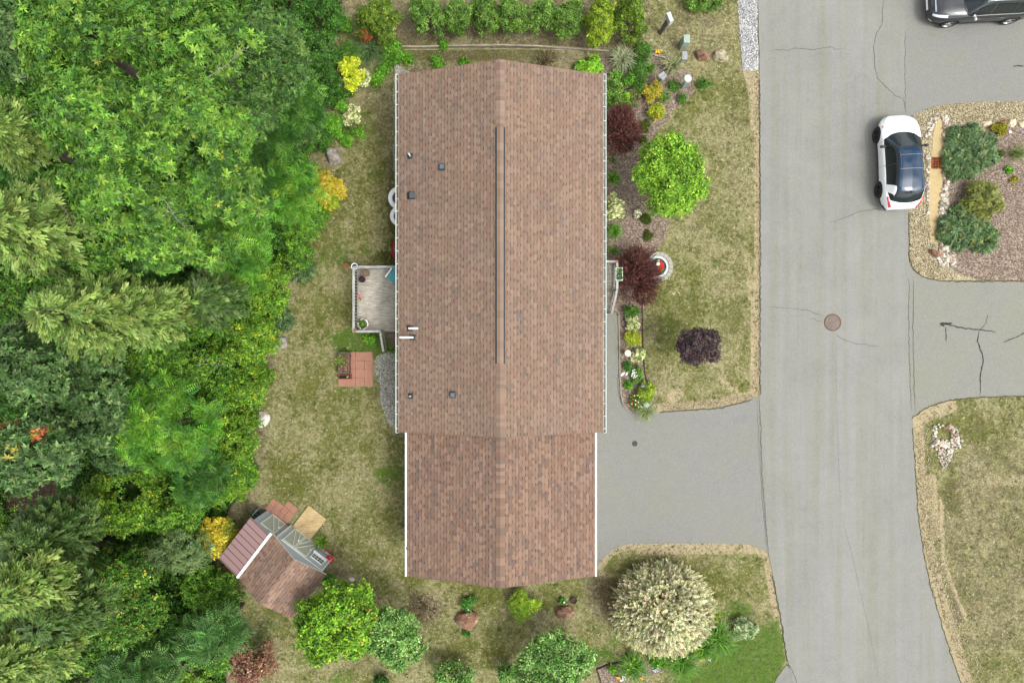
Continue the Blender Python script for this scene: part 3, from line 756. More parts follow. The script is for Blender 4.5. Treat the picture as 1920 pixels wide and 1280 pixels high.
def elbow(px, py, dx, h=.24):
    p = on_roof(px, py); r = .042
    o = flash(p, .26, .24, -1, M_RUB, 'vent_pipe', lambda m, M: m.lathe([(.12, .012), (.10, .03), (.06, .05)], 16, M, cap=False))
    m = MB(); t = p + Vector((0, 0, h)); e = t + Vector((dx, 0, -.0))
    m.path([p, t - Vector((0, 0, .03)), t + Vector((math.copysign(.03, dx), 0, .0)), e - Vector((math.copysign(.03, dx), 0, 0)), e + Vector((0, 0, -.10))], r, 14)
    m.build('pipe', M_PVC, o, smooth=True)
elbow(768.5, 615.5, .33); elbow(774, 632.5, -.50)

# ------------------------------------------------------------------ back deck
def wood(name, a, b, ax=0, rough=.8):
    k = NB(name, rough); p = k.obj()
    s = (.8, 9, 9) if ax == 0 else (9, .8, 9)
    f = k.noise(k.scale(p, s), 3, 6, .75, .6); f2 = k.noise(p, 2.0, 4, .6)
    c1 = k.ramp(f, (.30, tuple(x * .45 for x in a)), (.45, a), (.62, b)); c2 = k.ramp(f2, (.35, .78), (.65, 1.12))
    k.col(k.mix(1.0, c1, c2, 'MULTIPLY')); k.bump(f, .4, .004); return k.m
M_DECK = wood('weathered_boards', lin(168, 162, 148, .64), lin(206, 200, 184, .68))
M_STEPW = wood('weathered_steps', lin(128, 110, 94, .5), lin(156, 140, 122, .5))
M_RAIL = wood('rail_wood', lin(176, 176, 168, .56), lin(206, 206, 198, .56)); M_RAILY = wood('rail_wood_long', lin(176, 176, 168, .56), lin(206, 206, 198, .56), 1)
DZ = .78; DX0, DX1, DY0, DY1 = -6.94, WX0 - .01, .42, 3.26
deck = empty('wooden_deck', ((DX0 + DX1) / 2, (DY0 + DY1) / 2, 0), 0, 'weathered grey wooden back deck with railing and steps beside the house', 'deck')
def into(o, root):
    o.parent = root; o.location = -root.location; return o
m = MB(); y = DY0 + .02
while y < DY1 - .05:
    m.box(DX0 + .02, DX1, y, y + .132, DZ - .04, DZ); y += .14
into(m.build('floor', M_DECK), deck)
m = MB(); m.box(DX0, DX0 + .04, DY0 - .0, DY1 + .02, DZ - .2, DZ - .012); m.box(DX0 + .04, DX1, DY1 - .02, DY1 + .02, DZ - .2, DZ - .012); m.box(DX0 + .04, -6.0, DY0 - .02, DY0 + .018, DZ - .2, DZ - .012)
for x in (DX0 + .3, -5.7, -4.7):
    for yy in (DY0 + .15, (DY0 + DY1) / 2, DY1 - .15): m.box(x - .06, x + .06, yy - .06, yy + .06, 0, DZ - .06)
m.box(DX0 + .1, DX1, DY0 + .1, DY1 - .1, DZ - .17, DZ - .05)
into(m.build('frame', M_RAIL), deck)
RZ = DZ + .93
def railing(p0, p1, name='railing', posts=True, balu=True, dz0=0.0, top=.10):
    """rail from p0 to p1 (floor-level points)"""
    p0, p1 = Vector(p0), Vector(p1); m = MB(); d = p1 - p0; L = d.length; up = Vector((0, 0, 1))
    m.bar(p0 + up * .93, p1 + up * .93, top, .035); m.bar(p0 + up * .86, p1 + up * .86, .04, .08); m.bar(p0 + up * .12, p1 + up * .12, .04, .08)
    n = max(2, int(L / .13))
    if balu:
        for i in range(1, n): q = p0.lerp(p1, i / n); m.box(q.x - .018, q.x + .018, q.y - .018, q.y + .018, q.z + .12, q.z + .86)
    if posts:
        for q in (p0, p1): m.box(q.x - .045, q.x + .045, q.y - .045, q.y + .045, q.z - .1, q.z + .91)
    return m.build(name, M_RAILY if abs(d.y) > abs(d.x) else M_RAIL)
into(railing((DX0 + .03, DY0 + .02, DZ), (DX0 + .03, DY1 - .02, DZ)), deck)
into(railing((DX0 + .09, DY1 - .01, DZ), (DX1 - .03, DY1 - .01, DZ)), deck)
into(railing((DX0 + .09, DY0 + .02, DZ), (-5.80, DY0 + .02, DZ)), deck)
into(railing((-5.76, DY0 - .04, DZ - .05), (-5.74, -.42, .12), top=.09), deck)
for i in range(4):
    z = DZ - .19 * (i + 1) + .0; y1 = DY0 - .01 - i * .235
    m = MB(); m.box(-5.64, DX1, y1 - .26, y1, z - .04, z, bev=.008); m.box(-5.62, DX1, y1 - .23, y1 - .21, z - .19 if i < 3 else .0, z - .042); into(m.build('step', M_STEPW), deck)
# pots on and by the deck
M_SOIL = simple('potting_soil', (.05, .036, .026), .95, .4, 30, bump=.5)
def pot(px, py, z, r, h, mat, soil, label, cat='pot', name='flower_pot', taper=.8, mound=0.0):
    c = G(px, py, z + h); c.z = z; o = empty(name, c, 0, label, cat)
    m = MB(); m.lathe([(r * taper, 0), (r, h), (r, h + .0), (r * .86, h), (r * .84, h - .05), (0, h - .05)], 28, cap=False); m.build('pot', mat, o, smooth=True)
    m = MB(); m.lathe([(r * .85, h - .045), (r * .5, h - .03 + mound), (0, h - .025 + mound)], 24, cap=False); m.build('soil', soil, o)
    return o
M_TERRA = simple('terracotta', lin(206, 138, 96, .5), .8, .12); M_BROWNP = simple('brown_pot', lin(70, 36, 30, .5), .5, .15); M_GREYP = simple('grey_pot', lin(150, 136, 118, .5), .7, .1)
M_WHITEP = simple('white_pot', (.78, .78, .78), .4, .04)
pot(685.5, 511, DZ, .19, .30, M_GREYP, simple('dry_compost', lin(140, 118, 92, .5), .95, .4, 40), 'large pot of dry pale compost in the deck corner', mound=.02)
pot(678.5, 523.5, DZ, .15, .24, M_BROWNP, simple('dark_compost', (.03, .012, .012), .9, .4), 'small dark brown pot of bare soil near the deck railing')
pot(649, 498, 0, .12, .22, M_TERRA, simple('orange_soil', lin(190, 120, 84, .5), .9, .2), 'small terracotta pot on the lawn just outside the deck corner')
pot(664.5, 499.5, RZ - .16, .145, .14, M_WHITEP, simple('mesh_black', (.03, .03, .028), .8), 'white rimmed round bird feeder dish on the corner post of the deck', 'feeder dish', 'feeder_dish')
# ------------------------------------------------------------------ front porch
PX0, PX1, PY0, PY1, PZ = WX1 + .01, 4.60, 2.32, 3.50, .92
porch = empty('front_porch', ((PX0 + PX1) / 2, 2.6, 0), 0, 'weathered wooden front porch steps with railing beside the dark red barberry', 'porch')
m = MB(); y = PY0
while y < PY1 - .02: m.box(PX0, PX1, y, y + .132, PZ - .04, PZ); y += .14
into(m.build('floor', M_DECK), porch)
for i in range(4):
    z = PZ - .18 * (i + 1); y1 = PY0 - .005 - i * .24
    m = MB(); m.box(PX0, PX1 - .10 - .02 * i, y1 - .26, y1, z - .04, z, bev=.008); m.box(PX0, PX1 - .14, y1 - .23, y1 - .21, max(0, z - .18), z - .042); into(m.build('step', M_DECK), porch)
m = MB(); m.box(PX0 + .05, PX1 - .05, PY0 + .05, PY1 - .05, 0, PZ - .05); into(m.build('frame', M_RAIL), porch)
into(railing((PX1 - .03, PY1 - .10, PZ), (PX1 - .03, PY0 - .02, PZ)), porch); into(railing((PX0 + .05, PY1 - .03, PZ), (PX1 - .03, PY1 - .03, PZ)), porch)
into(railing((PX1 - .03, PY0 - .08, PZ - .02), (PX1 - .13, PY0 - 1.0, .10), top=.09), porch)

# blue cushioned chair under the eave, partly hidden
M_TEAL = simple('teal_cushion', lin(96, 190, 204, .5), .7, .06)
c = G(741, 519, DZ + .45); c.z = DZ; ch = empty('patio_chair', c, math.radians(-36), 'turquoise cushioned patio chair at the back of the deck', 'chair')
m = MB(); m.box(-.28, .28, -.26, .28, .40, .50, bev=.04); m.build('seat', M_TEAL, ch)
m = MB(); m.box(-.28, .28, .26, .38, .46, .95, bev=.04); m.build('backrest', M_TEAL, ch)
for sx in (-1, 1):
    m = MB(); m.box(sx * .32 - .03, sx * .32 + .03, -.26, .34, .60, .63, bev=.008); m.box(sx * .32 - .02, sx * .32 + .02, -.24, -.20, .3, .60); m.build('armrest', M_WHITE, ch)
    for sy in (-.22, .3): m = MB(); m.box(sx * .30 - .02, sx * .30 + .02, sy - .02, sy + .02, 0, .41); m.build('leg', M_WHITE, ch)
# red lawn mower half under the eave
M_RED = simple('red_paint', lin(178, 30, 38, .55), .35, .08)
c = G(742, 470); mw = empty('lawn_mower', (c.x + .12, c.y, 0), 0, 'red push lawn mower parked against the back wall under the eave', 'lawn mower')
m = MB(); m.box(-.27, .27, -.36, .34, .10, .24, bev=.06); m.build('deck', M_RED, mw)
m = MB(); m.lathe([(.15, .24), (.16, .36), (.10, .42), (.0, .43)], 20, Matrix.Translation((0, .02, 0)), cap=False); m.build('engine', simple('engine_grey', (.16, .16, .17), .4), mw)
m = MB(); m.path([(-.24, -.3, .2), (-.22, -.75, .75), (-.20, -.95, .98)], .014, 8); m.path([(.24, -.3, .2), (.22, -.75, .75), (.20, -.95, .98)], .014, 8); m.tube((-.20, -.95, .98), (.20, -.95, .98), .014); m.build('handle', M_DARK, mw)
for sx in (-1, 1):
    for sy in (-.28, .27):
        m = MB(); m.lathe([(.0, -.025), (.09, -.025), (.10, 0), (.09, .025), (.0, .025)], 16, Matrix.Translation((sx * .30, sy, .10)) @ Matrix.Rotation(math.pi / 2, 4, 'Y'), cap=False); m.build('wheel', M_DARK, mw)
# two white tubs half under the eave
for (px, py, r, lab) in ((749, 371, .52, 'upper of the two large white round tubs half under the back eave'), (750, 405, .46, 'lower of the two large white round tubs half under the back eave')):
    c = G(px, py, .45); o = empty('white_tub', (c.x, c.y, 0), 0, lab, 'tub', 'white tubs under the back eave')
    m = MB(); m.lathe([(r * .72, 0), (r * .95, .36), (r, .45), (r * .98, .47), (r * .66, .45), (r * .62, .36), (0, .36)], 32, cap=False); m.build('shell', M_WHITEP, o, smooth=True)
    m = MB(); m.lathe([(r * .63, .37), (r * .3, .40), (0, .40)], 24, cap=False); m.build('soil', simple('purple_grey_fill', lin(122, 104, 112, .5), .8, .2), o)
# ------------------------------------------------------------------ foliage
# templates: verts (k,3), tris (t,3), per-vertex colour multiplier (k,3); grown along +Z (the shoot) with leaves spreading round it
def _leaf(L, W, fold=.18, droop=.25):
    v = np.array([[0, 0, 0], [.45 * L, W / 2, fold * W - droop * L * .12], [.45 * L, -W / 2, fold * W - droop * L * .12], [.5 * L, 0, -droop * L * .15], [L, 0, -droop * L * .55]])
    f = np.array([[0, 3, 1], [0, 2, 3], [1, 3, 4], [3, 2, 4]])
    return v, f
def _rot(v, az, el, roll=0.0):
    ca, sa, ce, se, cr, sr = math.cos(az), math.sin(az), math.cos(el), math.sin(el), math.cos(roll), math.sin(roll)
    R1 = np.array([[1, 0, 0], [0, cr, -sr], [0, sr, cr]]); R2 = np.array([[ce, 0, -se], [0, 1, 0], [se, 0, ce]]); R3 = np.array([[ca, -sa, 0], [sa, ca, 0], [0, 0, 1]])
    return v @ (R3 @ R2 @ R1).T
class Tpl:
    def __init__(s): s.V = []; s.F = []; s.C = []; s.n = 0
    def add(s, v, f, c=(1, 1, 1)):
        s.V.append(v); s.F.append(f + s.n); s.n += len(v)
        c = np.asarray(c, float); s.C.append(np.tile(c, (len(v), 1)) if c.ndim == 1 else c)
    def done(s): return np.concatenate(s.V), np.concatenate(s.F), np.concatenate(s.C)
def t_rosette(r, n=9, L=.20, W=.07, tip=1.15, base=(1.25, .85, .55)):
    t = Tpl()
    for i in range(n):
        az = 2 * math.pi * (i + r.uniform(-.3, .3)) / n; el = r.uniform(-.15, .75)
        v, f = _leaf(L * r.uniform(.75, 1.15), W * r.uniform(.9, 1.35), .25, .3); b = r.uniform(.6, 1.4)
        c = np.ones((5, 3)) * b; c[0] = np.array(base) * b; c[4] *= tip
        t.add(_rot(v, az, el, r.uniform(-.6, .6)), f, c)
    v, f = _leaf(.05, .02); t.add(_rot(v, 0, 1.3), f, (1.9, .55, .5))
    return t.done()
def t_cluster(r, n=8, L=.09, W=.055, spread=1.0, h=.06, redtip=0.0):
    t = Tpl()
    for i in range(n):
        az = r.uniform(0, 2 * math.pi); el = r.uniform(-.2, 1.1) * spread
        v, f = _leaf(L * r.uniform(.7, 1.25), W * r.uniform(.9, 1.3), .2, .25); b = r.uniform(.6, 1.4)
        v = _rot(v, az, el, r.uniform(-.7, .7)) + np.array([r.normal() * L * .45, r.normal() * L * .45, r.uniform(-.6, .6) * h])
        c = np.ones(3) * b
        if r.random() < redtip: c = np.array([1.9, 1.05, .9])
        t.add(v, f, c)
    return t.done()
def t_pinnate(r, n=5, L=.50, pairs=7, lw=.046, ll=.13):
    t = Tpl()
    for i in range(n):
        az = 2 * math.pi * (i + r.uniform(-.35, .35)) / n; el = r.uniform(-.1, .9); LL = L * r.uniform(.75, 1.1); b = r.uniform(.6, 1.4); roll = r.uniform(-.35, .35)
        Vs = []; Fs = []; Cs = []; k = 0
        for j in range(pairs):
            u = (j + .8) / pairs; x = u * LL; z = -.28 * LL * u * u; lf = ll * math.sin(math.pi * (.18 + .74 * u)) * r.uniform(.9, 1.1)
            for s in (-1, 1):
                a = np.array([x, 0, z]); tip = np.array([x + lf * .42, s * lf, z - .18 * lf]); w = np.array([lw * .5, 0, 0])
                m = (a + tip) / 2
                Vs += [a, m - w + [0, 0, .006], tip, m + w + [0, 0, .006]]; Fs += [[k, k + 1, k + 2], [k, k + 2, k + 3]]; k += 4
                bb = b * r.uniform(.85, 1.15); Cs += [[bb * .9] * 3, [bb] * 3, [bb * 1.15] * 3, [bb] * 3]
        v = _rot(np.array(Vs), az, el, roll); t.add(v, np.array(Fs), np.array(Cs))
    return t.done()
def t_plume(r, n=16, L=.42, w=.02, spread=.55, pale=1.3):
    """soft conifer spray along +X, lying roughly flat; Z is its upper side"""
    t = Tpl()
    for i in range(n):
        u = i / n; az = r.normal() * spread * (.5 + .6 * (1 - u)); x0 = L * .62 * u + r.uniform(0, .06); LL = L * .42 * r.uniform(.7, 1.2)
        a = np.array([x0, r.normal() * .02, r.normal() * .01 + .015]); d = np.array([math.cos(az), math.sin(az), r.normal() * .16 + .06]); p = np.array([-math.sin(az), math.cos(az), 0]) * w * r.uniform(.7, 1.5)
        b = r.uniform(.65, 1.25)
        t.add(np.array([a - p * .5, a + d * LL * .55 - p, a + d * LL, a + d * LL * .55 + p]), np.array([[0, 1, 2], [0, 2, 3]]), np.array([[b * .72] * 3, [b] * 3, [b * pale] * 3, [b] * 3]))
    return t.done()
def t_shoot(r, n=16, H_=.30, L=.07, W=.018, tipc=(1.1, 1.05, .95), el=.7):
    """upright shoot with leaves all the way up"""
    t = Tpl()
    for i in range(n):
        u = (i + .5) / n; v, f = _leaf(L * r.uniform(.8, 1.15) * (1.1 - .5 * u), W, .1, .1); b = r.uniform(.85, 1.15)
        v = _rot(v, i * 2.4 + r.uniform(-.3, .3), el + .5 * u + r.uniform(-.2, .2)) + np.array([0, 0, H_ * u])
        t.add(v, f, np.ones(3) * b * (1 - u + u * np.array(tipc)))
    return t.done()
RT = np.random.default_rng(77)
TP = {
 'oak': [t_rosette(RT, RT.integers(8, 11), .205, .068) for _ in range(6)],
 'oakdark': [t_rosette(RT, RT.integers(7, 10), .22, .085, 1.1, (1.0, .9, .7)) for _ in range(6)],
 'small': [t_cluster(RT, 8, .085, .05) for _ in range(6)],
 'tiny': [t_cluster(RT, 9, .055, .032) for _ in range(6)],
 'maple': [t_cluster(RT, 7, .12, .085) for _ in range(6)],
 'pointed': [t_cluster(RT, 9, .105, .042, 1.1) for _ in range(6)],
 'redtip': [t_cluster(RT, 8, .09, .05, 1.0, .06, .07) for _ in range(6)],
 'hosta': [t_rosette(RT, 8, .13, .075, 1.1, (.9, .9, .8)) for _ in range(4)],
 'sumac': [t_pinnate(RT, 5) for _ in range(6)],
 'sumacs': [t_pinnate(RT, 4, .40, 6, .046, .12) for _ in range(6)],
 'plume': [t_plume(RT) for _ in range(6)],
 'thread': [t_plume(RT, 12, .24, .010, .9, 1.1) for _ in range(6)],
 'juniper': [t_plume(RT, 13, .26, .012, .5, 1.2) for _ in range(6)],
 'willow': [t_shoot(RT, 20, .26, .095, .036, (1.12, 1.10, 1.08), .40) for _ in range(6)],
 'barb': [t_shoot(RT, 14, .26, .042, .024, (1.15, .9, .9), .5) for _ in range(6)],
 'cedar': [t_shoot(RT, 12, .16, .075, .030, (1.2, 1.2, 1.0), .9) for _ in range(6)],
 'box': [t_cluster(RT, 10, .035, .026) for _ in range(4)],
}
def place(tpls, P, Zd, Xd, S, C, r):
    """batch instances: P pos (n,3), Zd/Xd directions, S scale (n,), C colour (n,3)"""
    n = len(P); Vs = []; Fs = []; Cs = []; off = 0; pick = r.integers(len(tpls), size=n)
    Zd = Zd / np.maximum(np.linalg.norm(Zd, axis=1, keepdims=True), 1e-6)
    Xd = Xd - Zd * (Xd * Zd).sum(1, keepdims=True); Xd /= np.maximum(np.linalg.norm(Xd, axis=1, keepdims=True), 1e-6)
    Yd = np.cross(Zd, Xd)
    for k, (tv, tf, tc) in enumerate(tpls):
        i = np.where(pick == k)[0]
        if not len(i): continue
        R = np.stack([Xd[i], Yd[i], Zd[i]], 2)                       # columns
        v = np.einsum('nij,kj->nki', R, tv) * S[i][:, None, None] + P[i][:, None, :]
        f = tf[None] + (np.arange(len(i)) * len(tv))[:, None, None] + off
        c = tc[None] * C[i][:, None, :]
        Vs.append(v.reshape(-1, 3)); Fs.append(f.reshape(-1, 3)); Cs.append(c.reshape(-1, 3)); off += len(i) * len(tv)
    return np.concatenate(Vs), np.concatenate(Fs), np.clip(np.concatenate(Cs), 0, .95)
def unit(r, n):
    d = r.normal(size=(n, 3)); return d / np.linalg.norm(d, axis=1, keepdims=True)
def pal(r, cols, n, jit=.20, hue=.05):
    cc = np.array([c for c, _ in cols]); w = np.array([x for _, x in cols], float); w /= w.sum()
    c = cc[r.choice(len(cc), n, p=w)]
    return c * np.exp(r.normal(0, jit, (n, 1))) * np.exp(r.normal(0, hue, (n, 3)))
def limb_tubes(m, base, tips, r0, sag=.15, rnd=random):
    for t in tips:
        mid = base.lerp(t, .5); mid.z += sag * (t - base).length * .5; m.path([base, mid, t], [r0, r0 * .6, r0 * .2], 6)

# kind: template, scale, density per m2 of lobe shell, lobe radius (fraction of crown radius), lobe count, palette, z flatness
F = .59
def Lc(r, g, b, f=1.0):
    c = lin(r, g, b, F * f); return (c[0] * 1.05, c[1] * .96, c[2] * .92)
K = {
 'oak':    dict(t='oak', s=.84, d=34, lr=.19, nl=62, up=.55, pal=[(Lc(94, 144, 50, 1.12), 5), (Lc(80, 130, 44, 1.1), 4), (Lc(114, 160, 58, 1.15), 2.5), (Lc(58, 104, 36, .95), 3.5), (Lc(150, 168, 70), .06)]),
 'oakdk':  dict(t='oakdark', s=.82, d=28, lr=.20, nl=50, up=.5, pal=[(Lc(80, 118, 62), 5), (Lc(92, 130, 70), 4), (Lc(114, 148, 88), 2), (Lc(62, 98, 48), 3)]),
 'oakmix': dict(t='oak', s=.8, d=34, lr=.20, nl=52, up=.5, pal=[(Lc(78, 122, 54), 5), (Lc(64, 106, 46), 4), (Lc(100, 142, 66), 2)]),
 'sumac':  dict(t='sumac', s=.85, d=12, lr=.20, nl=44, up=1.1, pal=[(Lc(104, 166, 50, 1.1), 5), (Lc(86, 146, 44, 1.1), 4), (Lc(136, 188, 62, 1.1), 2.2), (Lc(58, 112, 36), 2.5)]),
 'sumacd': dict(t='sumac', s=.8, d=12, lr=.22, nl=36, up=1.0, pal=[(Lc(74, 130, 46), 5), (Lc(60, 112, 40), 4), (Lc(102, 154, 58), 2), (Lc(48, 94, 34), 2)]),
 'sumact': dict(t='sumacs', s=1.1, d=12, lr=.22, nl=34, up=1.0, pal=[(Lc(90, 142, 68), 5), (Lc(74, 124, 56), 4), (Lc(120, 166, 88), 2)]),
 'small':  dict(t='small', s=1.0, d=60, lr=.28, nl=26, up=.8, pal=[(Lc(104, 156, 46, 1.1), 5), (Lc(86, 138, 42, 1.1), 4), (Lc(132, 178, 56, 1.1), 2), (Lc(62, 110, 36), 2)]),
 'yellowg':dict(t='small', s=1.0, d=60, lr=.185, nl=52, up=.8, pal=[(Lc(118, 168, 46), 5), (Lc(98, 148, 42), 4), (Lc(146, 188, 58), 2), (Lc(76, 126, 38), 2), (Lc(170, 190, 56), .5)]),
 'darkg':  dict(t='small', s=1.0, d=55, lr=.185, nl=52, up=.7, pal=[(Lc(70, 122, 40), 5), (Lc(58, 106, 36), 4), (Lc(92, 144, 50), 2)]),
 'greyw':  dict(t='thread', s=1.5, d=40, lr=.32, nl=16, up=.5, pal=[(Lc(116, 150, 88), 5), (Lc(98, 132, 74), 4), (Lc(136, 164, 104), 2)]),
 'redtip': dict(t='redtip', s=1.05, d=50, lr=.26, nl=28, up=.8, pal=[(Lc(78, 132, 42), 6), (Lc(96, 150, 46), 5), (Lc(58, 106, 36), 2.5), (Lc(160, 190, 72), 1.3), (Lc(188, 198, 88), .5)]),
 'plume':  dict(t='plume', s=1.1, d=30, pal=[(Lc(122, 154, 74, 1.15), 5), (Lc(104, 138, 62, 1.15), 4), (Lc(144, 172, 90, 1.15), 3), (Lc(78, 110, 46, 1.1), 2)]),
 'plumed': dict(t='plume', s=1.1, d=30, pal=[(Lc(84, 118, 56), 5), (Lc(72, 104, 48), 4), (Lc(106, 138, 70), 3)]),
 'lime':   dict(t='maple', s=.85, d=48, lr=.20, nl=75, up=.8, pal=[(Lc(130, 184, 46, 1.12), 5), (Lc(106, 162, 40, 1.12), 4), (Lc(156, 202, 64, 1.12), 2), (Lc(76, 126, 34, 1.12), 2.5), (Lc(178, 174, 80, 1.1), .2)]),
 'limet':  dict(t='small', s=1.1, d=60, lr=.20, nl=75, up=.8, pal=[(Lc(134, 186, 54, 1.12), 5), (Lc(112, 166, 46, 1.12), 4), (Lc(160, 206, 74, 1.12), 2), (Lc(84, 134, 38, 1.12), 1.5)]),
 'dogwood':dict(t='pointed', s=1.0, d=60, lr=.17, nl=70, up=.7, pal=[(Lc(112, 164, 76, 1.2), 5), (Lc(90, 142, 62, 1.2), 4), (Lc(142, 188, 102, 1.25), 3), (Lc(172, 206, 132, 1.25), 1.2), (Lc(60, 104, 44), 2)]),
 'gold':   dict(t='thread', s=.9, d=110, lr=.30, nl=22, up=.6, pal=[(Lc(222, 208, 60, 1.2), 5), (Lc(206, 194, 48, 1.2), 4), (Lc(234, 224, 96, 1.25), 2), (Lc(160, 166, 44, 1.2), 1.5)]),
 'limeb':  dict(t='small', s=.85, d=110, lr=.24, nl=26, up=.6, pal=[(Lc(206, 226, 52, 1.25), 5), (Lc(186, 212, 44, 1.25), 4), (Lc(222, 236, 90, 1.25), 2), (Lc(140, 176, 44, 1.2), 1)]),
 'brown':  dict(t='small', s=.9, d=70, lr=.28, nl=20, up=.7, pal=[(Lc(150, 112, 92, 1.25), 4), (Lc(128, 92, 76, 1.25), 4), (Lc(176, 140, 116, 1.25), 2), (Lc(86, 92, 44, 1.25), 2)]),
 'barberry':dict(t='barb', s=1.05, d=120, lr=.34, nl=22, up=.9, pal=[(Lc(92, 60, 54, 1.2), 5), (Lc(74, 50, 46, 1.2), 4), (Lc(116, 78, 68, 1.2), 2), (Lc(140, 94, 84, 1.2), .5)]),
 'purple': dict(t='small', s=.85, d=95, lr=.28, nl=26, up=.8, pal=[(Lc(76, 62, 66, 1.25), 5), (Lc(60, 50, 56, 1.25), 5), (Lc(108, 88, 92, 1.25), 2), (Lc(70, 74, 52, 1.25), 1)]),
 'airy':   dict(t='barb', s=.8, d=46, lr=.34, nl=12, up=.8, pal=[(Lc(78, 66, 34, 1.1), 4), (Lc(62, 52, 28, 1.1), 4), (Lc(92, 84, 42, 1.1), 1)]),
 'willow': dict(t='willow', s=.92, d=150, lr=.0, nl=1, up=.25, pal=[(Lc(216, 220, 182, 1.3), 5), (Lc(198, 206, 162, 1.3), 4), (Lc(228, 228, 202, 1.3), 3), (Lc(158, 174, 124, 1.25), 3), (Lc(222, 204, 180, 1.3), .6)]),
 'varieg': dict(t='hosta', s=.62, d=130, lr=.30, nl=16, up=.8, pal=[(Lc(216, 222, 172, 1.4), 4), (Lc(128, 158, 84, 1.2), 4), (Lc(194, 208, 142, 1.4), 2)]),
 'cedar':  dict(t='tiny', s=1.15, d=150, lr=.2, nl=40, up=.7, pal=[(Lc(106, 150, 58, 1.25), 5), (Lc(90, 134, 52, 1.2), 4), (Lc(134, 174, 76, 1.25), 2.5), (Lc(66, 106, 42), 2)]),
 'cedary': dict(t='tiny', s=1.2, d=170, lr=.2, nl=40, up=.7, pal=[(Lc(150, 182, 48, 1.2), 5), (Lc(128, 164, 42, 1.2), 4), (Lc(178, 204, 68, 1.2), 2), (Lc(96, 132, 38), 2)]),
 'cedardk':dict(t='tiny', s=1.1, d=170, lr=.2, nl=40, up=.7, pal=[(Lc(104, 138, 38, 1.2), 5), (Lc(86, 120, 34, 1.2), 4), (Lc(130, 158, 52, 1.2), 2), (Lc(66, 96, 30), 2)]),
 'spirea': dict(t='tiny', s=1.0, d=140, lr=.26, nl=20, up=.7, pal=[(Lc(168, 192, 48, 1.12), 5), (Lc(146, 176, 44, 1.12), 4), (Lc(196, 206, 70, 1.12), 2), (Lc(204, 170, 70, 1.12), .6)]),
 'spireag':dict(t='tiny', s=1.0, d=120, lr=.26, nl=20, up=.7, pal=[(Lc(150, 192, 52, 1.12), 5), (Lc(116, 166, 46, 1.12), 4), (Lc(182, 208, 80, 1.12), 2)]),
 'yelbush':dict(t='tiny', s=1.15, d=120, lr=.28, nl=18, up=.7, pal=[(Lc(196, 186, 60, 1.12), 4), (Lc(172, 172, 54, 1.12), 4), (Lc(208, 160, 70, 1.12), 1), (Lc(120, 140, 44, 1.12), 1.5)]),
 'jun':    dict(t='juniper', s=.9, d=95, lr=.30, nl=18, up=.5, pal=[(Lc(96, 134, 80), 5), (Lc(80, 116, 66), 4), (Lc(118, 152, 98), 2)]),
 'junblue':dict(t='juniper', s=.95, d=130, lr=.20, nl=26, up=.4, pal=[(Lc(106, 144, 92, 1.12), 5), (Lc(90, 126, 78, 1.12), 4), (Lc(134, 166, 116, 1.12), 2), (Lc(150, 162, 92, 1.12), 1)]),
 'jungold':dict(t='juniper', s=.8, d=150, lr=.26, nl=24, up=.7, pal=[(Lc(138, 152, 70, 1.12), 5), (Lc(116, 132, 56, 1.12), 4), (Lc(164, 174, 94, 1.12), 2)]),
 'mound':  dict(t='box', s=1.0, d=420, lr=.30, nl=14, up=.5, pal=[(Lc(92, 118, 34), 5), (Lc(78, 104, 30), 4), (Lc(116, 136, 44), 2)]),
 'moundg': dict(t='box', s=1.1, d=320, lr=.30, nl=14, up=.5, pal=[(Lc(84, 150, 52), 5), (Lc(68, 130, 44), 4), (Lc(110, 172, 70), 2)]),
 'moundy': dict(t='box', s=1.1, d=360, lr=.30, nl=14, up=.5, pal=[(Lc(168, 168, 46), 5), (Lc(146, 150, 40), 4), (Lc(186, 182, 64), 2)]),
 'leafy':  dict(t='small', s=.9, d=80, lr=.28, nl=18, up=.9, pal=[(Lc(104, 166, 44, 1.12), 5), (Lc(82, 146, 40, 1.12), 4), (Lc(136, 190, 60, 1.12), 2)]),
 'perenn': dict(t='pointed', s=.75, d=80, lr=.28, nl=16, up=.9, pal=[(Lc(84, 136, 44), 5), (Lc(70, 118, 38), 4), (Lc(112, 160, 60), 2)]),
 'limehos':dict(t='hosta', s=.95, d=60, lr=.28, nl=16, up=.9, pal=[(Lc(136, 200, 48, 1.12), 5), (Lc(112, 184, 44, 1.12), 4), (Lc(160, 214, 70, 1.12), 2)]),
 'silverh':dict(t='hosta', s=.6, d=130, lr=.26, nl=26, up=.8, pal=[(Lc(164, 190, 136, 1.2), 4), (Lc(116, 154, 92, 1.15), 4), (Lc(196, 212, 170, 1.25), 2)]),
 'heuch':  dict(t='hosta', s=.6, d=90, lr=.30, nl=12, up=.8, pal=[(Lc(120, 134, 76), 4), (Lc(98, 110, 60), 3), (Lc(150, 140, 90), 1)]),
}
PID = [100]
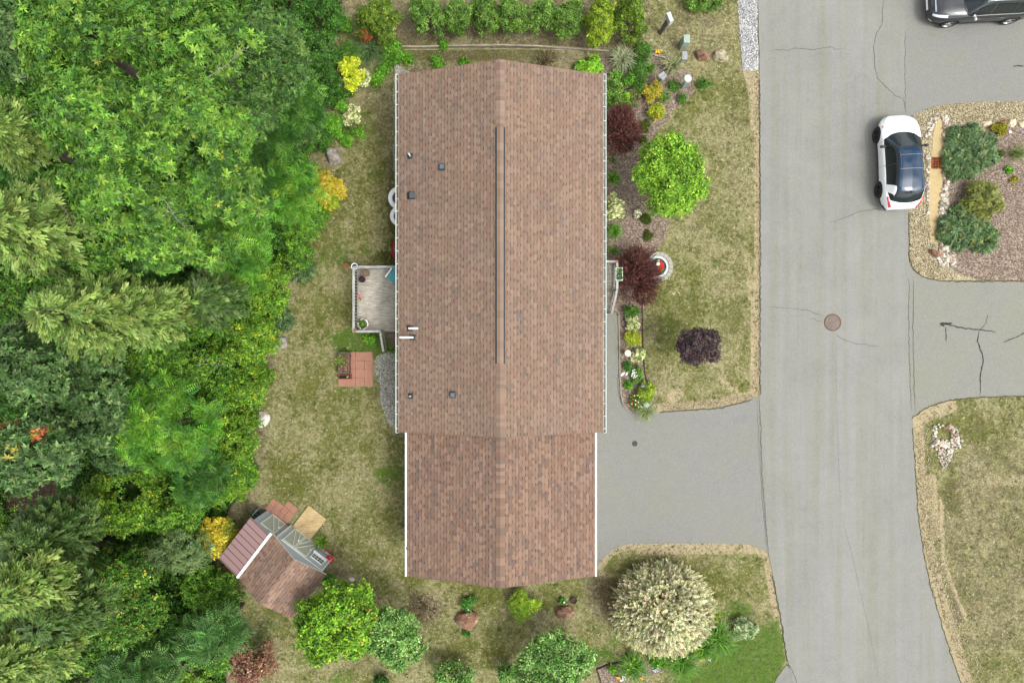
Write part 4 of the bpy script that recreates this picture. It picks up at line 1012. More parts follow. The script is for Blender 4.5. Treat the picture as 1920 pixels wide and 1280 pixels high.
def plant(kind, px, py, rx, ry, zt, name, label, cat, group=None, tree=False, gap=.0, flat=None, parts=('foliage', 'stem'), nl=None, dmul=1.0, base=None, hole=None, accents=None, zb=None, boxy=0):
    """px,py,rx,ry: crown outline in photograph pixels at the crown's widest height; zt: its top height"""
    k = K[kind]; PID[0] += 1; r = np.random.default_rng(PID[0]); rnd = random.Random(PID[0])
    rzf = (zt * .30 if tree else zt * .58)
    rm = rx * (H - zt) / FPX
    rz = min(rzf, rm * .95) if tree else rzf
    if flat: rz = flat
    zc = zt - rz; s = (H - (zc + rz * .3 if kind != 'willow' else .7)) / FPX
    lean = 1.0 + (.16 if tree and zt > 6 else 0)      # the tall trees of the wood lean towards the open lawn
    cx, cy = (px - 960) * s, (640 - py) * s; RX, RY = rx * s, ry * s
    root = empty(name, (cx * lean, cy * lean, 0), 0, label, cat, group)
    if kind.startswith('plume'):
        P = []; X = []; Zn = []
        trunk_top = zt; nw = 11
        for w in range(nw):
            u = w / (nw - 1); z = zt - u * min(zt * .62, RX * 1.9); R = RX * (.16 + .84 * u ** .8)
            nb = int(5 + 6 * u)
            a0 = rnd.random() * 6.28
            for b in range(nb):
                a = a0 + 6.283 * (b + rnd.uniform(-.3, .3)) / nb; Rb = R * rnd.uniform(.75, 1.12)
                for j in range(max(3, int(Rb * 5))):
                    q = (j + .5) / max(3, int(Rb * 5)); q = .22 + .78 * q
                    side = (1 - q) * .40 + .10
                    for e in range(3 if q < .85 else 4):
                        aa = a + rnd.gauss(0, side * .5); rr_ = Rb * q * rnd.uniform(.94, 1.06)
                        P.append([math.cos(aa) * rr_, math.sin(aa) * rr_ * RY / RX, z + .22 * rr_ * q - .12 * rr_ * q * q + rnd.gauss(0, .05)])
                        da = a + rnd.gauss(0, .50) * (1.2 - q * .6); X.append([math.cos(da), math.sin(da), rnd.gauss(.12, .18)]); Zn.append([math.cos(a) * .15 + rnd.gauss(0, .2), math.sin(a) * .15 + rnd.gauss(0, .2), 1])
        P, X, Zn = map(np.array, (P, X, Zn)); n = len(P)
        V, Fc, C = place(TP[k['t']], P, Zn, X, k['s'] * r.uniform(.75, 1.2, n), pal(r, k['pal'], n), r)
        top = np.array([[0, 0, zt]])
        tips = [Vector(P[i]) for i in r.choice(n, 26)]
    else:
        nl = nl or k['nl']
        if kind == 'willow':
            n = int(k['d'] * dmul * 2 * math.pi * RX * RY * .9); d = unit(r, n); d[:, 2] = np.abs(d[:, 2]) * 1.0
            rad = .97 - np.abs(r.normal(0, .07, n)) - .10 * (r.random(n) < .3) + .09 * r.random(n) * (r.random(n) < .25)
            P = d * np.array([RX, RY, rz * 1.6]) * rad[:, None] * .90; P[:, 2] += zt - rz * 1.6; P[:, 2] = np.maximum(P[:, 2], .25)
            Zn = d * np.array([1.0, 1.0, .9]) + r.normal(0, .34, (n, 3)); Zn[:, 2] += .22
            X = r.normal(size=(n, 3)); tips = [Vector(P[i]) * .8 for i in r.choice(n, 14)]
        else:
            ld = unit(r, nl); ld[:, 2] = np.abs(ld[:, 2]) * 1.1 - .25
            ld /= np.linalg.norm(ld, axis=1, keepdims=True)
            lrad = k['lr'] * r.uniform(.75, 1.25, nl)
            g = (1 + .16 * np.sin(2 * np.arctan2(ld[:, 1], ld[:, 0]) + r.uniform(0, 6)) + .10 * np.sin(5 * np.arctan2(ld[:, 1], ld[:, 0]) + r.uniform(0, 6)))
            g = np.where(r.random(nl) < gap, g * .6, g)
            lc = ld * (1 - lrad * .85)[:, None] * (r.uniform(.62, 1.0, nl) ** .7)[:, None] * np.minimum(g, 1.12)[:, None]
            lc = np.concatenate([lc, np.array([[0, 0, .35]])]) ; lrad = np.concatenate([lrad, [k['lr'] * 1.3]])
            if hole is not None:
                keep = np.array([not ((l[0] - hole[0]) ** 2 + (l[1] - hole[1]) ** 2 < hole[2] ** 2) for l in lc]); lc = lc[keep]; lrad = lrad[keep]
            if boxy: mx_ = np.abs(lc[:, :2]).max(1) / np.maximum(np.hypot(lc[:, 0], lc[:, 1]), 1e-6); lc[:, :2] /= (mx_ ** boxy)[:, None]
            P = []; Zn = []
            RR = np.array([RX, RY, rz])
            for c, lr in zip(lc, lrad):
                Rl = lr * (RX + RY) / 2; Rz = max(Rl * .75, lr * rz)
                n = max(4, int(k['d'] * dmul * 2.4 * math.pi * Rl * Rl)); d = unit(r, n); d[:, 2] = np.where(r.random(n) < .75, np.abs(d[:, 2]), d[:, 2])
                P.append(c * RR + d * np.array([Rl, Rl, Rz]) * (r.uniform(.72, 1.08, (n, 1)) + (r.random((n, 1)) < .06) * .28)); Zn.append(d * .8 + c * .5 + r.normal(0, .28, (n, 3)) + np.array([0, 0, k['up']]))
            P = np.concatenate(P); Zn = np.concatenate(Zn); P[:, 2] += zc; P[:, 2] = np.maximum(P[:, 2], .03 + r.random(len(P)) * .05)
            n = len(P); X = r.normal(size=(n, 3))
            if k['t'] in ('thread', 'juniper'):
                X = P * np.array([1, 1, 0]) + r.normal(0, .35, (n, 3)) * RX; X[:, 2] += .15 * RX
            tips = [Vector((c[0] * RX, c[1] * RY, c[2] * rz + zc)) for c in lc]
        n = len(P); cols = pal(r, k['pal'], n)
        # clumps differ a little in tone, as real limbs do
        ph = r.uniform(0, 6, 3); tone = 1 + .14 * np.sin(P[:, 0] * 2.3 + ph[0]) * np.sin(P[:, 1] * 2.1 + ph[1]); cols *= tone[:, None]
        if accents:
            for (ax, ay, ar, ac) in accents:
                m_ = ((P[:, 0] / RX - ax) ** 2 + (P[:, 1] / RY - ay) ** 2) < (ar * r.uniform(.6, 1.3, n)) ** 2
                cols[m_] = pal(r, ac, int(m_.sum()))
        V, Fc, C = place(TP[k['t']], P, Zn, X, k['s'] * r.uniform(.7, 1.35, n), cols, r)
    ofs = np.array([cx - cx * lean, cy - cy * lean, 0]); V = V + ofs; tips = [t + Vector(ofs) for t in tips]
    link_mesh('crown' if tree else parts[0], np_mesh(name + '_leaves', V, Fc, C), M_LEAF, root)
    m = MB()
    if tree:
        tr = max(.07, min(.24, zt * .02)); top = Vector((ofs[0] + rnd.uniform(-.2, .2), ofs[1] + rnd.uniform(-.2, .2), zc + (-rz * .25 if not kind.startswith('plume') else rz * .6)))
        m.path([(0, 0, 0), (top.x * .3, top.y * .3, zc * .5), tuple(top)], [tr, tr * .75, tr * .3], 8)
        limb_tubes(m, Vector((top.x * .5, top.y * .5, max(.4, zc - rz * .5))), tips[:22], tr * .38, rnd=rnd)
        m.build('trunk', M_BARK, root)
    else:
        b = Vector((0, 0, 0))
        limb_tubes(m, b, [t * .96 for t in tips[:8]], max(.010, min(.03, zt * .012)), rnd=rnd)
        m.build(parts[1], M_BARK, root)
    return root

def blades(px, py, rpx, n, L, w, arch, cols, label, name='ornamental_grass', cat='ornamental grass', group=None, flowers=None, up=.9, stripe=None, z0=0.0, spread=.35):
    """arching strap leaves from one crown"""
    PID[0] += 1; r = np.random.default_rng(PID[0]); c = G(px, py, .25); R = rpx * (H - .2) / FPX
    root = empty(name, (c.x, c.y, z0), 0, label, cat, group); V = []; Fc = []; C = []; k = 0; seg = 5
    for i in range(n):
        a = r.uniform(0, 6.283); reach = R * r.uniform(.45, 1.08); l0 = np.array([math.cos(a), math.sin(a), 0]); p = np.array([-l0[1], l0[0], 0]) ; hgt = L * r.uniform(.6, 1.1) * up
        b = np.array([r.normal() * R * spread * .4, r.normal() * R * spread * .4, 0]); tw = r.normal() * .25
        cc = pal(r, cols, 1, .12)[0]; ww = w * r.uniform(.7, 1.25)
        for j in range(seg + 1):
            u = j / seg; x = reach * (u ** 1.15); z = hgt * (math.sin(u * 2.3) if arch else u * (1.25 - .45 * u)) ; z = max(z, .02)
            q = b + l0 * x + p * tw * x * u + np.array([0, 0, z]); wj = ww * (1 - u ** 2.2) * .5 + .001
            V += [q - p * wj, q + np.array([0, 0, -wj * .5]), q + p * wj]
            e = np.array(stripe) if stripe is not None else cc
            C += [e * (1.0 if stripe is not None else .95), cc * (.85 + .3 * u), cc]
            if j:
                o = k + (j - 1) * 3; Fc += [[o, o + 3, o + 4], [o, o + 4, o + 1], [o + 1, o + 4, o + 5], [o + 1, o + 5, o + 2]]
        k += (seg + 1) * 3
    link_mesh('blades', np_mesh('blades', V, np.array(Fc), np.clip(np.array(C), 0, .95)), M_LEAF, root)
    if flowers:
        nf, fc, fr = flowers
        for i in range(nf):
            a = r.uniform(0, 6.283); q = R * r.uniform(.2, .75); blossom((math.cos(a) * q, math.sin(a) * q, L * .8), fr, fc, root)
    return root
_FM = {}
def petal_mat(c):
    if c not in _FM: _FM[c] = simple('petal', lin(*c, .75), .6, .08)
    return _FM[c]
def blossom(loc, r, c, parent, name='flower', n=6):
    m = MB()
    for i in range(n):
        a = 6.283 * i / n; d = Vector((math.cos(a), math.sin(a), 0)); p = Vector((-d.y, d.x, 0)); L = Vector(loc)
        vs = [L, L + d * r * .6 - p * r * .32 + Vector((0, 0, .012)), L + d * r + Vector((0, 0, .004)), L + d * r * .6 + p * r * .32 + Vector((0, 0, .012))]
        m.bm.faces.new([m.bm.verts.new(v) for v in vs])
    m.ball(tuple(Vector(loc) + Vector((0, 0, .006))), r * .2, 1)
    return m.build(name, petal_mat(c), parent, fix=False)
# ------------------------------------------------------------------ the wood on the left (crowns are placed by where their widest ring is seen)
T_ = 'trees of the wood'
def tr(kind, px, py, rx, ry, zt, name, label, **kw): return plant(kind, px, py, rx, ry, zt, name, label, 'tree', T_, tree=True, **kw)
tr('oak', 145, 60, 125, 100, 11.2, 'oak_tree', 'tall green oak in the upper left corner of the wood, beside the dark corner foliage')
tr('oak', 355, 80, 135, 110, 11.8, 'oak_tree', 'tall green oak at the top edge of the wood, in its middle', gap=.15)
tr('oak', 165, 215, 120, 100, 11.8, 'oak_tree', 'tall green oak just right of the upper left pine')
tr('oak', 345, 235, 135, 105, 12.0, 'oak_tree', 'broad green oak in the middle of the upper wood, the largest crown there', gap=.12)
tr('oak', 225, 360, 135, 95, 11.2, 'oak_tree', 'green oak whose crown meets the top of the big middle pine')
tr('oak', 400, 350, 95, 80, 10.4, 'oak_tree', 'green oak at the right of the upper wood, nearest the ferny sumac')
tr('oakmix', 500, 95, 85, 110, 8.0, 'oak_tree', 'darker green oak beside the clearing at the top, next to the hedge end')
tr('oakmix', 455, 215, 60, 60, 9.0, 'oak_tree', 'small dark green oak leaning over the sumac near the yellow round shrub')
tr('oakdk', 22, 60, 60, 90, 7.0, 'oak_tree', 'bluish green tree filling the extreme top left corner of the wood')
tr('plume', 0, 240, 52, 60, 11.0, 'pine_tree', 'pale feathery pine highest up on the left edge of the photo')
tr('plume', 5, 415, 92, 84, 12.2, 'pine_tree', 'pale feathery pine at the left edge, second from the top')
tr('plume', 105, 375, 36, 34, 9.6, 'pine_tree', 'small feathery pine top poking up between the left edge pines and the oaks')
tr('plume', 130, 585, 112, 78, 11.0, 'pine_tree', 'large feathery pine on the left, widest of the pines')
tr('plume', 262, 590, 62, 55, 8.6, 'pine_tree', 'feathery pine to the right of the widest pine, under the oaks')
tr('plumed', 372, 560, 52, 45, 6.2, 'pine_tree', 'small grey green feathery pine tip in the middle of the wood')
tr('plumed', 62, 1015, 72, 56, 9.2, 'pine_tree', 'dark feathery pine just below the dark hollow in the wood')
tr('plume', 25, 1105, 60, 60, 10.6, 'pine_tree', 'pale feathery pine low on the left edge beside the yellow tipped shrub')
tr('plumed', 95, 1160, 62, 56, 9.4, 'pine_tree', 'dark feathery pine beside the yellow tipped shrub')
tr('plume', 20, 1240, 75, 60, 10.2, 'pine_tree', 'feathery pine in the bottom left corner')
tr('oakdk', 45, 700, 75, 70, 9.4, 'oak_tree', 'bluish green oak under the big pine at the left edge')
tr('oakdk', 150, 760, 80, 100, 6.8, 'oak_tree', 'dark blue green oak left of the bright sumac')
tr('oakdk', 55, 855, 90, 90, 9.6, 'oak_tree', 'bluish oak with a few orange leaf clusters at the left edge above the dark hollow',
   accents=[(-.5, .75, .16, [(Lc(206, 130, 96), 3), (Lc(190, 190, 80), 1)]), (-.75, .5, .10, [(Lc(200, 120, 90), 1)]), (.25, .45, .13, [(Lc(206, 120, 84), 2), (Lc(190, 196, 70), 2)]), (0, .15, .12, [(Lc(196, 190, 90), 1)])])
tr('sumac', 290, 800, 118, 92, 5.6, 'sumac_tree', 'bright green ferny sumac with a round crown in the middle of the wood')
tr('sumac', 435, 440, 70, 85, 4.8, 'sumac_tree', 'ferny bright sumac right of the oaks, below the golden threadleaf shrub')
tr('sumacd', 545, 190, 62, 65, 4.6, 'sumac_tree', 'darker ferny sumac beside the lime yellow round shrub')
tr('sumac', 535, 355, 58, 62, 3.8, 'sumac_tree', 'ferny sumac at the edge of the wood, touching the golden threadleaf shrub')
tr('sumacd', 500, 265, 60, 45, 3.8, 'sumac_tree', 'ferny sumac above the boulder at the top of the lawn edge')
tr('sumact', 392, 1195, 58, 52, 4.4, 'sumac_tree', 'teal green ferny sumac between the yellow tipped shrub and the brown red shrub')
tr('sumact', 255, 1265, 80, 42, 4.6, 'sumac_tree', 'teal green ferny sumac at the bottom edge of the wood')
tr('sumacd', 375, 900, 50, 55, 3.8, 'sumac_tree', 'small green sumac tucked below the bright round crowned sumac')
sh0 = [('sumac', 420, 520, 60, 45, 3.4, 'ferny sumac in the shade right of the widest pine'), ('sumacd', 470, 350, 55, 60, 4.2, 'ferny sumac tucked under the right side of the oaks'), ('sumacd', 430, 290, 60, 50, 4.0, 'half hidden dark sumac under the small leaning oak')]
for kd, px, py, rx, ry, zt, lb in sh0: tr(kd, px, py, rx, ry, zt, 'sumac_tree', lb)
for kd, px, py, rx, ry, zt, nm, lb in [('oak', 285, 455, 90, 52, 9.6, 'oak_tree', 'green oak at the bottom of the upper group of oaks'), ('oak', 175, 470, 62, 40, 9.0, 'oak_tree', 'small green oak over the top of the widest pine'),
    ('oak', 395, 465, 50, 40, 8.2, 'oak_tree', 'small green oak between the lowest oaks and the bright sumac'), ('oakdk', 40, 635, 50, 36, 7.0, 'oak_tree', 'dark oak peeping out under the left of the widest pine'), ('oakdk', 170, 668, 60, 40, 6.6, 'oak_tree', 'dark oak between the widest pine and the round sumac'),
    ('oakmix', 560, 245, 40, 34, 3.2, 'oak_tree', 'young dark oak above the grey boulder'), ('oakdk', 210, 860, 40, 34, 4.4, 'oak_tree', 'dim oak at the right of the dark hollow')]:
    tr(kd, px, py, rx, ry, zt, nm, lb)
S_ = 'shrubs along the edge of the wood'
def sh(kind, px, py, rx, ry, zt, label, name='leafy_shrub', **kw): return plant(kind, px, py, rx, ry, zt, name, label, 'shrub', S_, **kw)
sh('small', 305, 665, 105, 62, 4.0, 'green small leafed shrub below the feathery pines, left of the yellow green edge shrubs')
sh('darkg', 270, 610, 70, 45, 4.6, 'dark green small leafed shrub in the shade between the pines')
sh('yellowg', 455, 640, 66, 60, 2.4, 'yellow green shrub on the lawn edge, directly left of the pale middle boulder')
sh('small', 400, 595, 60, 45, 2.6, 'fresh green shrub behind the yellow green one, below the sumac')
sh('yellowg', 470, 725, 46, 60, 1.9, 'yellow green shrub just above the white boulder on the lawn edge')
sh('small', 410, 740, 50, 55, 2.2, 'green shrub right of the bright round sumac')
sh('yellowg', 440, 815, 48, 52, 2.2, 'yellowish shrub just below the white boulder')
sh('yellowg', 420, 905, 52, 46, 2.0, 'yellow green shrub bulging onto the lawn above the shed')
sh('small', 445, 880, 36, 50, 1.4, 'low green shrub rimming the lawn between the white boulder and the shed')
sh('yellowg', 225, 940, 88, 72, 4.6, 'bright yellow green shrub below the round crowned sumac')
sh('small', 320, 965, 62, 48, 3.2, 'mid green shrub between the bright yellow green one and the shed')
sh('small', 150, 985, 40, 40, 3.4, 'light green shrub at the right rim of the dark hollow')
sh('greyw', 335, 1035, 50, 48, 3.8, 'grey green wispy willow shrub behind the yellow cypress by the shed', name='wispy_shrub')
sh('small', 395, 1110, 58, 50, 2.2, 'fresh green shrub at the lower left corner of the shed roof')
sh('redtip', 228, 1118, 112, 98, 5.4, 'large shrub speckled all over with yellow and orange leaf tips', name='yellow_tipped_shrub')
sh('small', 405, 1215, 40, 55, 1.8, 'green shrub left of the brown red shrub')
sh('yellowg', 340, 1262, 60, 34, 1.8, 'yellow green undergrowth shrub at the bottom edge')
sh('small', 560, 475, 26, 34, 1.4, 'light green shrub beside the upper round boulder')
sh('yellowg', 500, 540, 56, 62, 2.0, 'broad yellow green shrub on the edge above the pale middle boulder')
sh('small', 590, 400, 28, 30, 1.1, 'bright green low shrub below the golden threadleaf shrub')
sh('small', 560, 420, 46, 50, 2.4, 'green shrub between the edge sumac and the upper round boulder')
sh('small', 545, 300, 50, 42, 2.4, 'green shrub behind the grey boulder at the top of the lawn')
sh('darkg', 570, 95, 55, 62, 4.2, 'dark green shrub at the top of the wood, facing the clearing')
sh('darkg', 590, 30, 60, 46, 3.4, 'dark green shrub at the top edge next to the hedge clearing')
sh('darkg', 600, 150, 36, 42, 2.2, 'dark leafy shrub on the left of the lime yellow round shrub')
for x, y, rx, ry, z, lb in [(90, 680, 70, 45, 3.0, 'dim understory shrub below the widest pine'), (30, 775, 50, 50, 3.0, 'dim understory shrub at the left edge between the bluish oaks'), (150, 1065, 60, 50, 3.0, 'dim understory shrub left of the yellow tipped one'),
    (310, 1190, 60, 60, 2.2, 'dim understory shrub between the two teal sumacs'), (20, 325, 60, 50, 4.0, 'dim understory shrub between the two top left pines'), (105, 475, 70, 40, 3.5, 'dim understory shrub in the gap above the widest pine'),
    (475, 450, 60, 60, 2.4, 'dim understory shrub behind the ferny bright sumac'), (520, 180, 50, 60, 2.4, 'dim understory shrub behind the darker ferny sumac'), (300, 500, 60, 45, 4.0, 'dim understory shrub under the lowest oaks')]: sh('darkg', x, y, rx, ry, z, lb)
sh('darkg', 400, 690, 40, 30, 1.5, 'shaded green shrub beside the brown gap in the wood')
sh('darkg', 130, 905, 30, 26, 1.6, 'dim green shrub at the bottom of the dark hollow')
sh('limeb', 656, 134, 27, 31, 1.15, 'round lime yellow shrub near the upper left corner of the house', name='lime_shrub')
sh('varieg', 684, 146, 15, 18, .6, 'small pale variegated shrub touching the lime yellow round one', name='variegated_shrub')
sh('gold', 610, 353, 33, 37, 1.4, 'golden yellow threadleaf cypress on the lawn edge opposite the white tubs', name='golden_cypress', accents=[(.45, -.62, .34, [(Lc(150, 190, 40), 2), (Lc(190, 200, 50), 1)])])
sh('gold', 405, 1006, 37, 38, 1.9, 'golden yellow threadleaf cypress beside the shed', name='golden_cypress', accents=[(.75, .5, .40, [(Lc(120, 160, 40), 2), (Lc(190, 190, 50), 1)])])
sh('varieg', 660, 217, 17, 22, .7, 'pale variegated shrub on the lawn edge below the lime yellow one', name='variegated_shrub')
sh('leafy', 640, 195, 18, 16, .8, 'light green perennial clump between the lime yellow shrub and the pale variegated one', name='leafy_clump')
sh('leafy', 648, 262, 14, 14, .5, 'bright green leafy clump right above the grey boulder', name='leafy_clump')
sh('jun', 565, 508, 21, 23, .55, 'low rounded grey green juniper below the upper round boulder', name='juniper_mound')
sh('jun', 527, 600, 20, 21, .55, 'low rounded grey green juniper above the pale middle boulder', name='juniper_mound')
sh('jun', 430, 760, 16, 20, .5, 'small grey green juniper among the yellow green edge shrubs', name='juniper_mound')
for kd, x, y, rx, ry, z, lb in [('leafy', 690, 62, 14, 12, .5, 'green weedy clump under the rust patched evergreen'), ('perenn', 632, 108, 20, 18, .7, 'green clump directly above the lime yellow shrub'), ('leafy', 706, 148, 16, 12, .5, 'bushy green clump right of the pale variegated shrub'),
    ('perenn', 726, 108, 16, 16, .5, 'soft green clump right of the big strap leaved grass'), ('darkg', 625, 178, 26, 24, 1.2, 'dark green bush below left of the lime yellow shrub'), ('leafy', 622, 232, 24, 26, .9, 'green bush left of the lower pale variegated shrub'), ('darkg', 598, 262, 26, 24, 1.2, 'dark green bush just above left of the grey boulder'),
    ('leafy', 645, 45, 16, 20, .6, 'loose green weeds in the top clearing'), ('leafy', 672, 250, 11, 12, .35, 'small bright green clump on the lawn side above the grey boulder')]: sh(kd, x, y, rx, ry, z, lb, name='leafy_clump')
sh('perenn', 655, 95, 26, 26, .7, 'green ferny clump between the clearing and the big strap leaved grass', name='leafy_clump')
sh('leafy', 735, 95, 22, 26, .7, 'light green leafy clump at the left end of the landscape edging', name='leafy_clump')
sh('leafy', 720, 130, 14, 14, .5, 'small light green clump near the corner of the house roof', name='leafy_clump')
GR = [(Lc(92, 140, 48), 4), (Lc(78, 124, 42), 3), (Lc(116, 160, 66), 2)]
GRB = [(Lc(96, 156, 44), 4), (Lc(78, 138, 38), 3), (Lc(128, 178, 60), 2)]
blades(692, 96, 40, 240, .8, .020, True, [(Lc(96, 136, 76), 4), (Lc(82, 120, 62), 3), (Lc(126, 160, 104), 2)], 'large clump of arching green grass beside the lime yellow round shrub', up=.8)
blades(650, 240, 20, 70, .5, .02, True, GR, 'green strap leaved clump above the grey boulder', 'daylily', 'daylily')
blades(598, 418, 22, 80, .5, .02, True, GR, 'green strap leaved clump below the golden threadleaf shrub', 'daylily', 'daylily')
blades(657, 175, 17, 40, .4, .02, True, GR, 'short strap leaved clump just below the lime yellow round shrub', 'daylily', 'daylily')
# undergrowth over the forest floor, a mass of leaves nobody could count
def undergrowth():
    r = np.random.default_rng(9); n = 52000
    P = np.stack([r.uniform(-25, -7.2, n), r.uniform(-16.5, 16.5, n)], 1)
    px = np.stack([P[:, 0] * FPX / H + 960, 640 - P[:, 1] * FPX / H], 1); d = sdf(px, FOREST); keep = d < -14
    nz = np.array([mnoise.noise(Vector((a * .5, b * .5, 3))) for a, b in P]); keep &= (nz > -.32) | (r.random(n) < .4)
    hollow = ((px[:, 0] - 95) / 75) ** 2 + ((px[:, 1] - 925) / 60) ** 2 < 1; keep &= ~hollow | (r.random(n) < .12)
    P = P[keep]; n = len(P); P3 = np.column_stack([P, np.minimum(.15 + np.abs(r.normal(0, .55, n)), 1.9) * np.clip(-d[keep] / 60, .3, 1)])
    Zn = np.array([0, 0, 1.]) + r.normal(0, .35, (n, 3))
    V, Fc, C = place(TP['small'], P3, Zn, r.normal(size=(n, 3)), r.uniform(.9, 1.7, n), pal(r, [(Lc(86, 138, 44), 4), (Lc(68, 118, 38), 4), (Lc(122, 168, 54), 1)], n), r)
    o = link_mesh('undergrowth', np_mesh('undergrowth', V, Fc, C), M_LEAF); tag(o, 'low leafy green undergrowth covering the floor of the wood', 'undergrowth', kind='stuff')
undergrowth()
# bare pale branches showing in the gaps of the oaks
def dead_branch(px, py, z, az, L, label, seed):
    rn = random.Random(seed); c = G(px, py, z); m = MB(); a = az; p = Vector((0, 0, 0)); pts = [p.copy()]
    for i in range(5): a += rn.uniform(-.4, .4); p = p + Vector((math.cos(a), math.sin(a), rn.uniform(-.2, .1))) * L / 5; pts.append(p.copy())
    m.path(pts, [.018, .015, .012, .010, .008, .004], 6)
    for i in (1, 2, 3, 4):
        b = a + rn.choice((-1, 1)) * rn.uniform(.5, 1); q = pts[i] + Vector((math.cos(b), math.sin(b), .1)) * L * .28; m.path([pts[i], q], [.010, .004], 5)
    o = m.build('dead_branch', simple('dead_wood', lin(140, 134, 124, .5), .9, .2), loc=c); tag(o, label, 'branch')
dead_branch(388, 146, 11.9, .8, 1.6, 'pale bare branch across the dark gap in the upper oaks', 1)
dead_branch(305, 372, 11.0, -1.2, 1.3, 'pale forked bare branch in a gap of the lower oaks', 2)
dead_branch(75, 352, 10.2, -.5, 1.7, 'bare grey branch between the left edge pines', 3)
dead_branch(365, 685, 3.6, .4, 1.5, 'bare twig above the brown gap beside the round sumac', 4)
dead_branch(320, 1225, 3.8, -1.0, 1.8, 'bare stem between the two teal sumacs near the bottom', 5)

# ------------------------------------------------------------------ yard trees and shrubs
def yd(kind, px, py, rx, ry, zt, name, label, cat='shrub', group=None, **kw): return plant(kind, px, py, rx, ry, zt, name, label, cat, group, **kw)
yd('lime', 628, 1170, 79, 88, 4.6, 'maple_tree', 'bright lime green tree just below the shed', 'tree', tree=True)
yd('dogwood', 737, 1200, 58, 62, 3.6, 'dogwood_tree', 'darker green small tree right of the lime green one below the shed', 'tree', tree=True)
yd('leafy', 618, 1090, 16, 14, .8, 'leafy_shrub', 'small dark green bush at the lower right corner of the shed')
yd('brown', 470, 1238, 52, 52, 2.6, 'copper_shrub', 'pinkish brown leafed shrub at the bottom of the lawn, left of the lime green tree')
yd('airy', 793, 1143, 30, 32, 1.1, 'bare_shrub', 'dark thin see through bush on the brown lawn right of the darker green tree')
yd('airy', 1130, 1118, 26, 34, 1.2, 'bare_shrub', 'dark thin see through bush between the rusty boulder and the creamy willow')
yd('moundg', 878, 1130, 17, 17, .35, 'ground_cover_mound', 'small green ground cover mound just above the round rusty boulder')
yd('moundg', 875, 1186, 9, 6, .15, 'ground_cover_mound', 'small green sprig under the lower edge of the round rusty boulder')
yd('spireag', 983, 1137, 36, 34, .9, 'spirea_shrub', 'lime green ring shaped shrub with an open middle below the garage gable', hole=(.15, -.75, .38), nl=30)
yd('dogwood', 1035, 1250, 84, 58, 3.0, 'dogwood_tree', 'large green star leaved tree at the bottom edge in the middle', 'tree', tree=True)
yd('dogwood', 850, 1268, 42, 22, 2.0, 'dogwood_tree', 'green star leaved shrub at the bottom edge left of the larger one', 'shrub')
yd('darkg', 715, 1278, 14, 8, .8, 'leafy_shrub', 'small dark green bush cut by the bottom edge below the dogwood')
yd('dogwood', 950, 1262, 16, 16, 1.2, 'leafy_shrub', 'small blue green bush touching the large star leaved tree')
yd('willow', 1243, 1142, 104, 90, 2.7, 'variegated_willow', 'big round creamy white variegated willow at the corner of the lawn', 'shrub')
yd('limet', 1261, 327, 76, 76, 3.4, 'small_tree', 'bright green round tree on the front lawn right of the house', 'tree', tree=True)
yd('purple', 1312, 648, 45, 46, 3.0, 'purple_tree', 'dark purple leaved small tree on the front lawn', 'tree', tree=True)
yd('barberry', 1168, 240, 38, 43, 1.7, 'barberry_shrub', 'dark red barberry near the top right corner of the house')
yd('barberry', 1196, 520, 43, 54, 1.8, 'barberry_shrub', 'larger dark red barberry beside the front porch and the stone flower ring')
HG = 'hedge of evergreens along the top'
for i, (kd, px, py, rx, ry, zt, lab) in enumerate([
    ('cedardk', 707, 36, 38, 44, 2.2, 'dense dark evergreen with a rust brown patch at the left end of the hedge row'),
    ('cedar', 801, 27, 32, 34, 2.1, 'rounded green arborvitae, second in the hedge row after the dense dark one'),
    ('cedar', 860, 27, 27, 33, 2.1, 'green arborvitae, third in the hedge row from the left'),
    ('cedar', 909, 29, 26, 31, 2.0, 'green arborvitae, fourth in the hedge row from the left'),
    ('cedar', 961, 27, 28, 33, 2.0, 'green arborvitae straight above the roof ridge'),
    ('cedar', 1020, 27, 23, 31, 1.9, 'narrow green arborvitae right of the one above the roof ridge'),
    ('cedar', 1067, 32, 28, 34, 2.0, 'bluish green arborvitae left of the yellow green one'),
    ('cedary', 1127, 36, 29, 41, 2.2, 'yellow green arborvitae, second from the right end of the hedge'),
    ('cedardk', 1182, 32, 30, 42, 2.2, 'deep yellow green arborvitae at the right end of the hedge')]):
    plant(kd, px, py + 1, rx * 1.20, ry * 1.10, zt, 'arborvitae', lab, 'evergreen shrub', HG, accents=([(-.35, -.75, .34, [(Lc(150, 76, 44), 3), (Lc(110, 56, 36), 2), (Lc(186, 110, 70), 1)]), (-.45, .75, .2, [(Lc(140, 80, 46), 1), (Lc(90, 110, 30), 1)])] if i == 0 else None))
yd('cedar', 1320, 0, 40, 19, .9, 'low_conifer', 'low spreading green conifer at the top edge right of the hedge')
yd('leafy', 820, 116, 17, 12, .4, 'leafy_clump', 'round light green clump between the edging and the upper roof edge')
yd('leafy', 762, 108, 12, 12, .3, 'leafy_clump', 'sparse green clump close to the top left roof corner', dmul=.5)
yd('leafy', 870, 117, 10, 5, .2, 'leafy_clump', 'tiny light green sprig at the upper roof edge', dmul=.6)
yd('leafy', 832, 82, 8, 10, .3, 'leafy_clump', 'little green weed growing through the landscape edging')
yd('airy', 1020, 112, 26, 22, .6, 'bare_shrub', 'dark brownish see through bush at the upper roof edge near the ridge')
yd('limehos', 1108, 124, 30, 19, .6, 'hosta', 'bright lime hosta at the top right roof corner', 'hosta')
yd('perenn', 1210, 103, 23, 23, .8, 'perennial_clump', 'ferny green clump between the two striped ornamental grasses', 'perennial')
yd('perenn', 1197, 135, 20, 22, .7, 'perennial_clump', 'green perennial clump right of the left striped grass', 'perennial')
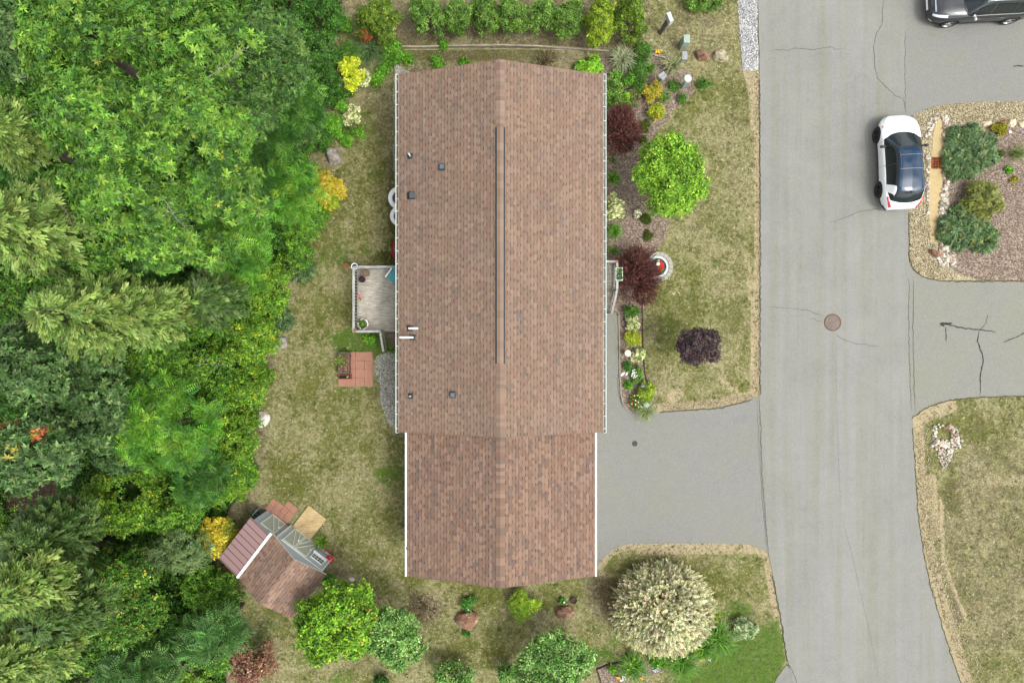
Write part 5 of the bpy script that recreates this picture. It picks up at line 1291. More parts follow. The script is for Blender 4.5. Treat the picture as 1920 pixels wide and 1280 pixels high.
yd('cedar', 1150, 172, 23, 24, 1.0, 'evergreen_mound', 'soft dark green evergreen mound just above the upper barberry')
yd('yelbush', 1222, 171, 22, 21, .6, 'golden_spirea', 'orange yellow bushy spirea below the grey double box')
yd('spirea', 1232, 207, 17, 18, .6, 'golden_spirea', 'round lime yellow spirea at the top of the front lawn')
yd('heuch', 1188, 175, 16, 18, .35, 'coral_bells', 'dull green and brown heart leaved clump beside the dark evergreen mound', 'perennial')
yd('mound', 1210, 236, 10, 13, .3, 'sedum_mound', 'upper of the two small olive mounds right of the upper barberry', 'ground cover')
yd('mound', 1207, 264, 9, 10, .3, 'sedum_mound', 'lower of the two small olive mounds right of the upper barberry', 'ground cover')
yd('mound', 1211.5, 410.5, 10.5, 10.5, .22, 'sedum_mound', 'upper of the two neat round olive mounds in the mulch below the bright green tree', 'ground cover')
yd('mound', 1214.5, 441.5, 10.5, 11.5, .22, 'sedum_mound', 'lower of the two neat round olive mounds, just above the stone flower ring', 'ground cover')
yd('varieg', 1153, 388, 22, 27, .9, 'variegated_shrub', 'creamy variegated shrub against the front gutter', 'shrub')
yd('leafy', 1180, 150, 14, 12, .6, 'leafy_clump', 'green clump below the left striped grass'); yd('perenn', 1200, 160, 14, 16, .6, 'perennial_clump', 'feathery green clump above the orange yellow spirea', 'perennial')
yd('leafy', 1172, 198, 14, 8, .4, 'leafy_clump', 'low green clump between the evergreen mound and the upper barberry'); yd('limehos', 1180, 178, 9, 8, .3, 'leafy_clump', 'small fresh green rosette beside the heart leaved clump')
yd('leafy', 1155, 140, 12, 8, .4, 'leafy_clump', 'green tuft between the roof corner and the evergreen mound')
yd('perenn', 1320, 158, 14, 11, .35, 'perennial_clump', 'small lime and green clump right of the white capped green box', 'perennial')
yd('perenn', 1265, 160, 14, 9, .3, 'perennial_clump', 'low green clump left of the white capped green box', 'perennial')
yd('perenn', 1280, 184, 8, 9, .35, 'perennial_clump', 'single green tuft below the white capped green box', 'perennial')
blades(1165, 113, 29, 260, .75, .024, True, [(Lc(150, 172, 120), 4), (Lc(120, 148, 92), 3), (Lc(178, 192, 150), 2)], 'silvery striped ornamental grass at the top right roof corner', stripe=Lc(206, 214, 180))
blades(1259, 125, 28, 150, .75, .022, True, [(Lc(150, 168, 108), 4), (Lc(122, 146, 84), 3), (Lc(186, 196, 148), 2)], 'silvery striped ornamental grass beside the grey and green boxes', stripe=Lc(206, 210, 170))
blades(1220, 128, 18, 60, .5, .022, True, GRB, 'bright green strap leaved clump between the two striped grasses', 'daylily', 'daylily')
blades(1247, 182, 20, 40, .45, .030, True, GRB, 'broad bladed green clump right of the orange yellow spirea', 'daylily', 'daylily')
blades(1191, 196, 10, 30, .3, .02, True, GR, 'small dark tuft just above the upper barberry', 'daylily', 'daylily')
blades(1150, 334, 17, 130, .45, .036, True, GRB, 'green daylily by the front gutter above the creamy variegated shrub', 'daylily', 'daylily')
blades(1152, 434, 18, 130, .45, .036, True, GRB, 'green daylily by the front gutter below the creamy variegated shrub', 'daylily', 'daylily')
blades(1150, 299, 10, 50, .3, .020, True, GR, 'small dark daylily in the bare mulch below the upper barberry', 'daylily', 'daylily')
blades(1151, 470, 15, 60, .4, .022, True, GR, 'dark daylily tucked above the porch corner', 'daylily', 'daylily')
blades(1130, 200, 12, 26, .4, .022, True, GRB, 'tuft of strap leaves left of the upper barberry', 'daylily', 'daylily')
# lower front bed
yd('perenn', 1183, 584, 17, 13, .5, 'perennial_clump', 'dark green perennial clump just below the large barberry', 'perennial')
yd('varieg', 1185, 606, 17, 17, .5, 'variegated_hosta', 'upper of the two white edged hostas in the walkway bed', 'hosta')
yd('spirea', 1186, 634, 18, 16, .55, 'golden_spirea', 'lime spirea between the two white edged hostas')
yd('varieg', 1195, 665, 15, 17, .5, 'variegated_hosta', 'lower of the two white edged hostas, beside the pale post lamp', 'hosta')
yd('moundg', 1177, 685, 9.5, 9, .35, 'clipped_mound', 'tight round green mound left of the white flowers', 'shrub')
o = yd('cedar', 1194, 701, 14, 15, .4, 'flowering_mound', 'low green mound with white flowers on its left side', 'shrub')
rg = random.Random(4)
for i in range(16):
    a = rg.uniform(0, 6.28); q = .16 * math.sqrt(rg.random()); blossom((-.16 + math.cos(a) * q, .02 + math.sin(a) * q * 1.2, .42), .035, (250, 250, 246), o)
yd('cedary', 1212, 736, 15, 24, .6, 'yellow_green_mound', 'yellow green feathery mound near the tip of the walkway bed', 'shrub')
yd('leafy', 1179, 721, 7, 7, .2, 'leafy_clump', 'tiny bright green clump in the walkway bed')
o = yd('perenn', 1195, 752, 15, 13, .4, 'rose_bush', 'small rose bush with cream and red blooms near the tip of the walkway bed', 'shrub')
for i in range(18):
    a = rg.uniform(0, 6.28); q = .32 * math.sqrt(rg.random()); blossom((math.cos(a) * q, math.sin(a) * q, .44), .035, rg.choice([(244, 226, 150), (250, 246, 226), (216, 84, 60)]), o)
blades(1211, 770, 26, 190, .55, .018, True, [(Lc(126, 158, 90), 4), (Lc(156, 180, 120), 3), (Lc(190, 200, 150), 2)], 'spiky pale green grass spilling onto the driveway from the walkway bed')
o = plant('varieg', 1195, 401, 7, 9, .3, 'white_flower_clump', 'small clump of white flowers left of the round olive mounds', 'flowers', dmul=.8)
for i in range(12):
    a = rg.uniform(0, 6.28); q = .17 * math.sqrt(rg.random()); blossom((math.cos(a) * q, math.sin(a) * q, .33), .035, (248, 248, 244), o)
# willow bed
for (px, py, rp, n, lab, fl) in [(1345, 1196, 42, 320, 'big green daylily right of the creamy willow, next to the silvery hosta', None), (1277, 1238, 42, 320, 'big green daylily in the middle of the bed below the creamy willow', None),
                                 (1186, 1248, 34, 260, 'green daylily with yellow buds left in the bed below the creamy willow', (3, (240, 214, 60), .05)), (1318, 1212, 28, 150, 'dark green daylily squeezed behind the middle one', None)]:
    blades(px, py, rp, n, .6, .034, True, GRB, lab, 'daylily', 'daylily', flowers=fl)
yd('leafy', 1232, 1236, 22, 18, .5, 'leafy_clump', 'yellow green leafy clump directly under the creamy willow'); yd('leafy', 1322, 1222, 22, 12, .3, 'leafy_clump', 'low light green clump in front of the dark daylily')
yd('leafy', 1150, 1252, 10, 12, .3, 'leafy_clump', 'little clump inside the edged corner of the willow bed')
blades(1338, 1150, 16, 60, .6, .03, True, [(Lc(166, 192, 60), 3), (Lc(136, 172, 50), 2)], 'yellow green broad leaved clump peeping out right of the creamy willow', 'daylily', 'daylily')
plant('silverh', 1397, 1178, 25, 26, .6, 'variegated_hosta', 'rounded silvery green hosta at the right end of the willow bed', 'hosta')
# island planting
yd('junblue', 1818, 285, 46, 55, .30, 'creeping_juniper', 'rectangular carpet of blue green creeping juniper by the storm grate', 'ground cover', nl=60, flat=.16, boxy=.8)
yd('junblue', 1805, 425, 38, 46, .34, 'creeping_juniper', 'left part of the blue green juniper below the round golden one', 'ground cover', nl=50, flat=.16)
yd('junblue', 1845, 445, 26, 25, .35, 'creeping_juniper', 'right fan of the blue green juniper below the round golden one', 'ground cover', nl=36, flat=.14)
yd('jungold', 1845, 376, 38, 35, .9, 'golden_juniper', 'round golden green juniper between the two blue green carpets')
yd('moundy', 1875, 242, 15, 14, .3, 'sedum_mound', 'olive yellow mound in front of the flat cream stones', 'ground cover')
yd('mound', 1876, 288, 9, 7, .2, 'sedum_mound', 'small dark green mound in the island mulch', 'ground cover')
yd('leafy', 1892, 318, 6, 6, .2, 'leafy_clump', 'tiny lime clump in the island mulch'); yd('moundy', 1902, 337, 8, 6, .15, 'sedum_mound', 'small olive brown tuft below the tiny lime clump', 'ground cover')
blades(1908, 287, 22, 150, .45, .012, True, [(Lc(122, 150, 70), 4), (Lc(100, 130, 56), 3)], 'fine bladed green grass at the right edge of the island bed')
blades(735, 655, 12, 50, .35, .02, True, GRB, 'bright green strap clump in the corner of the back steps', 'daylily', 'daylily'); yd('leafy', 694, 636, 13, 8, .4, 'leafy_clump', 'bright leafy clump under the deck rail by the steps')
blades(604, 1015, 20, 90, .6, .028, True, [(Lc(134, 176, 60), 4), (Lc(104, 150, 48), 3)], 'bright green spiky clump in front of the shed window', 'daylily', 'daylily')

# short dry and green tufts standing over the lawn sheet
def turf():
    r = np.random.default_rng(55); n = 60000
    P = np.column_stack([r.uniform(-13.5, 26, n), r.uniform(-16.5, 16.5, n)]); px = np.stack([P[:, 0] * FPX / H + 960, 640 - P[:, 1] * FPX / H], 1)
    keep = sdf(px, FOREST) > 4
    for poly in (MULCH, ISLAND_MULCH, ROAD_L + ROAD_R[::-1], [(760, 100), (1120, 100), (1120, 830), (1105, 1100), (780, 1100)], [(1080, 1018), (1440, 1018), (1440, 744), (1235, 772), (1160, 760), (1158, 570), (1080, 570)],
                 [(1690, -200), (2200, -200), (2200, 742), (1810, 746), (1750, 756), (1700, 800)], [(634, 660), (700, 660), (700, 724), (634, 724)], [(664, 495), (745, 495), (745, 660), (664, 625)],
                 [(1384, -60), (1424, -60), (1424, 132), (1390, 132)], [(700, 664), (760, 650), (760, 812), (730, 795)], [(410, 1047), (467, 972), (500, 930), (560, 940), (625, 1045), (548, 1165), (470, 1140)], [(1716, 790), (1745, 780), (1752, 900), (1770, 1040), (1850, 1290), (1800, 1290)]):
        keep &= sdf(px, poly) > 1
    P = P[keep]; px = px[keep]; n = len(P)
    f = np.array([mnoise.noise(Vector((a * 1.6, b * 1.6, 5))) + .5 * mnoise.noise(Vector((a * 6, b * 6, 9))) for a, b in P]) + r.normal(0, .22, n)
    lush = sdf(px, LUSH) < 4
    c = np.where((f > .12)[:, None], pal(r, [(lin(102, 110, 48, .58), 4), (lin(84, 96, 38, .58), 3), (lin(126, 132, 66, .58), 2)], n, .15), pal(r, [(lin(178, 168, 124, .58), 4), (lin(150, 142, 98, .58), 4), (lin(206, 198, 160, .58), 1.5), (lin(108, 98, 60, .56), 2)], n, .15))
    c[lush] = pal(r, [(lin(86, 120, 40, .55), 4), (lin(106, 138, 54, .55), 3)], int(lush.sum()), .12)
    tp = []
    for _ in range(5):
        t = Tpl()
        for i in range(5):
            a = r.uniform(0, 6.28); L = r.uniform(.03, .085); d = np.array([math.cos(a), math.sin(a), r.uniform(.1, .7)]); q = np.array([-d[1], d[0], 0]) * .009; b = np.array([r.normal() * .02, r.normal() * .02, 0])
            t.add(np.array([b - q, b + q, b + d * L]), np.array([[0, 1, 2]]), np.ones(3) * r.uniform(.7, 1.25))
        tp.append(t.done())
    V, Fc, C = place(tp, np.column_stack([P, np.full(n, .004)]), np.tile([0, 0, 1.], (n, 1)) + r.normal(0, .1, (n, 3)), r.normal(size=(n, 3)), r.uniform(.7, 1.5, n), c, r)
    tag(link_mesh('turf', np_mesh('turf', V, Fc, C), M_LEAF), 'short patchy dry and green grass tufts over the lawns', 'grass', kind='stuff')
turf()
# ------------------------------------------------------------------ shed
so = Vector((-9.22, -9.20, 0)); SRZ = math.atan2(-.609, .793)     # local x runs along the front (towards the lower right), local -y is the front
shed = empty('garden_shed', so, SRZ, 'small grey garden shed with shingle roof and a metal roofed lean to', 'shed')
def SP(o): o.parent = shed; return o
M_GREY = simple('grey_siding', lin(190, 198, 204, .72), .6, .05); M_DOORG = simple('sage_door', lin(186, 192, 176, .72), .6, .04); M_TRIMG = simple('pale_trim', lin(226, 230, 214, .8), .6, .04)
M_METALR = simple('metal_roofing', lin(176, 144, 140, .52), .45, .05); M_SEAM = simple('metal_seam', lin(126, 96, 94, .5), .5, .05)
SW, SD, SHE, SHR = 1.24, 2.20, 2.15, 2.80
m = MB(); t = .08
m.box(-SW, -SW + t, 0, SD, 0, SHE); m.box(SW - t, SW, 0, SD, 0, SHE)
for y0, y1 in ((0, t), (SD - t, SD)):
    pts = [(-SW + t, 0), (SW - t, 0), (SW - t, SHE), (0, SHR - .1), (-SW + t, SHE)]
    a = [m.bm.verts.new((p[0], y0 + .001, p[1])) for p in pts]; b = [m.bm.verts.new((p[0], y1 - .001, p[1])) for p in pts]
    m.bm.faces.new(a); m.bm.faces.new(b[::-1])
    for i in range(5): m.bm.faces.new((a[i], a[(i + 1) % 5], b[(i + 1) % 5], b[i]))
SP(m.build('wall', M_GREY))
# gable roof, ridge from front to back
def shed_roof():
    hw, ze, zr, y0, y1 = 1.46, SHE - .02, 2.86, -.10, 2.28; sl = math.hypot(hw, zr - ze); cx, sz = hw / sl, (zr - ze) / sl
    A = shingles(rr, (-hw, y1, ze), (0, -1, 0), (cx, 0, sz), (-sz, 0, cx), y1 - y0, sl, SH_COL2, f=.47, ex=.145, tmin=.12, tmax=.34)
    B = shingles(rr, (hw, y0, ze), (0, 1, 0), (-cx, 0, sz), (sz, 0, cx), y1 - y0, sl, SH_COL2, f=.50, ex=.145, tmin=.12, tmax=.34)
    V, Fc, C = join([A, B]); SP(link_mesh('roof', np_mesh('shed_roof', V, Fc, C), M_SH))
    m = MB()
    for s in (-1, 1):
        vs = [(s * hw, y0 + .003, ze - .004), (0, y0 + .003, zr - .004), (0, y1 - .003, zr - .004), (s * hw, y1 - .003, ze - .004)]
        top = [m.bm.verts.new(v) for v in vs]; bot = [m.bm.verts.new((v[0], v[1], v[2] - .07)) for v in vs]
        m.bm.faces.new(top); m.bm.faces.new(bot[::-1])
        for i in range(4): m.bm.faces.new((top[i], bot[i], bot[(i + 1) % 4], top[(i + 1) % 4]))
    SP(m.build('roof_deck', M_TRIMG))
shed_roof()
# lean-to
LX = -2.50
m = MB(); m.box(LX, LX + t, .12, SD, 0, 1.86); m.box(LX + t, -SW - .002, .12, .12 + t, 0, 1.88); m.box(LX + t, -SW - .002, SD - t, SD, 0, 1.9); SP(m.build('lean_to_wall', M_GREY))
a0, a1 = (LX - .14, 1.90), (-1.46, 2.20)
m = MB(); m.bar(((a0[0]), (.02 + 2.28) / 2, a0[1]), (a1[0], (.02 + 2.28) / 2, a1[1]), 2.26, .03); lr = SP(m.build('metal_roof', M_METALR))
m = MB()
for i in range(9):
    y = .06 + i * .272; m.bar((a0[0] + .0, y, a0[1] + .024), (a1[0], y, a1[1] + .024), .026, .022)
m.build('seam', M_SEAM, lr)
m = MB(); m.box(-1.53, -1.42, -.10, 2.30, 2.17, 2.235, bev=.008); SP(m.build('white_flashing', M_WHITE))
def brace_door(x0, x1, y, z0, z1, diag):
    m = MB(); m.box(x0, x1, y - .035, y, z0, z1); d = SP(m.build('door', M_DOORG))
    m = MB(); w = .05
    m.box(x0, x1, y - .05, y - .036, z0, z0 + w); m.box(x0, x1, y - .05, y - .036, z1 - w, z1); m.box(x0, x0 + w, y - .05, y - .036, z0 + w, z1 - w); m.box(x1 - w, x1, y - .05, y - .036, z0 + w, z1 - w)
    for (xa, za, xb, zb) in diag:
        p0, p1 = Vector((xa, y - .045, za)), Vector((xb, y - .045, zb)); dd = (p1 - p0); L = dd.length; dd.normalize()
        zz = Vector((0, -1, 0)); yy = zz.cross(dd); M = Matrix((dd, yy, zz)).transposed().to_4x4(); M.translation = p0
        m.box(0, L, -.022, .022, -.006, .010, M)
    m.build('brace', M_TRIMG, d)
    m = MB(); m.box(x1 - .10, x1 - .06, y - .09, y - .05, (z0 + z1) / 2 - .06, (z0 + z1) / 2 + .06); m.build('handle', M_WHITE, d)
brace_door(-.98, -.36, 0, .12, 1.82, [(-.90, .2, -.45, 1.72), (-.62, .2, -.42, 1.1)]); brace_door(-.345, .30, 0, .12, 1.82, [(.22, .2, -.28, 1.72), (-.06, .2, -.28, 1.1)])
brace_door(-2.20, -1.42, .12, .10, 1.62, [(-2.1, .2, -1.52, 1.52), (-1.82, .2, -1.50, .95)])
m = MB(); m.box(.42, 1.06, -.05, 0, .92, .97); m.box(.42, 1.06, -.05, 0, 1.42, 1.47); m.box(.42, .46, -.05, 0, .971, 1.419); m.box(1.02, 1.06, -.05, 0, .971, 1.419); m.box(.38, 1.10, -.11, 0, .86, .915)
w = SP(m.build('window', M_WHITE))
m = MB(); m.box(.461, 1.019, -.02, -.002, .971, 1.419); m.build('pane', M_GLASS, w)
m = MB()
for x in (.6, .74, .88): m.box(x - .008, x + .008, -.034, -.021, .971, 1.419)
m.box(.461, 1.019, -.034, -.021, 1.19, 1.205); m.build('muntin', M_WHITE, w)
m = MB(); m.box(-1.02, 1.24, -.03, -.002, .02, .10); m.box(-1.02, 1.24, -.03, -.002, 1.86, 1.90); m.box(1.18, 1.24, -.03, -.002, .10, 1.86); m.box(-1.24, -1.18, -.03, -.002, .02, 2.1); SP(m.build('trim', M_TRIMG))
# the shed was drawn mirrored: turn it so the lean to is on the upper left
shed.rotation_euler.z = math.atan2(.609, -.793)
def _mirror(o):
    for ch in o.children:
        if ch.type == 'MESH': ch.data.transform(Matrix.Scale(-1, 4, (1, 0, 0))); ch.data.flip_normals()
        _mirror(ch)
bpy.context.view_layer.update(); _mirror(shed)
# plywood ramp and clay paver patches in front of it
def quad_slab(name, pts, z0, z1, mat, label, cat, bev=True, group=None):
    m = MB(); P = [G(*p) for p in pts]; c = sum(P, Vector()) / len(P); c.z = 0
    m.poly([(p.x - c.x, p.y - c.y) for p in P], z0, z1); return tag(m.build(name, mat, loc=c), label, cat, group)
PLY = wood('plywood', lin(206, 178, 126, .55), lin(226, 202, 152, .57), 0)
quad_slab('plywood_board', [(580, 946), (612.5, 972), (583, 1011), (549, 986)], .05, .09, PLY, 'pale new plywood board lying in front of the shed doors', 'plywood board')
def pavers(name, pxc, rot, nx, ny, size, label, skip=(), z=.035):
    k = NB('clay_paver', .9); v = k.obj(); f = k.noise(v, 3.2, 5, .7); g = k.noise(v, 30, 3)
    k.col(k.mix(.5, k.ramp(f, (.3, lin(170, 122, 102, .5)), (.7, lin(206, 152, 128, .53))), k.ramp(g, (.3, lin(176, 124, 104, .5)), (.7, lin(204, 152, 128, .53))))); k.bump(g, .3, .004)
    c = G(*pxc); m = MB(); r = random.Random(nx * 7 + ny)
    for i in range(nx):
        for j in range(ny):
            if (i, j) in skip: continue
            x = (i - nx / 2) * size + r.uniform(-.004, .004); y = (j - ny / 2) * size + r.uniform(-.004, .004); zz = z + r.uniform(-.004, .004)
            m.box(x + .006, x + size - .006, y + .006, y + size - .006, 0, zz, Matrix.Rotation(r.uniform(-.01, .01), 4, 'Z'), bev=.006)
    o = m.build(name, k.m, loc=c); o.rotation_euler.z = rot; return tag(o, label, 'paving')
pavers('paver_patio', (667, 692), 0.0, 4, 4, .400, 'square patio of salmon clay pavers below the deck', z=.035)
pavers('paver_patch', (534, 957), SRZ, 3, 3, .31, 'tilted patch of reddish pavers in front of the lean to', skip=((0, 2), (2, 0)) if False else ((0, 2),))
pavers('paver_patch', (514, 951), SRZ, 2, 2, .30, 'low reddish pavers half under grass at the lean to corner', z=.02)
c = G(481, 966, .5); o = empty('hose_reel', (c.x, c.y, 0), .9, 'pale turquoise plastic hose reel standing against the lean to', 'hose reel')
M_AQUA = simple('aqua_plastic', lin(176, 214, 210, .6), .5, .05)
for s in (-1, 1): m = MB(); m.lathe([(.0, -.012), (.16, -.012), (.16, .012), (.0, .012)], 24, Matrix.Translation((0, s * .14, .42)) @ Matrix.Rotation(math.pi / 2, 4, 'X'), cap=False); m.build('flange', M_AQUA, o)
m = MB(); m.tube((0, -.12, .42), (0, .12, .42), .11, .11, 20); m.build('hose_coil', simple('hose', lin(40, 70, 60, .5), .6), o)
m = MB(); m.box(-.16, .16, -.18, -.155, 0, .45); m.box(-.16, .16, .155, .18, 0, .45); m.box(-.16, -.13, -.15, .15, 0, .1); m.build('frame', M_AQUA, o)
o.name = 'hose_reel'
# planter bench on the patio
c = G(645, 680.5, .35); pb = empty('planter_box', (c.x, c.y, 0), 0, 'long wooden planter box with pinkish heather on the left side of the patio', 'planter')
M_OLDW = wood('old_wood', lin(118, 104, 92, .5), lin(152, 138, 122, .5), 1)
m = MB()
for x in (-.24, .20): m.box(x, x + .04, -.48, .50, .06, .42)
m.box(-.20, .20, -.48, -.44, .06, .42); m.box(-.20, .20, .46, .50, .06, .42); m.box(-.20, .20, -.44, .46, .10, .36); m.build('box', M_OLDW, pb)
for sx in (-.22, .22):
    for sy in (-.45, .47): m = MB(); m.box(sx - .03, sx + .03, sy - .03, sy + .03, 0, .44); m.build('leg', M_OLDW, pb)
r_ = np.random.default_rng(3); n = 130; P = np.column_stack([r_.uniform(-.2, .2, n), r_.uniform(-.42, .44, n), r_.uniform(.38, .5, n)])
V, Fc, C = place(TP['tiny'], P, np.array([0, 0, 1.]) + r_.normal(0, .4, (n, 3)), r_.normal(size=(n, 3)), r_.uniform(.6, 1.1, n), pal(r_, [(Lc(176, 140, 124), 4), (Lc(140, 112, 96), 3), (Lc(110, 130, 70), 2)], n), r_)
link_mesh('heather', np_mesh('heather', V, Fc, C), M_LEAF, pb)
n = 26; P = np.column_stack([r_.normal(-.12, .09, n), r_.normal(.10, .10, n), r_.uniform(.48, .58, n)])
V, Fc, C = place(TP['leafy' if False else 'small'], P, np.array([0, 0, 1.]) + r_.normal(0, .4, (n, 3)), r_.normal(size=(n, 3)), r_.uniform(.7, 1.1, n), pal(r_, [(Lc(160, 186, 96), 3), (Lc(130, 164, 70), 2)], n), r_)
link_mesh('green_plant', np_mesh('green_plant', V, Fc, C), M_LEAF, pb)
m = MB(); c = G(651.5, 679, .4)
for dx in (-.045, .035): m.box(dx, dx + .07, -.32, .30, .36, .39)
m.box(-.04, .10, -.30, -.26, 0, .36); m.box(-.04, .10, .24, .28, 0, .36)
tag(m.build('red_bench', M_RED, loc=(c.x, c.y, 0)), 'narrow red slatted bench beside the heather planter on the patio', 'bench')
c = G(646, 706.5, .28); wb = empty('window_box', (c.x, c.y, 0), 0, 'long black window box with a terracotta rim across the end of the heather planter', 'planter')
m = MB(); 
for (x0, x1, y0, y1) in ((-.28, .28, .075, .10), (-.28, .28, -.10, -.075), (-.28, -.255, -.075, .075), (.255, .28, -.075, .075)): m.box(x0, x1, y0, y1, .04, .28)
m.build('rim', simple('clay_red', lin(156, 84, 66, .5), .7), wb); m = MB(); m.box(-.254, .254, -.074, .074, .05, .20); m.build('soil', simple('black_soil', (.012, .012, .012), .95), wb)
m = MB(); m.ball((.12, 0, .25), .05, 1); m.ball((.16, .02, .23), .035, 1); m.build('sprout', simple('sprout', lin(150, 190, 120, .6), .8), wb)
# deck corner planter, rail planter, post caps, pinwheel
def white_planter(px, py, z, r, label):
    c = G(px, py, z + .3); o = empty('white_planter', (c.x, c.y, z), 0, label, 'planter')
    m = MB(); m.lathe([(r * .7, 0), (r * .95, .25), (r, .30), (r, .315), (r * .80, .30), (r * .76, .26), (0, .26)], 30, cap=False)
    for i in range(8): a = i * .785; m.box(math.cos(a) * r * .97 - .02, math.cos(a) * r * .97 + .02, math.sin(a) * r * .97 - .02, math.sin(a) * r * .97 + .02, .2, .30)
    m.build('pot', M_WHITEP, o, smooth=False)
    rg_ = np.random.default_rng(8); n = 34; P = np.column_stack([rg_.normal(0, r * .36, n), rg_.normal(0, r * .36, n), rg_.uniform(.29, .38, n)])
    V, Fc, C = place(TP['small'], P, np.array([0, 0, 1.]) + rg_.normal(0, .4, (n, 3)), rg_.normal(size=(n, 3)), rg_.uniform(.7, 1.1, n), pal(rg_, [(Lc(120, 160, 70), 3), (Lc(150, 96, 84), 2), (Lc(90, 130, 60), 2)], n), rg_)
    link_mesh('coleus', np_mesh('coleus', V, Fc, C), M_LEAF, o)
    m = MB(); m.lathe([(r * .77, .27), (0, .28)], 24, cap=False); m.build('soil', M_SOIL, o)
white_planter(680.5, 607.5, DZ, .235, 'white round planter of red and green coleus at the lower deck corner')
c = G(1160.3, 514, PZ + 1.0); rp = empty('rail_planter', (c.x, c.y, PZ + .95), 0, 'white rectangular flower box sitting on the porch railing', 'planter')
m = MB(); hw, hl = .15, .28
for (x0, x1, y0, y1) in ((-hw, hw, hl - .022, hl), (-hw, hw, -hl, -hl + .022), (-hw, -hw + .022, -hl + .022, hl - .022), (hw - .022, hw, -hl + .022, hl - .022)): m.box(x0, x1, y0, y1, 0, .17)
m.box(-hw + .03, hw - .03, -hl + .03, hl - .03, 0, .10); m.build('box', simple('pale_planter', (.55, .56, .50), .6, .06), rp)
rg_ = np.random.default_rng(12); n = 70; P = np.column_stack([rg_.uniform(-.11, .11, n), rg_.uniform(-.24, .24, n), rg_.uniform(.10, .2, n)])
V, Fc, C = place(TP['tiny'], P, np.array([0, 0, 1.]) + rg_.normal(0, .4, (n, 3)), rg_.normal(size=(n, 3)), rg_.uniform(.7, 1.1, n), pal(rg_, [(Lc(86, 134, 62), 4), (Lc(104, 150, 74), 3), (Lc(220, 216, 190), .6), (Lc(190, 180, 80), .5)], n), rg_)
link_mesh('flowers', np_mesh('flowers', V, Fc, C), M_LEAF, rp)
c = G(673.5, 554, DZ + .4); pw = empty('pinwheel_flower', (c.x, c.y, DZ), 0, 'red and orange artificial flower stake against the deck railing', 'ornament')
m = MB(); m.path([(0, -.25, 0), (0, -.1, .25), (0, 0, .42)], .012, 6); m.build('stem', simple('stem_green', lin(110, 140, 60, .5), .7), pw)
blossom((0, 0, .44), .085, (226, 90, 84), pw); blossom((.06, -.22, .15), .06, (214, 170, 80), pw)
c = G(666, 619, RZ); m = MB(); m.lathe([(.07, -.01), (.075, .03), (.05, .04), (0, .042)], 16, cap=False); tag(m.build('post_cap', simple('copper_cap', lin(150, 110, 80, .5), .5), loc=(c.x, c.y, RZ + .02)), 'small round copper cap on the lower left deck post', 'post cap')
c = G(1156.5, 490, PZ + 1.0); o = empty('rail_ornament', (c.x, c.y, PZ + .95), 0, 'tiny red flower ornament on the upper corner of the porch railing', 'ornament'); blossom((0, 0, .03), .06, (210, 60, 70), o)

# ------------------------------------------------------------------ rocks
def rock_mat(name, cols, sc=2.5):
    k = NB(name, .9); v = k.obj(); f = k.noise(v, sc, 6, .7, .8); g = k.noise(v, sc * 8, 4, .7)
    st = [(i / (len(cols) - 1) * .26 + .37, c) for i, c in enumerate(cols)]
    c = k.ramp(f, *st); c = k.mix(1.0, c, k.ramp(g, (.3, .8), (.7, 1.15)), 'MULTIPLY'); k.bump(g, .5, .02); return k.col(c)
M_R_GREY = rock_mat('grey_granite', [lin(128, 120, 108, .52), lin(176, 168, 156, .54), lin(208, 200, 190, .56)])
M_R_WHITE = rock_mat('white_granite', [lin(186, 176, 158, .56), lin(226, 220, 208, .60), lin(240, 236, 230, .62)])
M_R_TAN = rock_mat('tan_stone', [lin(136, 124, 92, .5), lin(190, 180, 148, .54), lin(226, 218, 196, .58)])
M_R_RUST = rock_mat('rusty_stone', [lin(104, 76, 64, .5), lin(140, 108, 92, .5), lin(174, 124, 88, .52), lin(146, 124, 116, .5), lin(222, 190, 140, .55)], 3.5)
M_R_CREAM = rock_mat('cream_slab', [lin(196, 178, 136, .56), lin(228, 214, 180, .6), lin(244, 236, 214, .62)])
def rock(px, py, rx, ry, h, mat, label, rot=0.0, seed=1, name='boulder', amp=.22, group=None, cut=.75, cat='boulder', square=0.0):
    s = (H - h * .4) / FPX; c = G(px, py, h * .4); bm = bmesh.new(); bmesh.ops.create_icosphere(bm, subdivisions=4, radius=1.0)
    r = random.Random(seed); planes = [(Vector((r.gauss(0, 1), r.gauss(0, 1), r.gauss(.2, .6))).normalized(), r.uniform(cut, .95)) for _ in range(9)]
    for v in bm.verts:
        p = v.co.copy()
        if square: p = Vector((math.copysign(abs(p.x) ** (1 - square), p.x), math.copysign(abs(p.y) ** (1 - square), p.y), p.z))
        for n_, d in planes:
            e = p.dot(n_) - d
            if e > 0: p -= n_ * e * .85
        p *= 1 + amp * mnoise.noise(p * 1.3 + Vector((seed * 3.1, 0, 0))) + amp * .3 * mnoise.noise(p * 4 + Vector((seed, 0, 0)))
        v.co = Vector((p.x * rx * s, p.y * ry * s, max(p.z * h, -.05)))
    me = bpy.data.meshes.new(name); bm.to_mesh(me); bm.free(); me.polygons.foreach_set('use_smooth', np.ones(len(me.polygons), dtype=bool)); me.set_sharp_from_angle(angle=math.radians(30))
    o = link_mesh(name, me, mat, loc=(c.x, c.y, .0)); o.rotation_euler.z = rot
    return tag(o, label, cat, group)
BG = 'boulders along the wood edge'
rock(624, 291, 13, 18, .45, M_R_GREY, 'large grey boulder at the top of the back lawn edge', .2, 3, group=BG); rock(571, 470, 14, 12, .35, M_R_GREY, 'tan grey boulder on the lawn edge left of the deck', .5, 5, group=BG)
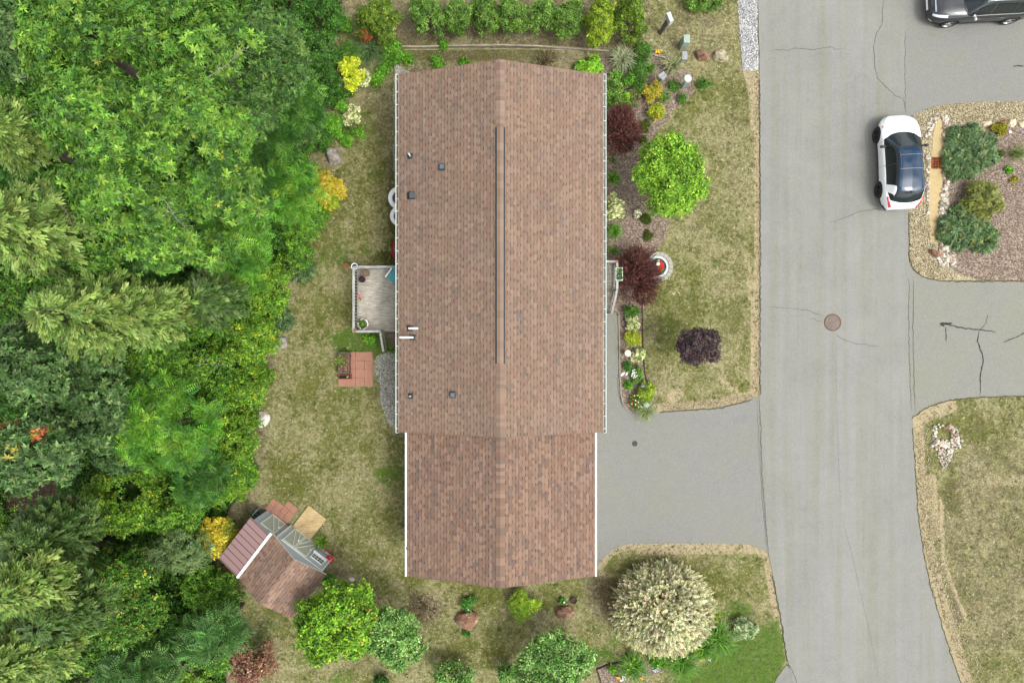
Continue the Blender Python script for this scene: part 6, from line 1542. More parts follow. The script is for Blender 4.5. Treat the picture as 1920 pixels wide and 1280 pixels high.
rock(527, 641, 12, 15, .35, M_R_GREY, 'pale middle boulder on the lawn edge, level with the paver patio', -.2, 8, group=BG); rock(487, 787, 17, 17, .40, M_R_WHITE, 'white boulder on the lawn edge below the middle one', .6, 12, group=BG)
rock(876, 1163, 23, 19, .50, M_R_RUST, 'large round rusty boulder below the garage gable', 0, 15, amp=.16, cut=.66); rock(1060, 1147, 18, 14, .40, M_R_RUST, 'squarish rusty boulder to the right of the ring shaped shrub', 0, 19, amp=.16, cut=.6, square=.25)
rock(1318, 104, 16, 12, .38, M_R_RUST, 'rusty red boulder at the top right lawn', -.1, 23, square=.35, cut=.55, amp=.2); rock(1352, 103, 15, 12, .30, M_R_TAN, 'pale angular boulder beside the rusty red one', -.1, 31, square=.1, cut=.45, amp=.3)
rock(1756, 475, 17, 7, .28, M_R_RUST, 'long rusty orange stone at the lower end of the sand swale', -.45, 35, cut=.6, name='swale_stone'); rock(1749, 467, 12, 4, .18, M_R_TAN, 'flat tan stone tucked behind the rusty orange swale stone', -.2, 37, cut=.6, name='swale_stone')
rock(1773, 219, 4.2, 4.2, .12, M_R_WHITE, 'single round cream stone at the upper tip of the sand swale', 0, 41, name='round_stone', amp=.05, cut=.95)
rock(1850, 232, 14, 6, .14, M_R_CREAM, 'flat tan slab at the left of the cream stones in the island', .1, 43, name='stone_slab', cut=.6, cat='stone', square=.3); rock(1882, 229, 12, 5, .16, M_R_RUST, 'layered orange slab behind the olive yellow mound', .1, 45, name='stone_slab', cut=.6, cat='stone', square=.3)
rock(1898, 230, 10, 9, .16, M_R_CREAM, 'bright cream square slab in the island stones', 0, 47, name='stone_slab', cut=.6, cat='stone', square=.5); rock(1918, 234, 10, 6, .12, M_R_CREAM, 'cream slab at the right photo edge in the island', .2, 49, name='stone_slab', cut=.6, cat='stone', square=.4)
rock(1784, 812, 2.5, 14, .10, M_R_RUST, 'thin rusty flagstone leaning on the stone heap', .65, 51, name='stone_slab', cut=.6, cat='stone', square=.3); rock(1776, 801, 9, 4, .12, M_R_RUST, 'flat orange stone lying in the stone heap', -.2, 53, name='stone_slab', cut=.6, cat='stone', square=.3)
rock(659, 1085, 6, 4, .12, M_R_WHITE, 'upper of the two small white stones beside the lime green tree', -.3, 55, name='white_stone', cat='stone'); rock(673, 1099, 5, 6, .14, M_R_WHITE, 'lower of the two small white stones beside the lime green tree', .2, 57, name='white_stone', cat='stone')
M_PLAST = simple('white_plastic', (.82, .82, .80), .4, .03)
def footlet(px, py, rot, label):
    c = G(px, py, .05); m = MB(); m.ball((0, 0, .03), 1, 3, (.12, .055, .04)); tag(m.build('stepping_ornament', M_PLAST, loc=(c.x, c.y, .02), smooth=True), label, 'garden ornament').rotation_euler.z = rot
footlet(1167.5, 701, .75, 'left of two small white foot shaped ornaments in the walkway bed'); footlet(1176, 699.5, .95, 'right of two small white foot shaped ornaments in the walkway bed')

def pebbles(name, areas, n, rmin, rmax, cols, label, z=.02, seed=1, group=None, flat=.6, kind='stuff', exclude=None):
    """loose stones scattered inside pixel-plan outlines"""
    r = np.random.default_rng(seed); t = (1 + 5 ** .5) / 2
    iv = np.array([(-1, t, 0), (1, t, 0), (-1, -t, 0), (1, -t, 0), (0, -1, t), (0, 1, t), (0, -1, -t), (0, 1, -t), (t, 0, -1), (t, 0, 1), (-t, 0, -1), (-t, 0, 1)], float) / math.sqrt(1 + t * t)
    ifc = np.array([(0, 11, 5), (0, 5, 1), (0, 1, 7), (0, 7, 10), (0, 10, 11), (1, 5, 9), (5, 11, 4), (11, 10, 2), (10, 7, 6), (7, 1, 8), (3, 9, 4), (3, 4, 2), (3, 2, 6), (3, 6, 8), (3, 8, 9), (4, 9, 5), (2, 4, 11), (6, 2, 10), (8, 6, 7), (9, 8, 1)])
    P = []
    tot = []
    for a in areas:
        A = np.array(a); lo, hi = A.min(0), A.max(0); q = r.uniform(lo, hi, (n * 4, 2)); q = q[sdf(q, a) < 0]; tot.append(q)
    q = np.concatenate(tot)
    if exclude is not None: q = q[sdf(q, exclude) > 0]
    q = q[r.permutation(len(q))[:n]]; n = len(q)
    W = np.column_stack([(q[:, 0] - 960) * H / FPX, (640 - q[:, 1]) * H / FPX])
    R = np.exp(r.uniform(math.log(rmin), math.log(rmax), n)); cc = pal(r, cols, n, .12, .03)
    V = iv[None] * r.uniform(.72, 1.25, (n, 12, 1)) * np.stack([R * r.uniform(.8, 1.3, n), R * r.uniform(.7, 1.1, n), R * flat], 1)[:, None, :]
    a = r.uniform(0, 6.28, n); ca, sa = np.cos(a)[:, None], np.sin(a)[:, None]
    V = np.stack([V[:, :, 0] * ca - V[:, :, 1] * sa, V[:, :, 0] * sa + V[:, :, 1] * ca, V[:, :, 2]], 2)
    V += np.column_stack([W, z + R * flat * .4])[:, None, :]
    Fc = ifc[None] + (np.arange(n) * 12)[:, None, None]
    o = link_mesh(name, np_mesh(name, V.reshape(-1, 3), Fc.reshape(-1, 3), np.repeat(np.clip(cc, 0, .9), 12, 0)), M_VCOL); return tag(o, label, None, group, kind)
PALE = [(lin(226, 220, 204, .58), 4), (lin(200, 188, 164, .56), 3), (lin(168, 150, 124, .54), 2), (lin(214, 196, 176, .56), 2), (lin(190, 150, 126, .54), .6), (lin(150, 150, 142, .54), 1)]
TAN = [(lin(206, 194, 158, .56), 4), (lin(178, 164, 126, .54), 4), (lin(150, 134, 98, .52), 3), (lin(232, 226, 206, .58), 1.5), (lin(110, 96, 70, .5), 1.5)]
pebbles('river_stones', [[(1768, 250), (1777, 250), (1776, 330), (1777, 380), (1784, 440), (1790, 480), (1790, 500), (1760, 500), (1758, 480), (1766, 440), (1760, 400), (1768, 340)]], 620, .045, .11, PALE, 'white and tan river stones lining the right side of the sand swale', seed=2)
pebbles('river_stones', [[(1736, 290), (1743, 285), (1742, 340), (1741, 400), (1738, 400), (1736, 350)], [(1738, 230), (1752, 214), (1762, 213), (1756, 225), (1746, 250), (1742, 262), (1734, 262)], [(1762, 214), (1776, 218), (1780, 240), (1768, 250), (1767, 228)]], 260, .035, .08, PALE, 'river stones lining the left side and the tip of the sand swale', seed=3)
pebbles('river_stones', [[(1786, 232), (1846, 232), (1846, 240), (1788, 241)]], 60, .03, .07, PALE, 'row of small cream stones edging the top of the island bed', seed=4)
pebbles('gravel', [[(1702, 222), (1712, 214), (1728, 208), (1755, 199), (1790, 195), (1925, 190), (1925, 228), (1846, 230), (1786, 234), (1776, 250), (1770, 250), (1770, 216), (1756, 216), (1738, 250), (1738, 400), (1756, 470), (1788, 480), (1790, 524), (1756, 524), (1728, 516), (1712, 504), (1705, 488), (1704, 300)]], 5200, .012, .034, TAN, 'tan pea gravel covering the verge around the island bed', seed=5)
pebbles('stone_heap', [[(1746, 800), (1756, 793), (1790, 800), (1803, 820), (1800, 838), (1788, 845), (1772, 852), (1760, 848), (1745, 835)]], 190, .05, .10, PALE, 'ring shaped heap of white and grey stones in the verge', seed=6, exclude=[(1756, 802), (1780, 802), (1784, 818), (1770, 826), (1756, 820)])
pebbles('stone_heap', [[(1756, 846), (1786, 848), (1778, 868), (1768, 880), (1762, 868)]], 200, .02, .045, PALE, 'small stones trailing below the ring shaped heap', seed=7)
pebbles('gravel', [[(714, 664), (744, 657), (752, 815), (744, 810), (728, 790), (716, 760), (713, 722), (700, 700)]], 1500, .012, .030, [(lin(200, 200, 188, .66), 4), (lin(166, 166, 152, .62), 4), (lin(226, 226, 216, .68), 2), (lin(116, 114, 102, .6), 2)], 'grey stone chips along the back foundation', seed=8)
pebbles('gravel', [[(1386, -20), (1419, -20), (1420, 130), (1393, 131), (1385, 60)]], 1500, .014, .034, [(lin(226, 226, 224, .6), 4), (lin(186, 186, 184, .56), 3), (lin(140, 138, 136, .5), 2)], 'white stone chips in the strip at the top beside the road', seed=9)
pebbles('gravel', [[(1716, 800), (1746, 780), (1750, 900), (1768, 1040), (1790, 1110), (1820, 1200), (1850, 1290), (1812, 1290), (1790, 1220), (1768, 1150), (1748, 1085), (1733, 1020), (1722, 940)]], 2600, .010, .026, TAN, 'loose tan grit on the verge of the curving road', seed=10)
pebbles('gravel', [[(1408, 140), (1423, 140), (1424, 740), (1414, 740), (1418, 500), (1416, 240)], [(1240, 758), (1412, 738), (1412, 748), (1340, 764), (1240, 769)], [(1150, 1036), (1190, 1020), (1410, 1022), (1438, 1040), (1462, 1150), (1450, 1150), (1430, 1050), (1400, 1036), (1190, 1036)]], 1500, .010, .024, TAN, 'loose tan grit along the lawn edges by the road and driveway', seed=11)

# ------------------------------------------------------------------ stone flower ring
c = G(1234, 500, .15); ring = empty('flower_ring', (c.x, c.y, 0), 0, 'round raised flower bed ring of grey edging blocks beside the large barberry', 'planter')
M_BLOCK = simple('edging_block', lin(186, 184, 168, .53), .9, .1, 6, bump=.3); M_CHIP = rock_mat('white_chips', [lin(190, 196, 196, .58), lin(226, 230, 230, .62), lin(246, 248, 248, .64)], 14)
m = MB()
for i in range(20):
    a = i / 20 * 2 * math.pi; M = Matrix.Rotation(a, 4, 'Z'); R0, R1 = .52, .69; da = math.pi / 20 * .93
    pts = [(R0 * math.cos(-da), R0 * math.sin(-da)), (R1 * math.cos(-da), R1 * math.sin(-da)), (R1 * 1.01, 0), (R1 * math.cos(da), R1 * math.sin(da)), (R0 * math.cos(da), R0 * math.sin(da))]
    m.poly([tuple((M @ Vector((p[0], p[1], 0)))[:2]) for p in pts], 0, .14)
m.build('blocks', M_BLOCK, ring)
m = MB(); m.lathe([(.52, .07), (.50, .10), (.37, .10), (.36, .07)], 40, cap=False); m.build('chips', M_CHIP, ring); m = MB(); m.lathe([(.375, .08), (.38, .16), (.36, .165), (.35, .10), (0, .10)], 40, cap=False); m.build('inner_pot', simple('dark_edging', lin(70, 84, 90, .5), .7), ring)
rg = random.Random(14); rg_ = np.random.default_rng(33); n = 60; P = np.column_stack([rg_.normal(.06, .12, n), rg_.normal(-.02, .15, n), rg_.uniform(.15, .25, n)])
V, Fc, C = place(TP['tiny'], P, np.array([0, 0, 1.]) + rg_.normal(0, .4, (n, 3)), rg_.normal(size=(n, 3)), rg_.uniform(.7, 1.1, n), pal(rg_, [(Lc(90, 140, 60), 4), (Lc(130, 170, 70), 2)], n), rg_)
link_mesh('leaves', np_mesh('leaves', V, Fc, C), M_LEAF, ring)
for i in range(22): blossom((rg.gauss(.10, .10), rg.gauss(0, .12), .27), .05, (214, 36, 50), ring)
for i in range(6): blossom((rg.gauss(.0, .08), rg.gauss(.24, .03), .22), .04, (200, 206, 90), ring)
m = MB(); m.lathe([(.06, .1), (.03, .2), (.035, .32), (.09, .40), (.085, .42), (0, .40)], 20, Matrix.Translation((-.06, .08, 0)), cap=False); tag(m.build('birdbath', M_PLAST, loc=(c.x, c.y, 0), smooth=True), 'small white birdbath standing in the round flower ring', 'birdbath')
# red flowers by the shed
fl = empty('geranium', G(625, 1040), 0, 'red flowering geranium at the right corner of the shed front', 'flowers')
for i in range(26): blossom((rg.gauss(0, .13), rg.gauss(0, .20), .5 + rg.uniform(-.05, .05)), .06, (206, 36, 60), fl)
m = MB()
for i in range(8): a = rg.uniform(0, 6.28); m.path([(0, 0, 0), (math.cos(a) * .1, math.sin(a) * .1, .25), (math.cos(a) * .2, math.sin(a) * .2, .48)], .008, 5)
m.build('stems', simple('dark_stem', lin(70, 80, 50, .5), .8), fl)

# ------------------------------------------------------------------ landscape edging, boxes and posts
M_TIMB = wood('edging_timber', lin(170, 156, 134, .55), lin(206, 194, 172, .57))
E = [(740, 88), (800, 88), (860, 86), (940, 85), (1010, 87), (1070, 91), (1142, 96)]
m = MB()
for a, b in zip(E[:-1], E[1:]):
    p, q = G(*a, .12), G(*b, .12); m.bar((p.x, p.y, .09), (q.x, q.y, .09), .07, .16)
tag(m.build('landscape_edging', M_TIMB), 'long thin pale timber edging running above the roof under the hedge', 'edging')
m = MB()
for a, b in (((760, 94), (940, 93)), ((940, 93), (1060, 94)), ((1060, 94), (1090, 97))):
    p, q = G(*a), G(*b); m.bar((p.x, p.y, .03), (q.x, q.y, .03), .03, .05)
tag(m.build('landscape_edging', M_TIMB), 'thin lower strip of edging just below the long timber edging', 'edging')
m = MB(); p, q = G(1226, 105), G(1246, 109); m.bar((p.x, p.y, .06), (q.x, q.y, .06), .07, .1); tag(m.build('landscape_edging', M_TIMB), 'short piece of timber edging running into the right striped grass', 'edging')
m = MB(); P_ = [G(*p) for p in ((1160, 590), (1161, 640), (1162, 700), (1164, 740), (1168, 757), (1180, 772))]
for a, b in zip(P_[:-1], P_[1:]): m.bar((a.x, a.y, .04), (b.x, b.y, .04), .06, .07)
tag(m.build('landscape_edging', simple('concrete_edge', lin(170, 160, 140, .5), .9)), 'pale curb edging between the walkway and its flower bed', 'edging')
m = MB(); P_ = [G(*p) for p in ((1204, 572), (1205, 640), (1209, 700), (1213, 716))]
for a, b in zip(P_[:-1], P_[1:]): m.bar((a.x, a.y, .03), (b.x, b.y, .03), .035, .07)
tag(m.build('landscape_edging', simple('dark_edge', lin(80, 66, 56, .5), .9)), 'dark plastic edging between the walkway bed and the lawn', 'edging')
m = MB(); P_ = [G(*p) for p in ((1132, 1300), (1126, 1275), (1119, 1253), (1142, 1243), (1165, 1240))]
for a, b in zip(P_[:-1], P_[1:]): m.bar((a.x, a.y, .04), (b.x, b.y, .04), .04, .09)
tag(m.build('landscape_edging', simple('black_edge', lin(56, 50, 44, .5), .9)), 'dark edging round the left corner of the willow bed', 'edging')
M_UGREEN = simple('utility_green', lin(176, 196, 178, .52), .5, .04); M_UGREY = simple('utility_grey', lin(170, 174, 172, .54), .5, .04)
def box_at(px, py, h, w, d, mat, name, label, cat, rot=0.0, lid=None, taper=0.0, feet=None):
    """px,py: where the top of the box is seen"""
    c = G(px, py, h); o = empty(name, (c.x, c.y, 0), rot, label, cat)
    m = MB(); vs = m.box(-w / 2, w / 2, -d / 2, d / 2, 0, h - .06, bev=.012)
    m.build('body', mat, o)
    m = MB(); m.box(-w / 2 - .012, w / 2 + .012, -d / 2 - .012, d / 2 + .012, h - .06, h, bev=.022); m.build('lid', lid or mat, o, smooth=True)
    m = MB(); m.box(-.025, .025, -d / 2 - .02, -d / 2, h * .45, h * .55); m.build('latch', M_UGREY, o)
    return o
box_at(1288, 72.5, .85, .26, .34, M_UGREEN, 'utility_box', 'tall pale green utility box above the small grey box', 'utility box')
box_at(1284, 104, .42, .22, .36, M_UGREY, 'utility_box', 'small flat grey utility box below the tall green one', 'utility box')
c = G(1290, 147, .95); o = empty('utility_pedestal', (c.x, c.y, 0), 0, 'pale green pedestal with a round white cap near the right striped grass', 'utility pedestal')
m = MB(); m.lathe([(.10, 0), (.10, .75), (.165, .80), (.175, .90), (.16, .95), (0, .955)], 28, cap=False); m.build('cap', simple('pedestal_cap', lin(206, 224, 210, .58), .5, .03), o, smooth=True)
m = MB(); m.box(-.07, .07, -.14, -.06, 0, .7); m.build('door', M_UGREEN, o)
# leaning meter post at the top
o = empty('meter_post', G(1238, 62), 0, 'leaning grey wooden meter post with a white box top, above the utility boxes', 'meter post')
t = G(1256, 32, 1.25) - G(1238, 62); t.z = 1.25
m = MB(); m.bar((0, 0, 0), tuple(t * .8), .16, .16); m.build('post', wood('post_wood', lin(108, 96, 82, .5), lin(150, 140, 124, .5)), o)
m = MB(); q = t; M = Matrix.Translation(q) @ Matrix.Rotation(math.radians(22), 4, 'Z'); m.box(-.09, .09, -.23, .20, -.30, .05, M, bev=.02); m.build('box', simple('pale_box', lin(214, 218, 212, .58), .5, .04), o)
m = MB(); m.tube(tuple(t * .15 + Vector((.10, -.05, 0))), tuple(t * .8 + Vector((.08, -.08, 0))), .022); m.build('conduit', M_UGREY, o)
# grey double box
c = G(1242, 143, .8); o = empty('meter_pedestal', (c.x, c.y, 0), math.radians(38), 'grey double sided meter box on a post left of the white capped pedestal', 'meter box')
m = MB(); m.box(-.05, .05, -.05, .05, 0, .6); m.build('post', M_UGREY, o)
m = MB(); m.box(-.16, .16, .0, .14, .5, .85, bev=.015); m.build('box', M_UGREY, o); m = MB(); m.box(-.11, .11, -.14, -.004, .5, .80, bev=.015); m.build('box', M_UGREY, o); m = MB(); m.box(.05, .2, -.09, -.01, .55, .78, bev=.01); m.build('bracket', M_UGREY, o)
# post lamp by hostas
c = G(1177.5, 662, .55); o = empty('garden_stool', (c.x, c.y, 0), 0, 'cream round topped garden stool between the two white edged hostas', 'garden stool')
m = MB(); m.lathe([(.09, 0), (.11, .2), (.10, .48)], 24, cap=True); m.build('base', simple('clay_base', lin(188, 170, 148, .52), .8), o, smooth=True); m = MB(); m.lathe([(.10, .48), (.145, .50), (.15, .53), (.12, .545), (.11, .535), (0, .535)], 32, cap=False); m.build('top', simple('cream_top', lin(226, 222, 200, .6), .5), o, smooth=True)
def solar(px, py, label, r=.05, mat=None, name='solar_light', h=.3):
    c = G(px, py, h); o = empty(name, (c.x, c.y, 0), 0, label, 'solar light', 'small solar lights')
    m = MB(); m.tube((0, 0, 0), (0, 0, h - .04), .012, .012, 8); m.build('stake', M_DARK, o); m = MB(); m.lathe([(r, h - .05), (r * 1.15, h - .02), (r * .6, h), (0, h)], 14, cap=False); m.build('cap', mat or M_PLAST, o, smooth=True)
M_BLUEG = simple('solar_cell', lin(150, 166, 190, .5), .3)
solar(1895, 247, 'solar light with a white cap right of the olive yellow mound'); solar(1918, 247, 'solar light with a bluish cap at the right photo edge', mat=M_BLUEG)
solar(878, 1142, 'white capped light between the ground cover and the round rusty boulder', .04); solar(1058, 1129, 'white capped light above the squarish rusty boulder', .035)
solar(1275, 1227, 'pale solar light directly in front of the middle big daylily', .06, M_BLUEG); solar(1297, 1218, 'blue grey solar light between the middle daylily and the dark one', .05, M_BLUEG)
solar(1340, 1177, 'grey solar light above the big right daylily', .06, M_BLUEG); solar(1204, 1245, 'pale solar light right of the yellow budded daylily', .06, M_BLUEG); solar(1207, 1262, 'pale solar light at the lawn edge below the yellow budded daylily', .06, M_BLUEG); solar(1421, 1185, 'dark solar light right of the silvery hosta', .04, M_BLUEG)
o = empty('crane_ornament', G(1203, 723), 0, 'grey metal bird ornament with bent legs above the rose bush', 'ornament')
m = MB(); m.path([(0, 0, .3), (.12, .06, .45), (.22, -.02, .5), (.24, -.15, .42)], .012, 6); m.ball((0, 0, .35), .09, 2, (1.3, .7, .7)); m.path([(-.04, 0, 0), (-.02, 0, .3)], .01, 6); m.path([(-.25, -.10, .02), (-.08, .03, .3)], .014, 6); m.build('body', M_UGREY, o)
c = G(1213, 759, .5); o = empty('small_lantern', (c.x, c.y, 0), math.radians(-40), 'grey green square lantern top beside the spiky pale grass', 'lantern'); m = MB(); m.box(-.12, .12, -.10, .10, .40, .46, bev=.01); m.build('roof', M_UGREEN, o); m = MB(); m.box(-.02, .02, -.02, .02, 0, .40); m.build('post', M_UGREY, o)
# pansies and pots at the willow bed edge
for (px, py, col_, lab) in [(1252, 1245, (244, 196, 30), 'yellow pansies in the middle of the willow bed edge'), (1313, 1231, (246, 190, 40), 'yellow pansies at the right of the willow bed edge'), (1198, 1267, (240, 180, 40), 'yellow pansies at the left lawn edge of the willow bed'), (1160, 1268, (246, 180, 60), 'orange yellow pansies inside the edged bed corner'),
                           (1331, 1231, (214, 214, 236), 'pale lilac pansies on the lawn side of the willow bed'), (1229, 1253, (206, 206, 236), 'lilac and white pansies between the daylilies'), (1169, 1270, (226, 226, 240), 'white pansies at the very corner of the willow bed'), (1234, 100, (246, 196, 50), 'yellow pansies at the right end of the hedge bed'),
                           (1186, 185, (240, 130, 90), 'single salmon bloom beside the heart leaved clump')]:
    fo = empty('pansies', G(px, py), 0, lab, 'flowers')
    for i in range(7): blossom((rg.gauss(0, .07), rg.gauss(0, .06), .12 + rg.uniform(0, .05)), .05, col_, fo)
    m = MB(); m.ball((0, 0, .05), .08, 1, (1.2, 1, .7)); m.build('leaves', simple('pansy_leaf', lin(70, 110, 40, .55), .8), fo)
c = G(1076, 1126, .15); m = MB(); m.lathe([(.12, 0), (.15, .12), (.13, .13), (.11, .06), (0, .06)], 20, cap=False); tag(m.build('small_pot', simple('brown_dish', lin(84, 66, 54, .5), .8), loc=(c.x, c.y, 0)), 'small dark brown bowl by the corner of the squarish rusty boulder', 'bowl')
yd('hostx' if False else 'moundg', 1055, 1126, 8, 6, .2, 'leafy_clump', 'small bluish sprig above the squarish rusty boulder')
c = G(523, 559, .5); o = empty('wooden_sign', (c.x, c.y, 0), .5, 'small blank cream board on a stake among the edge shrubs', 'stake'); m = MB(); m.box(-.10, .10, -.09, .09, .9, .93); m.build('board', simple('cream_board', lin(236, 214, 186, .6), .6), o); m = MB(); m.tube((0, 0, 0), (0, 0, .9), .015); m.build('stake', M_BARK, o)
o = empty('hose_guide', G(1191, 574), 0, 'black and white coiled hose guide at the foot of the porch steps', 'hose guide'); o.location = G(1137, 584)
m = MB(); m.lathe([(.05, 0), (.05, .10), (.03, .12), (0, .12)], 12, cap=False); m.build('base', M_DARK, o); m = MB(); m.ball((.0, 0, .14), .03, 1); m.ball((0, -.12, .06), .03, 1); m.build('knob', M_PLAST, o)
# ------------------------------------------------------------------ cars
def smooth_prof(pts, n=161, win=9):
    x = np.array([p[0] for p in pts]); y = np.array([p[1] for p in pts]); X = np.linspace(x[0], x[-1], n); Y = np.interp(X, x, y)
    k = np.ones(win) / win; Yp = np.pad(Y, win // 2, mode='edge'); Ys = np.convolve(Yp, k, 'valid'); Ys[0], Ys[-1] = Y[0], Y[-1]
    return lambda q: np.interp(q, X, Ys)
def paint(name, c, rough=.25, coat=1.0, metal=0.0):
    k = NB(name, rough); k.set(Coat_Weight=coat, Coat_Roughness=.04, Metallic=metal, Specular_IOR_Level=.5); v = k.obj()
    k.col(k.ramp(k.noise(v, 3, 4), (.3, tuple(x * .97 for x in c)), (.7, tuple(min(1, x * 1.03) for x in c)))); return k.m
M_TYRE = simple('tyre_rubber', (.02, .02, .02), .8, .2); M_CHROME = simple('chrome', (.75, .75, .76), .15, .02, metal=1.0); M_BLK = simple('black_trim', (.025, .025, .028), .45, .1)
M_ALLOY = simple('alloy', (.42, .42, .42), .4, .1, metal=.6); M_LENS = simple('headlamp_lens', (.55, .60, .62), .1, .05, coat=1.0); M_TAIL = simple('tail_lamp', (.42, .02, .03), .15, .05, coat=1.0); M_AMBER = simple('amber_lens', (.50, .12, .05), .2, .05)
M_CGLASS = NB('car_glass', .03); M_CGLASS.set(Specular_IOR_Level=.45); M_CGLASS.col((.012, .018, .020)); M_CGLASS = M_CGLASS.m
def car(root, S):
    L, W = S['L'], S['W']; hl = L / 2
    wf = smooth_prof(S['w'], win=7); zt = smooth_prof(S['top'], win=9); zb = smooth_prof([(-hl, .36), (-hl + .35, .20), (hl - .35, .19), (hl, .34)], win=9)
    zs = smooth_prof(S['shoulder'], win=9)
    def ring(x, off=0.0):
        w, t, b, s = wf(x) + off, zt(x) + off, zb(x), zs(x)
        s = min(s, t - .03)
        return [(0, t), (.35 * w, t - .004), (.64 * w, t - .018), (.82 * w, t - .05 - .10 * (t - s)), (.925 * w, s), (1.0 * w, s - .11), (1.0 * w, (s + .4) / 2 + .02), (.985 * w, .40), (.95 * w, .30), (.88 * w, b), (0, b)]
    xs = np.concatenate([[-hl], -hl + np.array([.02, .06, .13, .24]), np.linspace(-hl + .4, hl - .4, 22), hl - np.array([.24, .13, .06, .02]), [hl]])
    def loft(xs, rf, j0=None, j1=None, mirror=True, cap=True):
        V = []; Fc = []
        R = []
        for x in xs:
            rg_ = rf(x); full = [(y, z) for y, z in rg_] + ([(-y, z) for y, z in rg_[-2:0:-1]] if mirror else [])
            R.append([(x, y, z) for y, z in full])
        n = len(R[0]); 
        for r_ in R: V += r_
        for i in range(len(R) - 1):
            for j in range(n if mirror else n - 1):
                k2 = (j + 1) % n; Fc.append((i * n + j, i * n + k2, (i + 1) * n + k2, (i + 1) * n + j))
        if cap: Fc.append(tuple(range(n))[::-1]); Fc.append(tuple((len(R) - 1) * n + j for j in range(n)))
        return V, Fc
    V, Fc = loft(xs, ring)
    me = bpy.data.meshes.new('body'); me.from_pydata(V, [], Fc); me.update()
    tmp = bpy.data.objects.new('body_tmp', me); COL.objects.link(tmp); sm_ = tmp.modifiers.new('s', 'SUBSURF'); sm_.levels = 2; sm_.render_levels = 2
    # wheel arches are cut out of the body
    bm = bmesh.new()
    for wx in S['wheels']:
        for sy in (-1, 1):
            bmesh.ops.create_cone(bm, cap_ends=True, segments=40, radius1=S['R'] * 1.13, radius2=S['R'] * 1.13, depth=.50, matrix=Matrix.Translation((wx, sy * (W / 2 - .12), S['R'] * 1.02)) @ Matrix.Rotation(math.pi / 2, 4, 'X'))
    cm = bpy.data.meshes.new('cut'); bm.to_mesh(cm); bm.free(); cut = bpy.data.objects.new('cut', cm); COL.objects.link(cut)
    bo = tmp.modifiers.new('b', 'BOOLEAN'); bo.operation = 'DIFFERENCE'; bo.object = cut; bo.solver = 'EXACT'
    bpy.context.view_layer.update(); dg = bpy.context.evaluated_depsgraph_get(); res = bpy.data.meshes.new_from_object(tmp.evaluated_get(dg)); res.name = 'body'
    bpy.data.objects.remove(tmp); bpy.data.objects.remove(cut)
    res.materials.clear(); res.polygons.foreach_set('use_smooth', np.ones(len(res.polygons), dtype=bool)); res.set_sharp_from_angle(angle=math.radians(40))
    body = link_mesh('body', res, S['paint'], root)
    def bow(x, y):
        q = (y / (W / 2)) ** 2
        return -.34 * q * min(1, max(0, (x - .15) / 1.0)) + .26 * q * min(1, max(0, (-x - 1.0) / .9))
    def patch(name, mat, rf, x0, x1, t0, t1, off=.012, parent=None, side=(1, -1), nx=14, nt=8, taper=None, single=False):
        """surface patch hugging a ring surface; t counts ring points"""
        sep_ = t0 != 0 and len(side) > 1
        if sep_:
            return [patch(name, mat, rf, x0, x1, t0, t1, off, parent, (sd,), nx, nt, taper) for sd in side][0]
        m = MB()
        for s in side:
            G_ = []
            for i in range(nx + 1):
                row = []
                for j in range(nt + 1):
                    u, v = i / nx, j / nt
                    x = x0 + (x1 - x0) * u; a, b = t0, t1
                    if callable(t0): a = t0(u)
                    if callable(t1): b = t1(u)
                    t = a + (b - a) * v; xx = x + (taper(u, v) if taper else 0)
                    rg_ = rf(xx); k = min(int(t), len(rg_) - 2); fr = t - k
                    y = rg_[k][0] * (1 - fr) + rg_[k + 1][0] * fr; z = rg_[k][1] * (1 - fr) + rg_[k + 1][1] * fr
                    # push out along the ring normal
                    ty, tz = rg_[k + 1][0] - rg_[k][0], rg_[k + 1][1] - rg_[k][1]; ln = math.hypot(ty, tz) or 1; ny, nz = -tz / ln, ty / ln
                    xx2 = xx + (bow(xx, y) if rf is gring else 0)
                    row.append(m.bm.verts.new((xx2, s * (y + ny * off * (1 if ny >= -.2 else 1)), z + nz * off)))
                G_.append(row)
            for i in range(nx):
                for j in range(nt): m.bm.faces.new((G_[i][j], G_[i + 1][j], G_[i + 1][j + 1], G_[i][j + 1]))
        return m.build(name, mat, parent or root, smooth=True)
    # greenhouse
    gz = smooth_prof(S['roof'], win=11); gx0, gx1 = S['roof'][0][0], S['roof'][-1][0]
    def gring(x):
        z = float(gz(x)); sh = float(zs(x)) - .03; w = float(wf(x)) * .935; h = max(z - sh, .01); wr = w - .42 * h if h > .05 else w
        z = max(z, sh + .01)
        return [(0, z), (wr * .45, z - .010), (wr * .80, z - .03), (wr * .95, z - .065 * min(1, h * 3)), (wr + (w - wr) * .25, sh + h * .68), (wr + (w - wr) * .62, sh + h * .34), (w, sh)]
    gxs = np.linspace(gx0, gx1, 40)
    V, Fc = loft(gxs, lambda x: gring(x), mirror=False, cap=False)
    V = [(x + bow(x, y), y, z) for x, y, z in V]
    V2 = [(x, -y, z) for x, y, z in V]; n = len(V); Fc2 = [tuple(i + n for i in f)[::-1] for f in Fc]
    me = bpy.data.meshes.new('glass'); me.from_pydata(V + V2, [], Fc + Fc2); me.update(); bm = bmesh.new(); bm.from_mesh(me); bmesh.ops.remove_doubles(bm, verts=bm.verts, dist=.0005); bmesh.ops.recalc_face_normals(bm, faces=bm.faces); bm.to_mesh(me); bm.free()
    me.polygons.foreach_set('use_smooth', np.ones(len(me.polygons), dtype=bool)); link_mesh('glass', me, M_CGLASS, root)
    S['extra'](patch, ring, gring, body)
